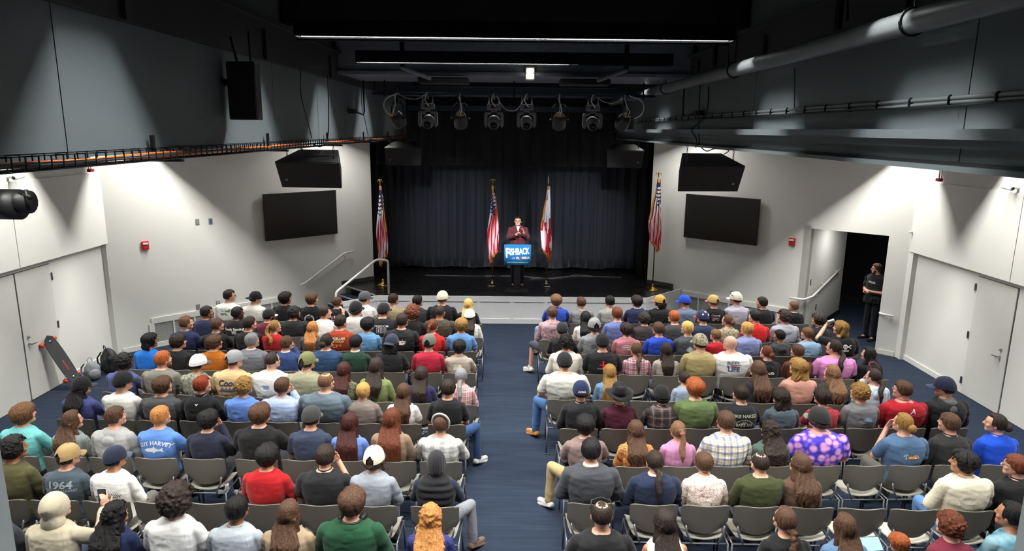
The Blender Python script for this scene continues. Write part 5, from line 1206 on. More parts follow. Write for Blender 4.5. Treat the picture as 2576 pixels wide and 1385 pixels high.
def misc(kind):
    if kind in CAP: return CAP[kind]
    m = MB()
    if kind == 'hood':      # hood lying on the upper back
        m.ell((0, -.115, 1.045), (.115, .055, .06)); m.ell((0, -.165, .985), (.085, .035, .075)); m.tube([(.085 * math.cos(a), -.04 + .075 * math.sin(a), 1.085 - .03 * (math.sin(a) > .3)) for a in [i * PI / 8 for i in range(17)]], .022, 10)
        me = remesh(m, .009, 4, 'hood'); crumple(me, .007, 24, 5)
    elif kind == 'hoodup':
        m.ell((0, -.015, HZ + .005), (.108, .128, .13)); m.ell((0, -.06, HZ - .12), (.10, .09, .10)); m.ell((0, -.03, HZ + .02), (.1, .13, .12)); me = remesh(m, .009, 5, 'hood'); crumple(me, .007, 20, 8)
    elif kind == 'collar':
        R = []
        for r, dz, dy in ((.092, -.022, 0), (.076, .008, .002), (.067, .036, .004), (.063, .037, .004), (.068, .0, 0)): R.append(ering((0, -.036 + dy, 1.085 + dz), r, r * .95, 28, 2.0))
        m.loft(R + [R[0]], cap=False); me = m.mesh('collar', True)
    elif kind == 'mockneck':
        m.loft([ering((0, -.04, 1.075), .075, .07), ering((0, -.03, 1.13), .064, .064), ering((0, -.028, 1.13), .055, .055)]); me = m.mesh('collar', True)
    elif kind == 'crew':
        m.tube([(.074 * math.cos(a), -.040 + .064 * math.sin(a), 1.088 - .012 * math.sin(a)) for a in [i * PI / 12 for i in range(25)]], .0065, 8); me = m.mesh('neckband', True)
    elif kind == 'headband':
        m.tube([(.098 * math.cos(a), -.02 - .02 * math.sin(a), .03 + .105 * math.sin(a)) for a in [i * PI / 12 for i in range(-3, 16)]], .014, 8); me = m.mesh('headband', True)
    elif kind == 'sunglasses_top':
        m.tube([(-.09, -.01, .05), (-.075, .06, .085), (0, .08, .10), (.075, .06, .085), (.09, -.01, .05)], .005, 6); me = m.mesh('sunglasses', True)
        m = None
    elif kind == 'tie':
        m.lathe([(.03, -.01), (.034, 0), (.03, .01)], (0, -.12, .0), 14); me = m.mesh('hair_tie', True)
    elif kind == 'headphones':
        m.tube([(.085 * math.cos(a), -.045 + .075 * math.sin(a), 1.105) for a in [i * PI / 10 for i in range(9, 22)]], .012, 8)
        for s in (-1, 1): m.cap_((s * .085, -.02, 1.10), (s * .095, .02, 1.10), .03, .03)
        me = m.mesh('headphones', True)
    elif kind == 'cowboy':
        R = []
        for r, z in ((.099, .0), (.097, .05), (.09, .10), (.075, .125), (.05, .118), (.001, .105)): R.append([(r * math.sin(a) * .98, r * math.cos(a) * 1.18 - .004, z - .02 * (abs(math.cos(a)) < .3) * (z > .09) + .02) for a in [2 * PI * k / 32 for k in range(32)]])
        m.loft(R, cap=True)
        R = [[(r * math.sin(a) * (1.0), r * math.cos(a) * 1.12 - .004, .018 + (r - .095) * .55 * max(0, abs(math.sin(a)) - .35) * 1.5 - (r - .095) * .15 + dz) for a in [2 * PI * k / 48 for k in range(48)]] for r, dz in ((.095, 0), (.13, 0), (.175, .0), (.178, .004), (.13, .006), (.095, .008))]
        m.loft(R, cap=False); me = m.mesh('cowboy_hat', True)
    elif kind == 'beard':
        m.ell((0, .045, -.075), (.058, .05, .045)); m.ell((0, .03, -.055), (.066, .045, .04)); me = remesh(m, .006, 2, 'beard'); crumple(me, .003, 90, 4)
    if not me.materials: me.materials.append(None)
    me['shared'] = 1; CAP[kind] = me; return me
# ---------------- prints wrapped on a shirt back
BV_ = {}
def wrap(me, P, off=.004, back=True):
    k = me.name
    if k not in BV_:
        V = [v.co.copy() for v in me.vertices]; BV_[k] = BVHTree.FromPolygons(V, [tuple(p.vertices) for p in me.polygons])
    t = BV_[k]; out = []
    for x, z in P:
        h = t.ray_cast(Vector((x, -1.5 if back else 1.5, z)), Vector((0, 1 if back else -1, 0)))
        y = h[0].y if h[0] is not None else (-.18 if back else .1); out.append((x, y - off if back else y + off, z))
    return out
def dens(V, F, mx=.035):
    # split long edges so lettering follows the cloth
    bm = bmesh.new(); vs = [bm.verts.new(v) for v in V]
    for f in F:
        try: bm.faces.new([vs[i] for i in f])
        except Exception: pass
    for _ in range(2):
        le = [e for e in bm.edges if e.calc_length() > mx]
        if le: bmesh.ops.subdivide_edges(bm, edges=le, cuts=1)
    bmesh.ops.triangulate(bm, faces=bm.faces); bm.verts.index_update(); V2 = np.array([tuple(v.co) for v in bm.verts]); F2 = [tuple(v.index for v in f.verts) for f in bm.faces]; bm.free(); return V2, F2
def circ(x, z, r, n=20, a0=0, a1=2 * PI): return [(x + r * math.cos(a0 + (a1 - a0) * i / n), z + r * math.sin(a0 + (a1 - a0) * i / n)) for i in range(n)]
def rect(x0, z0, x1, z1): return [(x0, z0), (x1, z0), (x1, z1), (x0, z1)]
def star(x, z, r, n=5): return [(x + (r if k % 2 == 0 else r * .42) * math.sin(k * PI / n), z + (r if k % 2 == 0 else r * .42) * math.cos(k * PI / n)) for k in range(2 * n)]
def add_print(shirt_obj, me, elems, lab=None):
    mb = MB(); mats = []
    for e in elems:
        if e[0] == 'T':
            _, s, size, x, z, col = e[:6]; o = e[6] if len(e) > 6 else {}
            V, F = text_mesh(s, size, o.get('bold', .0), 0, 'CENTER', o.get('sp', 1.0), o.get('shear', 0), o.get('sx', 1.0)); 
            if len(V) == 0: continue
            V, F = dens(V, F); X, Z = V[:, 0].copy(), V[:, 1].copy()
            if o.get('arc'):
                R_ = o['arc']; a = X / R_; X = (abs(R_) + Z * (1 if R_ > 0 else -1)) * np.sin(a) * (1 if R_ > 0 else 1) if R_ > 0 else (R_ * -1 - Z) * np.sin(-a) * 1; Z = ((R_ + Z) * np.cos(a) - R_) if R_ > 0 else (-(abs(R_) - Z) * np.cos(a) + abs(R_))
            rt = o.get('rot', 0); X, Z = X * math.cos(rt) - Z * math.sin(rt), X * math.sin(rt) + Z * math.cos(rt)
            P = list(zip(X + x, Z + z))
        else:
            _, poly, col = e[:3]; V, F = dens([(a, b, 0) for a, b in poly], [tuple(range(len(poly)))], .03); P = list(zip(V[:, 0], V[:, 1]))
        mt = plain('print_' + col.strip('#'), col, .7, noise=.02)
        if mt not in mats: mats.append(mt)
        mb.add(wrap(me, P, .0045 if e[0] == 'T' else .0035), F, mats.index(mt))
    o = obj('shirt_print', mb, mats, shirt_obj)
    if lab: o['label'] = lab
    return o
# ================================================================== the audience
W_ = '#e9e9e4'
def wave_flag():
    e = []
    for k in range(3):
        z = .99 - k * .03; e.append(('P', [(x, z + .012 * math.sin((x + .1) * 22)) for x in [-.10 + .02 * i for i in range(11)]] + [(x, z - .013 + .012 * math.sin((x + .1) * 22)) for x in [.10 - .02 * i for i in range(11)]], '#e9dfe0'))
    return e
PR = {
 'self': [('T', '-- self', .075, .0, .975, '#3d7a4c', {'bold': .002}), ('T', 'care.', .075, -.03, .915, '#3d7a4c', {'bold': .002})],
 'gym': [('T', 'GYMSHARK LIFTING', .036, 0, .955, W_, {'arc': .085, 'bold': .001}), ('P', circ(0, .885, .062, 20, 0, PI), '#3b3b40')],
 'pinkfig': [('P', rect(-.09, .90, -.05, .97), '#b56a94'), ('P', rect(-.03, .89, .0, .98), W_), ('P', rect(.02, .90, .05, .96), '#6b6fb0'), ('P', rect(-.1, .87, .07, .885), '#d7d7dc')],
 'moore': [('P', [(-.05, .93), (.01, .93), (-.02, .985)], '#b5364a'), ('P', [(-.034, .938), (-.006, .938), (-.02, .965)], '#f0ece6'), ('P', rect(-.05, .918, .01, .925), '#b5364a'), ('T', 'Benjamin Moore', .045, .02, .885, '#5c5c5c')],
 'sanning': [('T', 'Sandy Sanning', .062, 0, .965, W_, {'bold': .0015}), ('P', rect(-.05, .925, .05, .931), W_), ('P', rect(-.04, .91, .04, .916), W_), ('P', rect(-.045, .895, .045, .901), W_), ('P', rect(-.035, .88, .035, .886), W_)],
 'freedom': [('T', 'FREEDOM', .052, 0, .99, '#c9cbcb', {'bold': .001, 'sp': 1.1})] + [('P', rect(-.085, .868, -.077, .965), '#c9cbcb'), ('P', rect(-.018, .868, -.010, .965), '#c9cbcb'), ('P', rect(-.085, .957, -.01, .965), '#c9cbcb'), ('P', rect(-.085, .868, -.01, .876), '#c9cbcb'), ('P', circ(-.047, .93, .014), '#c9cbcb'), ('P', circ(-.047, .905, .014), '#c9cbcb')] + [('P', rect(.003 + .024 * k, .868, .015 + .024 * k, .965), '#a9abab') for k in range(4)],
 'magellan': [('T', 'MAGELLAN', .055, -.01, .995, '#e9ddc0', {'bold': .002, 'sx': .85}), ('T', 'OUTDOORS', .042, -.01, .95, '#d8b56a', {'bold': .002, 'sx': .95}), ('P', rect(-.09, .925, .08, .932), '#c9a86a'), ('P', [(-.03, .86), (.0, .86), (-.015, .90)], '#f0b23c'), ('P', rect(-.09, .85, -.02, .858), '#c9a86a'), ('P', [(.02, .86), (.028, .86), (.06, .90), (.052, .90)], '#d8c08a'), ('P', [(.06, .86), (.052, .86), (.02, .90), (.028, .90)], '#d8c08a')],
 'eagle': [('P', [(-.02, .955), (.10, .95), (.06, .93), (.11, .925), (.05, .90), (.09, .89), (.0, .885), (-.06, .91)], W_), ('P', [(-.0, .935), (.06, .938), (.03, .915), (-.03, .915)], '#26262c'), ('P', [(.03, .965), (.05, .965), (.04, .98)], '#d88a3a')],
 'tanprint': [('P', rect(-.08, .90, .05, .985), '#e3dccb'), ('T', 'Quail', .04, -.04, .965, '#4a463f'), ('T', 'S', .09, .075, .93, '#c9962e', {'bold': .003}), ('P', rect(-.06, .905, -.04, .93), '#6a5a3c')],
 'coors': [('T', 'Coors', .115, -.0, .965, '#2c3346', {'bold': .002, 'shear': .25, 'rot': .05})] + [('P', [(-.12 + .05 * k, .865), (-.04 + .05 * k, .865), (-.08 + .05 * k, .91)], '#56617a') for k in range(4)] + [('P', rect(-.12, .85, .11, .866), '#3c4a44')],
 'bluemark': [('P', rect(-.05, .90, .03, .95), '#8d9cc0'), ('P', rect(-.045, .91, .025, .918), '#4a5f96'), ('P', rect(-.045, .93, .025, .938), '#4a5f96')],
 'smalllogo': [('P', circ(0, 1.02, .010), W_), ('P', circ(-.012, 1.03, .007), W_), ('P', circ(.012, 1.03, .007), W_)],
 'bahama': [('T', 'BAHAMA', .045, -.0, .965, '#a86a8c', {'bold': .001, 'sp': 1.1})],
 'harvey': [('T', 'GUY HARVEY', .062, .0, .985, '#d9e2ea', {'bold': .0025, 'arc': .33, 'sp': 1.05}), ('P', [(-.12, .90), (-.07, .925), (.0, .93), (.06, .912), (.10, .935), (.095, .905), (.11, .875), (.06, .895), (.0, .885), (-.07, .885)], '#cfd8dc'), ('P', [(-.02, .928), (.0, .95), (.02, .925)], '#cfd8dc'), ('P', [(-.02, .888), (.0, .868), (.02, .886)], '#cfd8dc')],
 '1964': [('T', '1964', .10, .0, .985, '#8f9a9e', {'bold': .004, 'sx': 1.3}), ('T', 'REBIRTH OF A LEGEND', .038, .0, .93, '#97a1a4', {'bold': .0005, 'sx': .85}), ('P', [(-.08, .875), (.08, .875), (.10, .895), (-.02, .905), (-.08, .89)], '#3f74a8')],
 'dots': [('P', circ(-.13 + .018 * i + .009 * (j % 2), .945 - .017 * j, .0022 + .0012 * j), '#3a3a3c') for j in range(5) for i in range(15) if abs(i - 8) < 3 + j * 1.5],
 'sitka': [('T', 'SITKA', .042, -.01, .955, '#4b4e50', {'arc': .09, 'bold': .001}), ('P', circ(0, .88, .075, 24, .1, PI - .1) + circ(0, .88, .069, 24, PI - .1, .1), '#55585a'), ('P', [(-.04, .90), (.04, .90), (.0, .93)], '#55585a')],
 'pinkflag': wave_flag() + [('P', rect(.035, .89, .043, .935), '#5c3c44'), ('P', rect(-.07, .888, .08, .896), '#5c4248'), ('P', circ(.075, 1.0, .010), '#e9dfe0')],
 'ghost': [('P', [(.0 + .05 * math.sin(a * PI / 14) * (1.25 if a % 2 else .75), .91 + .045 * math.cos(a * PI / 14) * (1.25 if a % 2 else .75)) for a in range(28)], '#b9c0c0'), ('P', circ(.07, .90, .028), '#c07a4a')],
 'bikes': [('T', 'Choppers', .045, .0, .99, '#d7d0cc', {'shear': .3}), ('P', rect(-.09, .955, .09, .961), '#b0565c'), ('P', circ(-.045, .91, .03), '#7d7d80'), ('P', circ(.045, .91, .03), '#7d7d80'), ('P', circ(-.045, .91, .022), '#1c1c20'), ('P', circ(.045, .91, .022), '#1c1c20'), ('P', rect(-.05, .915, .05, .935), '#a8a4a4'), ('P', rect(.06, .965, .09, 1.0), '#6aa0b4')],
 'faded': [('T', 'Electronic', .055, 0, .965, '#4c566e'), ('P', circ(0, .86, .07, 24, .05, PI - .05) + circ(0, .86, .06, 24, PI - .05, .05), '#4c566e'), ('T', '10', .04, 0, .89, '#4c566e')],
 'cross': [('P', [(-.012, .88), (.018, .88), (.014, .93), (.055, .92), (.058, .945), (.014, .948), (.010, 1.0), (-.008, 1.0), (-.010, .948), (-.06, .95), (-.062, .925), (-.012, .93)], '#e8231c'), ('T', 'his armor', .028, -.03, .885, '#cfcfcf', {})],
 'reel': [('T', 'REEL', .075, 0, .985, '#4f6a72', {'bold': .002, 'sx': 1.3}), ('T', 'LIFE', .085, 0, .895, '#2e3f78', {'bold': .002, 'sx': 1.2}), ('P', [(-.11, .94), (-.09, .955), (-.06, .935), (-.08, .925)], '#46557c'), ('P', [(-.05, .955), (.04, .96), (.05, .952), (-.04, .947)], '#c8505e'), ('P', [(-.04, .94), (.08, .942), (.09, .934), (-.03, .93)], '#c8505e'), ('P', [(-.02, .965), (.03, .97), (.03, .966), (-.02, .961)], '#c8505e')],
 'skull': [('P', circ(0, .97, .038), W_), ('P', circ(-.015, .968, .010), '#141416'), ('P', circ(.015, .968, .010), '#141416'), ('P', rect(-.02, .925, .02, .945), W_), ('P', [(.03, .95), (.09, .985), (.085, .995), (.025, .965)], W_), ('P', [(.03, .975), (.085, .94), (.092, .95), (.035, .985)], W_), ('P', circ(.092, .99, .010), W_), ('P', circ(.09, .945, .010), W_), ('T', 'HRSM', .04, .01, .90, W_, {'bold': .001})],
 'tribal': [('P', [(-.09, .93), (-.05, .945), (-.06, .92), (-.02, .90), (-.08, .905)], W_), ('P', circ(.0, .92, .02), W_), ('P', circ(.0, .92, .010), '#17171a'), ('P', [(.03, .945), (.07, .94), (.085, .90), (.03, .905)], W_), ('P', circ(.055, .922, .010), '#17171a')],
 'hike': [('T', 'HIKE NAKED', .058, 0, .985, '#c9d0b4', {'bold': .0008}), ('T', 'ADD A LITTLE COLOR IN YOUR CHEEKS', .022, 0, .935, '#c9d0b4', {'arc': .16}), ('T', 'BARE ASS', .052, 0, .868, '#c9d0b4', {'bold': .0005}), ('P', circ(0, .86, .055, 20, .4, PI - .4) + circ(0, .86, .050, 20, PI - .4, .4), '#6c7a52')],
 'fish': [('P', [(-.03, .93), (.02, .965), (.07, .95), (.12, .895), (.05, .90), (.0, .905)], '#8fb0d6'), ('P', [(.03, .94), (.06, .94), (.07, .92), (.02, .92)], '#b4cce4'), ('P', [(.10, .91), (.13, .90), (.11, .885)], '#6f8fba')],
 'alabama': [('T', 'A', .085, 0.03, 1.015, '#efe4e4', {'bold': .001, 'shear': .3, 'sx': 1.1})],
 'palm': [('P', rect(-.055, .875, -.049, .925), '#d9dde0')] + [('P', [(-.052, .925), (-.052 + .03 * math.cos(a), .925 + .022 * math.sin(a)), (-.052 + .03 * math.cos(a + .3), .925 + .022 * math.sin(a + .3))], '#d9dde0') for a in (0, .8, 1.6, 2.4, 3.1, -.5, 3.7)] + [('P', circ(.005, .885, .03, 16, 0, PI), '#d8963c'), ('P', circ(.06, .885, .045, 16, 0, PI) , '#d8a34a'), ('P', circ(.06, .885, .034, 16, 0, PI), '#b5505a'), ('P', circ(.06, .885, .022, 16, 0, PI), '#e0e0d8'), ('P', rect(-.03, .878, .10, .885), '#7c4a52')],
 'oliveprint': [('T', 'life', .05, -.02, .90, '#c9c9b8', {'shear': .4, 'rot': -.3})],
 'straps': [('P', [(-.09, .90), (-.08, .90), (.0, 1.0), (-.008, 1.0)], '#5a5a2c'), ('P', [(.09, .90), (.08, .90), (.0, 1.0), (.008, 1.0)], '#5a5a2c')],
 'lattice': [('P', [(-.035 + .0, .90 + .022 * k), (-.029, .90 + .022 * k), (.035, .92 + .022 * k), (.029, .92 + .022 * k)], '#c9a890') for k in range(3)] + [('P', [(.035, .90 + .022 * k), (.029, .90 + .022 * k), (-.035, .92 + .022 * k), (-.029, .92 + .022 * k)], '#c9a890') for k in range(3)],
}
L = {}
L[1] = '''575,742|L|short:dkb|tee:#e6e5df|m|P=self glasses|white tee with green print, short dark hair
640,748|L|short:dkb|tee:#dedcd2|m|cap:B:#17171a:#17171a|cream tee, backwards black cap
716,749|M|shag:blk|tee:#1b1b1d|m||black tee, shaggy black hair
783,752|L|mop:brn|tee:#17171b|m|P=gym|black tee with white arc lettering, brown mop hair
848,762|L|short:brn|tee:#19191c|m|P=pinkfig|black tee with pink print, short brown hair
915,748|L|short:dkb|tee:#e2ded9|m|P=moore cap:F:#55585c:#4a4d51|white tee with red triangle, grey cap
988,752|L|short:dkb|jk:#8f8266|l||tan fleece jacket, short dark hair
1049,756|L|short:blk|hd:#2a2b2e|m||charcoal hoodie, short black hair
1112,748|L|short:ltb|tee:#17171a|l|cap:F:#d9cfba:#5a3a2a|black tee, cream cap with brown brim
1178,765|L|vlong:plt|ls:#1c1b1f|f||black top, very long straight blonde hair'''
L[2] = '''518,784|T|short:blk|tee:#1f2740|m||navy tee, short styled black hair
595,786|D|short:blk|tee:#17171a|m|P=sanning|black tee with white name lettering
674,793|L|short:blk|tee:#5a1e33|m|cap:F:#1b1b1e:#b9b6ac beard|maroon tee, black cap with pale brim
738,786|M|curly:blk|tee:#1b1b1e|l|beard|black tee, tight curly black hair
815,784|L|short:dkb|tee:#e4e2dc|m|phone look:-55|white tee, turned right holding up a phone
893,775|L|shag:dkb|tee:#b9b9b4|m|cap:F:#191a1c:#191a1c|light grey tee, black cap over shaggy hair
963,779|L|short:dkb|tee:#1d1e21|l|P=freedom cap:F:#1e1e20:#1e1e20|black tee with FREEDOM flag print, black cap
1037,785|L|curlybig:aub|tee:#18181b|f||black tee, bunched curly auburn hair
1106,783|T|buzz:dkb|hd:#3f392f|l||dark olive hoodie, shaved head
1181,793|L|long:dkb|ls:#dedbd4|f|cap:F:#e9e8e6:#e9e8e6|white sweater, white cap, long dark hair'''
L[3] = '''466,810|L|short:ltb|tee:#232c50|m||navy blue tee, short light brown hair
544,816|L|short:brn|tee:#1b1b1d|m||black tee, tousled brown hair
626,812|L|short:dkb|tee:#1d1d1f|m||black tee, cropped dark hair
686,820|L|pony:dbl|ls:#a81c22|f|glasses|red sweater, strawberry blonde ponytail
790,832|L|long:str|tee:#4c4e53|f||grey tee, long straight strawberry blonde hair
855,808|L|short:dkb|tee:#96391f|m|P=magellan|rust tee with lettering and campfire print
920,815|L|wavy:blk|tee:#5d8cb4|m||sky blue tee, thick black hair
1010,805|L|short:dkb|hd:#1e1e21|l|P=eagle|black hoodie with white bird print
1087,818|L|pony:aub|ls:#c8201e|f||bright red pullover, auburn ponytail
1160,817|L|mop:dbl|tee:#5884b4|m||blue tee, shaggy blond hair'''
L[4] = '''375,855|M|bob:blk|ls:#2478d8|f|glasses|bright blue shirt, black bob
447,858|L|wavy:dkb|tee:#232427|m||charcoal black tee, wavy dark hair
538,860|L|wavy:brn|ls:#b8681c|m||burnt orange long sleeve, wavy brown hair
632,855|L|short:gry|jk:#70737a|l||grey suit jacket, grey hair
719,862|L|short:brn|jk:#2f4372|m|chin|blue blazer, white shirt collar, hand at face
821,857|L|bun:dkb|ls:#2c4668|l||teal blue sweater, dark hair in low bun
894,860|L|short:blk|sh:#1f3a2c|m||dark green sweater with white collar
984,860|L|mid:blk|tee:#1e1e21|m|cap:B:#333849:#333849|black tee, navy cap worn backwards
1079,860|L|short:dkb|tee:#a41f36|m|cap:F:#6d7068:#6d7068:open|crimson tee, grey green cap
1155,872|L|mop:blk|tee:#a3978a|m|P=tanprint|taupe tee with print, black bowl hair'''
L[5] = '''311,908|D|curly:blk|tee:#4a5488|m||indigo tee, curly black hair
408,902|P|short:gng|tee:#75736c|l|beard|grey tee, short ginger hair and beard
497,912|M|short:blk|tee:camo|m|cap:F:#e4e4e4:#4c4e50|camouflage tee, white cap
587,903|L|short:brn|tee:#c2a77a|l|P=coors cap:F:#8a8c8e:#55585a:open|tan tee with script lettering, grey cap
683,905|L|buzz:dkb|ls:#dcdbd8|l|P=bluemark glasses|white long sleeve with small blue print, buzz cut
771,908|L|short:dkb|sh:#8c8c72|l|cap:F:#6c6e46:#6c6e46:open|olive grey shirt, green cap with sunglasses
865,930|L|long:drd|jk:camojk|f||camouflage jacket, long dark red hair
947,920|L|long:dkb|ls:#75804f|f||olive green shirt, long straight dark hair
1060,955|L|long:dkb|ls:#25264a|f||navy top, long dark hair with pale parting
1160,948|L|lowpony:gry|ls:plaidpink|f||red and white plaid shirt, grey hair'''
L[6] = '''203,970|L|wavylong:blk|tee:#454a80|m|cap:F:#1b1b1d:#3a3a3c|indigo tee, black cap over long dark waves
307,958|L|short:dkb|tee:#e0dfd8|m|cap:F:#1d1e20:#1d1e20|white tee, black cap
407,968|L|mop:brn|tee:#4a4b4d|l||dark grey tee, medium brown hair
506,966|L|short:red|ls:#1a1b1e|m|P=smalllogo|black mock neck with small logo, copper red hair
612,970|L|curly:dbl|ls:#5f84c8|m||cornflower blue sweater, curly blond hair
709,970|L|short:brn|sh:#a3b4d8|l|chin|light blue button shirt, brown hair, hand raised
818,957|P|thin:sbr|hd:#5b6a74|x||slate hooded pullover, large build, thinning hair
913,982|L|short:bld|jk:#7a6f68|m||taupe fleece jacket, short blond hair
1015,985|L|vlong:brn|tee:#e0dcda|f||white tee, very long straight brown hair
1127,975|L|short:dkb|tee:#1b1c1f|m|outR pants:#2f4a74|black tee, jeans knee out in the aisle'''
L[7] = '''58,1040|L|shag:ltb|ls:#74c4c2|m|P=bahama|aqua long sleeve tee, light brown mullet
180,1055|L|wavylong:brn|ls:knitgray|f||grey knit sweater, long wavy brown hair
288,1045|L|short:brn|hd:#a5a6a4|m||heather grey hoodie, short brown hair
402,1045|L|short:str|tee:#5b86cc|m|P=harvey|blue tee with shark print, strawberry blond hair
523,1055|L|wavy:blk|ls:#25283a|m|chin|dark navy long sleeve, hand at chin
653,1040|L|mop:brn|tee:#1b1b1c|l||black tee, brown bowl haircut
791,1048|L|short:dkb|tee:#343d52|m|cap:F:#3b3d3c:#5a5c56|slate navy tee, dark grey cap
880,1062|L|vlong:drd|tee:#6484cc|f||blue tee, long dark red hair
985,1052|L|vlong:aub|jk:#8a7460|f||tan jacket, very long wavy brown hair
1109,1065|L|short:brn|ls:plaidgray|l|headband:#b9b7b2|grey and white checked fleece, pale headband'''
L[8] = '''32,1125|T|curly:blk|ls:#4f4d30|m|P=oliveprint|olive long sleeve, curly black hair
170,1145|L|short:dkb|tee:#44505a|m|P=1964 cap:F:#a58a5e:#8c7450:open|slate tee with 1964 lettering, tan cap
287,1150|M|short:blk|ls:#e3e2df|m|P=dots cap:F:#232a3c:#4a5166|white long sleeve with dots, navy cap
e,430,1215
e,552,1215
672,1145|M|mop:blk|ls:#a3161c|m||bright red sweater, straight black hair
818,1145|L|short:dkb|po:#1d1e20|l|chin|black polo, slick dark hair, hand at ear
940,1152|L|curly:dkb|sh:#8a9098|m|cap:F:#ded5bc:#262a4a:open|grey shirt, cream cap over curly dark hair
1098,1162|D|buzz:blk|vest:#1b1c20/#1c2136|m|beanie:#26272a outR pants:#7d8084|black puffer vest, black beanie, grey trousers'''
L[9] = '''-18,1268|L|short:dkb|tee:#3a3c44|m|shorts outR|dark tee, bare knee at the left frame edge
140,1272|L|none:brn|hd:#c7bda4|m|hoodup phone|cream hoodie with hood up, holding phone
290,1300|M|curlylong:blk|hd:#232d50|f||navy hoodie, long tight black curls
440,1250|L|curlybig:dkb|tee:#e0e0de|m||white tee, bushy dark curls
595,1278|T|short:blk|po:#a9b1b8|m||light grey polo, short black hair
727,1288|L|wavylong:brn|jk:#a08c70|m||tan jacket, long layered brown hair
885,1262|L|mop:brn|hd:#1e4a30|l|headphones|forest green hoodie, headphones round the neck
1083,1298|L|curlylong:str|ls:lace|f||royal navy blouse, long strawberry blonde curls'''
R = {}
R[1] = '''1400,755|L|mop:sbr|po:#2647a8|m|pants:#8a9aa8 outL|royal blue polo, sandy mop hair
1463,760|L|short:brn|hd:#7e7f80|m||grey hoodie, short brown hair
1535,757|L|short:blk|ls:#92938f|m||grey sweatshirt, short black hair
1604,757|L|mop:dkb|jk:#232c4e|m||navy blazer, dark brown mop hair
1662,757|L|bob:dkb|ls:#1c1d1f|l|look:30 cap:F:#c29a50:#e0702c:open|black top, tan mesh cap with orange brim
1725,757|L|short:brn|tee:#6f7d99|m|look:48 P=faded cap:F:#2a4fc8:#2a4fc8|slate blue tee, bright blue cap
1796,757|L|short:ltb|tee:#1a1a1c|m|P=bikes look:30 cap:F:#c2a66a:#c86a62:open|black graphic tee, tan cap with pink brim
1853,750|L|short:dkb|sh:#b9b6c6|m|look:45 sung cap:F:#e6e2d2:#e6e2d2|pale lavender shirt, cream cap with sunglasses
1919,760|L|short:dkb|tee:#232427|m||black tee, neat dark hair
1998,770|L|short:sbr|jk:#1b1c1e|c|look:50|black suit with white collar, boy with short fair hair'''
R[2] = '''1390,786|L|short:brn|hd:camomauve|m|shorts outL|mauve camouflage hoodie, bare knee in the aisle
1474,798|L|long:blk|ls:#d9d2cc|f||white sweater, long black hair
1554,788|L|short:aub|tee:#5f6a9c|m||periwinkle tee, short ginger brown hair
1621,800|L|curly:dkb|tee:#3b3434|m||dark brown tee, curly dark hair
1697,796|L|short:gng|ls:#3a3b3e|m|glasses|charcoal raglan tee, ginger hair and glasses
1769,797|L|short:dkb|tee:#28304c|m|stars look:30 cap:F:#272f4c:#d8262a|navy tee, navy star cap with red brim
1832,805|L|bun:brn|ls:camotan|f||tan camouflage top, low brown bun
1896,795|L|short:blk|po:#c01e22|m||red polo, black hair
1974,795|L|curly:dkb|hd:#9a9ba6|m||pale grey hoodie, tousled dark curls
2060,803|L|wavy:dkb|po:#222024|m|glasses cross|black shirt, dark hair, glasses'''
R[3] = '''1415,828|M|short:blk|tee:#1b1c1e|m|cap:F:#26282a:#26282a|black tee, plain black cap
1496,818|L|curly:dkb|tee:#7b7f81|m|P=sitka cap:F:#87898b:#87898b:open|grey tee with arched lettering, grey cap
1577,828|L|wavy:dkb|tee:#b0707a|m|P=pinkflag|dusty pink tee with wavy flag print
1658,826|L|short:brn|tee:#2546b4|m||royal blue tee, short brown hair
1731,824|L|short:plt|tee:#474c52|m|P=ghost|dark grey tee with pale print, bleached hair
1802,842|P|short:sbr|tee:#b01e2a|c||red tee, child with short fair hair
1881,826|L|short:bld|sh:#7f8bb8|m|glasses|periwinkle dress shirt, blond hair
1963,843|M|short:blk|hd:#3d3f41|c||dark grey hoodie, short black hair
2033,838|L|short:ltb|tee:#84a8c4|m||sky blue tee, light brown hair
2117,824|L|bob:dbl|tee:#18191b|l|P=skull drink look:40|black tee with skull print, drinking from a can'''
R[4] = '''1424,860|L|curly:blk|hd:#dcd7cc|m||off white hoodie, curly black hair
1516,860|L|short:dkb|tee:#1d1d1f|l|P=cross cap:F:#222325:#222325|black tee with red cross print, black cap
1610,882|L|lowpony:brn|sh:plaidred|m||red white and blue plaid shirt, brown ponytail
1676,884|L|long:dkb|ls:#a69c96|f||greige sweater, shoulder length dark hair
1763,857|L|short:dkb|sh:#a39466|l|cap:F:camotan:camotan|khaki shirt, camouflage cap
1840,858|P|bald:blk|tee:#dddddb|x|P=reel|white tee with REEL LIFE print, bald head
1930,885|P|bun:aub|hd:#1b1b1d|f|P=tribal|black hoodie with white print, auburn bun
2008,882|L|short:brn|ls:#5a2f20|m||rust brown sweater, short brown hair
2101,872|L|lowpony:dkb|tee:#cf84bc|x||pink tee, long dark ponytail
2187,892|L|vlong:blk|ls:#19181b|f||black top, very long black hair, end seat'''
R[5] = '''1421,905|L|short:dkb|po:#c4c5bc|x|cap:F:#1f2021:#1f2021 beard outL pants:#3f6494 boots|pale grey shirt, black cap, jeans and tan boots
1534,945|L|vlong:dbl|ls:denim|f||blue denim jacket, long blonde hair
e,1620,988
1722,950|L|short:dkb|tee:#8793a6|c||pale blue grey tee, boy with black hair
e,1807,988
1908,928|L|wavylong:brn|ls:#222225|f||black jacket, shoulder length wavy brown hair
2010,922|L|mid:dbl|ls:#b9887a|m||peach sweater, honey brown bob
2095,937|L|wavylong:sbr|vest:#33362e/#2a2c26|m||dark green puffer jacket, long sandy waves
2200,945|L|lowpony:dkb|hd:#b4c0d0|f|redglasses chin|pale blue hoodie, red glasses on dark hair
e,2300,1000'''
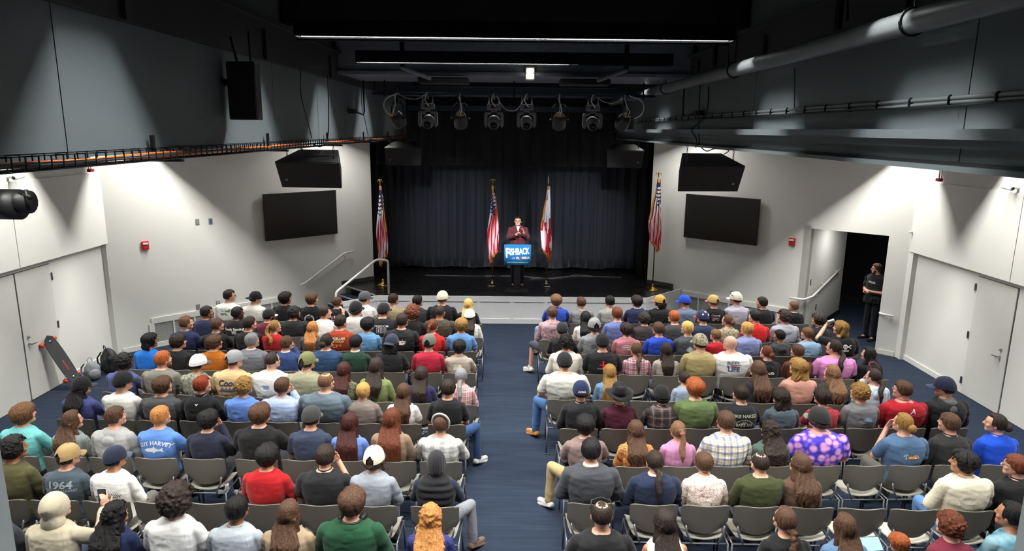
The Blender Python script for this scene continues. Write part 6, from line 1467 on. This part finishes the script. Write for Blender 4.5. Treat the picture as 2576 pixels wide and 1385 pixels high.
R[6] = '''1461,982|L|short:dkb|jk:#202123|m|cap:F:#1e2848:#1e2848|black jacket, navy cap with white letters
1558,992|L|short:dkb|sh:#48182c|m|cowboy|burgundy shirt, black cowboy hat
1665,992|L|shag:blk|sh:plaidbrown|m|cap:F:#1c1d1f:#1c1d1f|charcoal and brown plaid shirt, black cap
1746,974|L|mop:gng|tee:#5d6f45|l||olive green tee, ginger mop hair
1865,988|L|short:dkb|tee:#1f2226|m|P=hike|black tee with HIKE NAKED lettering
1966,997|L|mid:dkb|tee:#4c5a62|m||slate tee, long shaggy dark hair
2069,1005|L|mop:dkb|tee:#a8333c|m||red tee, dark brown mop hair
2165,985|L|curly:dbl|tee:#77777a|m|P=fish|grey tee with blue fish print, blond curls
2273,978|P|short:brn|po:#a31824|x|P=alabama glasses look:45|red polo with white letter, large build
2380,968|L|short:dkb|hd:#232427|l|cap:F:#23263c:#3a3f5c look:50|black hoodie with grey hood, navy cap'''
R[7] = '''1472,1068|L|mop:blk|tee:#7e6a66|m|outL pants:#a8956c|dusty brown tee, khaki trousers in the aisle
1600,1080|L|wavylong:brn|ls:floralorange|f|P=straps|orange floral blouse, long brown hair
1706,1085|L|pony:sbr|ls:lilac|f|tie|pink textured blouse, ponytail with pink tie
1827,1058|L|short:brn|sh:plaidblue|l||white blue and yellow plaid shirt, short brown hair
1938,1082|L|curlylong:dkb|tee:#4f6358|m||sage green tee, long dark curls
2063,1048|L|curly:dkb|po:jelly|x|cap:F:#2c2d2d:#77786f look:25|purple jellyfish shirt, black cap over curls
e,2147,1140
2274,1062|L|bun:dbl|tee:#4b6688|l|P=palm chin|steel blue tee with palm print, curly blond bun
2390,1062|L|short:brn|jk:#2b2c2d|m||black padded jacket, short brown hair
2508,1062|L|bun:dkb|po:#1c4fd0|m|look:50|royal blue polo, dark hair in a bun'''
R[8] = '''1487,1122|L|short:blk|jk:#3d3f44|l|crossL pants:#26272b|dark grey suit, black hair, foot in the aisle
1648,1158|L|lowpony:dkb|jk:#1f2840|l||navy blazer, long dark ponytail
1772,1162|L|short:brn|sh:floralcream|m||cream floral shirt, short brown hair
1913,1162|L|thin:dkb|ls:#3a3f22|l||dark olive sweater, dark hair thinning on top
2010,1165|L|wavylong:brn|ls:#5a4234|f||brown sweater, long brown hair
e,2148,1252
e,2275,1256
2427,1160|M|wavy:blk|jk:#cfc9b4|l|look:50 pants:#5078a8|cream denim jacket, thick black hair
2558,1168|P|short:aub|jk:#1e1e20|m|look:50 glasses|black sweater, checked collar, ginger hair and glasses'''
R[9] = '''1513,1292|L|thin:dkb|tee:#1d1e1f|l|sung pants:#7894b8 outR|black tee, sunglasses on balding head
1675,1312|M|wavylong:dkb|tank:#ddd6c8|f||sleeveless white top, long dark hair
e,1842,1385
1990,1305|L|braid:brn|tee:#1c1c1d|f|pants:#7da0c8|black tee, brown hair in one braid
2138,1322|L|vlong:brn|ls:denim|f||light denim jacket, very long brown hair
2285,1365|L|mop:gng|tee:#3a4048|c|tablet small|small child with ginger hair watching a tablet
2363,1280|L|curly:aub|ls:#7c2f40|c||burgundy sweater, child with curly dark hair
2440,1292|M|bigbun:blk|tee:tiedye|f|look:30|teal tie dye tee, dark hair in a high bun'''
def pray(px, py):
    u, v = px - 1288.0, py - 692.5; c, s = math.cos(ROLL), math.sin(ROLL); u, v = u * c + v * s, -u * s + v * c
    x, y = u / FPX, -v / FPX
    return Vector((x, math.cos(TILT) + y * math.sin(TILT), -math.sin(TILT) + y * math.cos(TILT)))
ROWN = ['', 'front', 'second', 'third', 'fourth', 'fifth', 'sixth', 'seventh', 'eighth', 'rearmost']
SEATN = ['aisle seat', 'second from the aisle', 'third from the aisle', 'fourth from the aisle', 'fifth from the aisle', 'sixth from the aisle', 'seventh from the aisle', 'eighth from the aisle', 'ninth from the aisle', 'tenth from the aisle']
SPK = Vector((.13, 17.1))
PAIR = plain('silver_can', '#b8bcc4', .3, .8)
PHB = plain('phone_black', '#121316', .25)
PHS = plain('phone_screen', '#7fb0d0', .3, emis=.35)
CHIN = ((.24, .06, .80), (.075, .17, 1.10), (-.25, -.2, .9), (-.3, -.9, 0))
PHONE = ((.31, .10, .86), (.27, .27, 1.06), (-.05, .15, .95), (-.6, .6, .1))
PHONE2 = ((.30, .05, .86), (.30, .26, 1.13), (-.12, .10, .95), (-.8, .3, .1))
DRINK = ((.30, .10, 1.02), (.13, .26, 1.20), (-.6, .1, .5), (-.1, -.9, 0))
cols_body = {}
persons = []
def build_person(X, Y, rz, k, z0, rec, label):
    px, py, skin, hair, top, bld, ex, phrase = rec; ex = ex.split()
    t = thing('person', label, 'person', (X, Y, z0), rz, 'seated audience'); t.scale = (k, k, k)
    style, hc = hair.split(':'); kind, colr = top.split(':'); rr = random.Random(int(px * 7 + py))
    look = None; aL = aR = 'lap'; lL = lR = 'sit'; pants = rr.choice(['#23262f', '#2f3a50', '#1e1f22', '#4a5570', '#5b5a55', '#343a44'])
    if 'cross' in ex or (bld in 'ml' and rr.random() < .25): aL = aR = 'cross'
    phone = None
    for e in ex:
        if e.startswith('look:'): look = math.radians(float(e[5:]))
        elif e.startswith('pants:'): pants = e[6:]
        elif e == 'outR': lR = 'outR'
        elif e == 'outL': lL = 'outR'
        elif e == 'crossL': lL = 'crosslow'; 
        elif e == 'chin':
            if px < 1200: aR = CHIN; aL = 'lap'
            else: aL = CHIN; aR = 'lap'
        elif e == 'phone':
            aR = PHONE if px < 400 else PHONE2; aL = 'lap'
        elif e == 'drink': aL = DRINK; aR = 'lap'
    hy = look if look is not None else -math.atan2(SPK.x - X, SPK.y - Y)
    rel = hy - (rz if abs(rz) < 9 else 0); rel = max(-1.0, min(1.0, rel)); q = round(rel / .175) * .175
    hero = 'phone' in ex or 'drink' in ex or 'chin' in ex
    pitch = -.35 if 'tablet' in ex else 0.0
    me = figure_meshes(bld, aL, aR, q, lL, lR, 0.0, pitch, .0062 if hero else .008, curl=(.6 if 'drink' in ex else .4, .55 if 'phone' in ex else .4))
    b = place('body', me, skinmat(skin), t)
    slv = {'tee': 'short', 'po': 'short', 'ls': 'long', 'sh': 'long', 'hd': 'long', 'jk': 'long', 'vest': 'none', 'tank': 'none'}[kind]; puff = {'hd': .007, 'jk': .006, 'vest': .014}.get(kind, 0)
    base, slc = (colr.split('/') + [None])[:2]
    fk = {'tee': 'tee', 'po': 'pique', 'ls': 'jersey', 'sh': 'poplin', 'hd': 'hoodie', 'jk': 'jacket', 'vest': 'puffer', 'tank': 'tee'}[kind]
    mt = PAT[base]() if base in PAT else fabric(base, fk)
    if slc: place('undershirt', shirt_mesh(bld, aL, aR, 'long', 0, 0, 1), fabric(slc, 'jersey'), t)
    sm = shirt_mesh(bld, aL, aR, slv, puff, 0, 3)
    so = place('puffer_vest' if kind == 'vest' else 'jacket' if kind == 'jk' else 'hoodie' if kind == 'hd' else 'shirt', sm, mt, t)
    if kind in ('po', 'sh', 'jk'):
        cm = mt
        if 'white collar' in phrase or 'suit' in phrase or 'blazer' in phrase: cm = fabric('#e6e6e4', 'poplin')
        place('collar', misc('collar'), cm, t)
    elif kind in ('tee', 'ls'): place('neckband', misc('crew' if 'mock' not in phrase else 'mockneck'), mt, t)
    elif kind == 'hd':
        place('hood', misc('hoodup' if 'hoodup' in ex else 'hood'), fabric('#5a5c5e', 'hoodie') if 'grey hood' in phrase and px > 2300 else mt, t)
    elif kind == 'vest': place('collar', misc('mockneck'), mt, t)
    for e in ex:
        if e.startswith('P='): add_print(so, sm, PR[e[2:]])
    short = 'shorts' in ex
    place('shorts' if short else 'trousers', trouser_mesh(bld, lL, lR, short), fabric(pants, 'trousers'), t)
    boots = 'boots' in ex; sc = '#a8743c' if boots else ('#6a5648' if 'crossL' in ex else rr.choice(['#1b1b1d', '#c9c9c6', '#2a2c30', '#6a5646']))
    for sd2, lg in ((-1, lL), (1, lR)): place('boot' if boots else 'shoe', shoe_mesh(lg, sd2, 0, boots), fabric(sc, 'shoe'), t)
    HM = headmat(q, pitch) @ Matrix.Translation(Vector((0, 0, HZ)) - Vector((0, 0, HZ)) + Vector((0, 0, .10)))
    HM = headmat(q, pitch); HM = HM @ Matrix.Translation((0, 0, 0))
    if 'hoodup' not in ex and style != 'none' and style != 'bald':
        place('hair', hair_mesh(style, rr.randint(0, 1), any(e.startswith('cap:') or e.startswith('beanie') for e in ex) or 'cowboy' in ex, q), hairmat(hc, style.startswith('curly')), t, HM)
    if 'beard' in ex: place('beard', misc('beard'), hairmat(hc if hc != 'none' else 'brn', True), t, HM)
    if 'glasses' in ex: place('glasses', glasses_mesh(), BLACKPL, t, HM @ Matrix.Translation((0, -.012, -.003)))
    big = {'mop': 1.08, 'wavy': 1.08, 'shag': 1.08, 'curly': 1.1, 'curlybig': 1.15, 'mid': 1.05, 'wavylong': 1.04, 'long': 1.04, 'vlong': 1.04}.get(style, 1.02)
    for e in ex:
        if e.startswith('cap:'):
            p = e.split(':'); kd = 'open' if len(p) > 4 else 'closed'; cr, br, bt = cap_meshes(kd)
            TM = HM @ Matrix.Rotation(PI if p[1] == 'B' else 0, 4, 'Z') @ Matrix.Rotation(-.12 if p[1] == 'F' else .1, 4, 'X') @ Matrix.Scale(1.06, 4) @ Matrix.Translation((0, 0, .010))
            c = place('cap', cr, PAT[p[2]]() if p[2] in PAT else fabric(p[2], 'cap'), t, TM); place('brim', br, PAT[p[3]]() if p[3] in PAT else fabric(p[3], 'cap'), c); place('cap_button', bt, PAT[p[3]]() if p[3] in PAT else fabric(p[3], 'cap'), c)
            if 'stars' in ex:
                m = MB()
                for az, el in ((PI * .9, .35), (PI * 1.25, .5), (PI * .6, .4), (PI * 1.05, .95)):
                    cc_ = Vector((.094 * math.cos(el) ** .8 * math.sin(az), .113 * math.cos(el) ** .8 * math.cos(az), .10 * math.sin(el))); n = cc_.normalized(); a1 = n.cross(Vector((0, 0, 1))).normalized(); a2 = a1.cross(n)
                    m.prism(star(0, 0, .022), lambda x, y, q_: tuple(cc_ + n * q_ + a1 * x + a2 * y), .001, .006)
                obj('star_patch', m, fabric('#e4e4e4', 'patch'), c)
            if 'white letters' in phrase:
                V, F = text_mesh('AEBG', .035, .001); P = [(x, -.124 + (abs(x) * .25), .005 + y) for x, y, z in V]; obj('cap_lettering', MB().add(P, F), fabric('#e4e4e4', 'patch'), c)
        elif e.startswith('beanie:'): place('beanie', cap_meshes('beanie')[0], fabric(e[7:], 'knit'), t, HM @ Matrix.Scale(1.02, 4))
        elif e.startswith('headband:'): place('headband', misc('headband'), fabric(e[9:], 'fleece'), t, HM)
    if 'cowboy' in ex: place('cowboy_hat', misc('cowboy'), fabric('#1c1c1f', 'felt'), t, HM @ Matrix.Rotation(.1, 4, 'X'))
    if 'sung' in ex: place('sunglasses', misc('sunglasses_top'), BLACKPL, t, HM @ (Matrix.Translation((0, 0, 0)) if 'cap' not in str(ex) else Matrix.Translation((0, .01, .0)) @ Matrix.Scale(1.15, 4)))
    if 'redglasses' in ex: place('glasses', glasses_mesh(), plain('red_glasses_frame', '#c02840', .4), t, HM @ Matrix.Translation((0, -.02, .115)) @ Matrix.Rotation(.7, 4, 'X'))
    if 'headphones' in ex: place('headphones', misc('headphones'), BLACKPL, t)
    if 'tie' in ex: place('hair_tie', misc('tie'), plain('pink_hair_tie', '#e0507c', .5), t, HM @ Matrix.Translation((0, 0, .01)))
    if 'phone' in ex:
        _, wr, hd, _n = aR; w = BLD[bld]; c = Matrix.Translation((X, Y, z0)) @ Matrix.Rotation(rz, 4, 'Z') @ Matrix.Scale(k, 4) @ Vector((wr[0] * (w * .9 + .1) - .035, wr[1] + .035, wr[2] + .10))
        ph = thing('smartphone', 'black smartphone held up by the person in the %s' % ('cream hoodie' if px < 400 else 'white tee near the second row centre'), 'phone', c, rz + (.1 if px < 400 else -.5))
        obj('case', MB().bev((0, 0, 0), (.075, .009, .15), .004), PHB, ph); obj('screen', MB().box((0, -.0052, 0), (.068, .001, .138)), plain('phone_screen_dark', '#2a3038', .2, emis=.15), ph)
    if 'drink' in ex:
        _, wr, hd, _n = aL; c = Matrix.Translation((X, Y, z0)) @ Matrix.Rotation(rz, 4, 'Z') @ Matrix.Scale(k, 4) @ Vector((-wr[0] + .05, wr[1] - .03, wr[2] + .085))
        cn = thing('drink_can', 'silver can at the mouth of the drinking person', 'can', c, rz); Rm = Matrix.Rotation(1.2, 3, 'Y'); rg = [[tuple(Rm @ Vector((r * math.cos(q2 * PI / 10), r * math.sin(q2 * PI / 10), z))) for q2 in range(20)] for r, z in ((.022, -.06), (.031, -.052), (.031, .05), (.026, .06))]
        obj('can_body', MB().loft(rg).mesh('can_body', True), PAIR, cn); rg = [[tuple(Rm @ Vector((r * math.cos(q2 * PI / 10), r * math.sin(q2 * PI / 10), z))) for q2 in range(20)] for r, z in ((.026, .0602), (.024, .0615), (.001, .059))]; obj('can_lid', MB().loft(rg), CHROME, cn)
    if 'tablet' in ex:
        c = Matrix.Translation((X, Y, z0)) @ Vector((-.12, .26, .98 * k)); tb = thing('tablet', 'tablet with light blue screen held by the ginger haired child', 'tablet', c, .1); tb.rotation_euler = (-.9, 0, .1)
        obj('case', MB().bev((0, 0, 0), (.20, .010, .14), .004), PHB, tb); obj('screen', MB().box((0, -.0056, 0), (.185, .001, .125)), PHS, tb)
    return t
seats = []
for side, tab in (('left', L), ('right', R)):
    for r in range(1, 10):
        recs = []
        for ln in tab[r].split('\n'):
            if ln.startswith('e,'): _, a, b = ln.split(','); recs.append(('e', float(a), float(b)))
            else:
                p = ln.split('|'); px, py = map(float, p[0].split(',')); recs.append((px, py, p[1], p[2], p[3], p[4], p[5], p[6]))
        # row curve through the seated heads at a common sitting height
        xs, ys = [], []
        for q in recs:
            if q[0] == 'e' or q[5] == 'c': continue
            d = pray(q[0], q[1]); tt = (1.245 - CAMH) / d.z; xs.append(d.x * tt); ys.append(d.y * tt)
        cf = np.polyfit(xs, ys, 1); cf[0] *= .5; cf[1] = float(np.mean(ys)) - cf[0] * float(np.mean(xs)); f = np.poly1d(cf); df = f.deriv()
        out = []
        for q in recs:
            if q[0] == 'e':
                d = pray(q[1], q[2]); tt = (.82 - CAMH) / d.z; X = d.x * tt; out.append([X, None, q])
            else:
                d = pray(q[0], q[1]); Y = float(f(0)); 
                X = d.x * 8
                for _ in range(5): Y = float(f(X)) ; X = d.x / d.y * Y
                out.append([X, CAMH + d.z / d.y * Y, q])
        # chair places: seats keep at least 0.535 m pitch
        order = sorted(range(len(out)), key=lambda i: abs(out[i][0])); CX = [o[0] for o in out]; sg = -1 if side == 'left' else 1
        for _ in range(60):
            for a, b in zip(order[:-1], order[1:]):
                gap = abs(CX[b]) - abs(CX[a])
                if gap < .535: s = (.535 - gap) / 2; CX[a] -= sg * s; CX[b] += sg * s
        for n, i in enumerate(order):
            X, z, q = out[i]; cx = CX[i]; Yc = float(f(cx)); rz = math.atan(float(df(cx))) * .8
            kk = 1.0; small = q[0] != 'e' and 'small' in q[6]
            emp = q[0] == 'e'; pos = SEATN[n]
            chair(cx, Yc + .0, rz, 'grey plastic chair, %s, %s row %s block, %s' % ('empty' if emp else 'occupied', ROWN[r], side, pos))
            if emp: continue
            px_ = X * .5 + cx * .5 if abs(X - cx) > .05 else X
            px_ = max(min(X, cx + .06), cx - .06)
            lo, hi = (.70, .97) if q[5] == 'c' else (.93, 1.07)
            # sitting height so that the head is where the photograph shows it
            k = z / HZ
            z0 = 0.0
            if k < 1: k = (z - .445) / (HZ - .445); k = max(lo, min(hi, k)); z0 = .445 * (1 - k)
            else: k = min(hi, k)
            seats.append((side, r, n, round(px_, 2), round(Yc, 2), round(z, 3), round(k, 3)))
            lab = 'person in %s, %s row %s' % (q[7], ROWN[r], side)
            build_person(px_, Yc, rz, k, z0, q, lab)
print('PERSONS', len(seats)); print('KS', [(s[0][0], s[1], s[2], s[3], s[4], s[5]) for s in seats if not .95 < s[6] < 1.05])
# ================================================================== standing figures
def standing(name, label, loc, rz, skin, aL, aR, yaw, bld, curl, shirtcol, kindname, pants, hairstyle, hc, k=1.0, pitch=0.0, beard=False, legs=('stand', 'stand')):
    t = thing('person', label, 'person', loc, rz); t.scale = (k, k, k); sh = .43
    me = figure_meshes(bld, aL, aR, yaw, 'stand', 'stand', sh, pitch, .0055, True, curl); place('body', me, skinmat(skin), t)
    sm = shirt_mesh(bld, aL, aR, 'short' if kindname == 'uniform_shirt' else 'long', .006, sh, 2, .50, .008); so = place(kindname, sm, shirtcol, t)
    place('trousers', trouser_mesh(bld, 'stand', 'stand', False, sh), fabric(pants, 'trousers'), t)
    for s in (-1, 1): place('shoe', shoe_mesh('stand', s, sh), fabric('#151517', 'shoe'), t)
    HM = headmat(yaw, pitch, sh); place('hair', hair_mesh(hairstyle, 0), hairmat(hc), t, HM)
    if beard: place('beard', misc('beard'), hairmat(hc, True), t, HM)
    place('glasses', glasses_mesh(), BLACKPL, t, HM @ Matrix.Translation((0, -.010, -.003)))
    m = MB()
    for s in (-1, 1): m.ell((s * .030, .086, -.002), (.0105, .006, .0062), None, 12, 8)
    obj('eye_white', m.mesh('eye_white', True), plain('eye_white', '#b5aca4', .4), t).matrix_local = HM
    m = MB()
    for s in (-1, 1): m.ell((s * .030, .0905, -.002), (.0048, .0028, .0052), None, 10, 6)
    obj('iris', m.mesh('iris', True), plain('brown_iris', '#2a1a10', .2), t).matrix_local = HM
    m = MB()
    for s in (-1, 1): m.cap_((s * .016, .092, .0195), (s * .044, .084, .0195), .003, .0024, 8, 3)
    obj('eyebrow', m.mesh('eyebrow', True), hairmat(hc), t).matrix_local = HM
    m = MB(); m.ell((0, .0915, -.0625), (.021, .0045, .006), None, 14, 8); obj('lips', m.mesh('lips', True), plain('lip_tone', '#a4605a', .45), t).matrix_local = HM
    return t, so, sm, sh
# the speaker: faces the audience, both forearms raised over the lectern
A1 = ((.232, .02, .82), (.15, .25, .93), (-.1, .25, .95), (-.9, -.1, -.2))
A2 = ((.232, .02, .82), (.07, .26, .91), (-.55, .35, .6), (-.5, -.2, -.8))
t, so, sm, sh = standing('speaker', 'person in maroon button jacket and glasses speaking behind the lectern', (.14, 17.05, SZ), PI, 'L', A1, A2, -.12, 'm', (.35, .6), fabric('#5e2c34', 'corduroy'), 'jacket', '#1f2433', 'short', 'blk', 1.02)
m = MB(); sh2 = sh
P = lambda x, z, off=.006: wrap(sm, [(x, z)], off, False)[0]
V = []; 
for zz in [1.32 + .02 * i for i in range(9)][::-1]:
    pass
plk = [P(0, .62 + sh + .05 * i, .006) for i in range(8)]
m.tube(plk, .010, 6); obj('placket', m.mesh('placket', True), fabric('#43202a', 'corduroy'), t)
m = MB()
for i in range(5): q = P(0.0, .63 + sh + .08 * i, .014); m.cap_(q, (q[0], q[1] + .004, q[2]), .008, .007, 10, 3)
obj('button', m, plain('dark_button', '#1c1012', .4), t)
for s in (-1, 1):
    m = MB(); g = [(s * (.06 + .045 * i), .86 + sh + .035 * j) for j in range(3) for i in range(3)]; W3 = wrap(sm, g, .012, False)
    m.add(W3, [(j * 3 + i, j * 3 + i + 1, j * 3 + i + 4, j * 3 + i + 3) for j in range(2) for i in range(2)]); o = obj('chest_pocket', m, fabric('#43202a', 'corduroy'), t); mo = o.modifiers.new('s', 'SOLIDIFY'); mo.thickness = .006
    m = MB(); m.add([(s * .008, .045, 1.075 + sh), (s * .075, .035, 1.10 + sh), (s * .085, .075, 1.03 + sh), (s * .035, .085, 1.00 + sh)], [(0, 1, 2, 3)]); o = obj('lapel', m, fabric('#5e2c34', 'corduroy'), t); mo = o.modifiers.new('s', 'SOLIDIFY'); mo.thickness = .012
m = MB(); m.add([(-.045, .040, 1.10 + sh), (.045, .040, 1.10 + sh), (.008, .082, .975 + sh), (-.008, .082, .975 + sh)], [(0, 1, 2, 3)]); o = obj('shirt_front', m, fabric('#d9cfc8', 'poplin'), t); mo = o.modifiers.new('s', 'SOLIDIFY'); mo.thickness = .014
place('collar', misc('collar'), fabric('#5e2c34', 'corduroy'), t, Matrix.Translation((0, 0, sh)))
# the officer: arms folded low, looking to the stage
B1 = ((.27, -.02, .72), (.07, .22, .74), (-.8, .3, .1), (0, -.6, -.8))
B2 = ((.27, -.02, .72), (.04, .26, .77), (-.8, .25, .0), (0, -.6, -.8))
t, so, sm, sh = standing('officer', 'police officer in black uniform with glasses standing in the corridor opening', (8.17, 14.98, 0), 1.9, 'L', B1, B2, -.7, 'l', (.5, .5), fabric('#15171c', 'uniform'), 'uniform_shirt', '#14161c', 'short', 'brn', .985, beard=True)
tm = shirt_mesh('l', B1, B2, 'none', .022, sh, 4, .60, .009); vo = place('tactical_vest', tm, fabric('#1b1d22', 'nylon'), t)
V, F = text_mesh('POLICE', .055, .002); V, F = dens(V, F); V = np.array(V); Pq = wrap(tm, [(x, .93 + sh + y) for x, y in zip(-V[:, 0], V[:, 1])], .006, False); obj('vest_lettering', MB().add(Pq, F), WHITEPL, vo)
V, F = text_mesh('POLICE', .032, .0012); aw = 1.0
Pq = [(-.182 * 1.2 - .088 - .0, -.05 - x * 1.0, .905 + sh + y) for x, y, z in V]; obj('sleeve_lettering', MB().add(Pq, F), WHITEPL, so)
m = MB(); m.loft([ering((0, -.008, .52 + sh), .21, .155), ering((0, -.008, .57 + sh), .21, .155)]); bl = obj('duty_belt', m.mesh('duty_belt', True), plain('duty_belt_black', '#0e0f11', .4), t)
obj('belt_pouch', MB().bev((-.21, .05, .53 + sh), (.06, .09, .12), .012).bev((.2, .02, .50 + sh), (.07, .10, .16), .014).bev((-.08, .165, .545 + sh), (.08, .035, .07), .008), plain('duty_belt_black', '#0e0f11', .4), bl)
obj('radio', MB().bev((.15, .145, .99 + sh), (.05, .03, .09), .008).tube([(.15, .145, 1.03 + sh), (.15, .15, 1.10 + sh)], .005, 6), BLACKPL, vo)
for p_ in bpy.data.objects:
    if p_.name == 'camera': continue
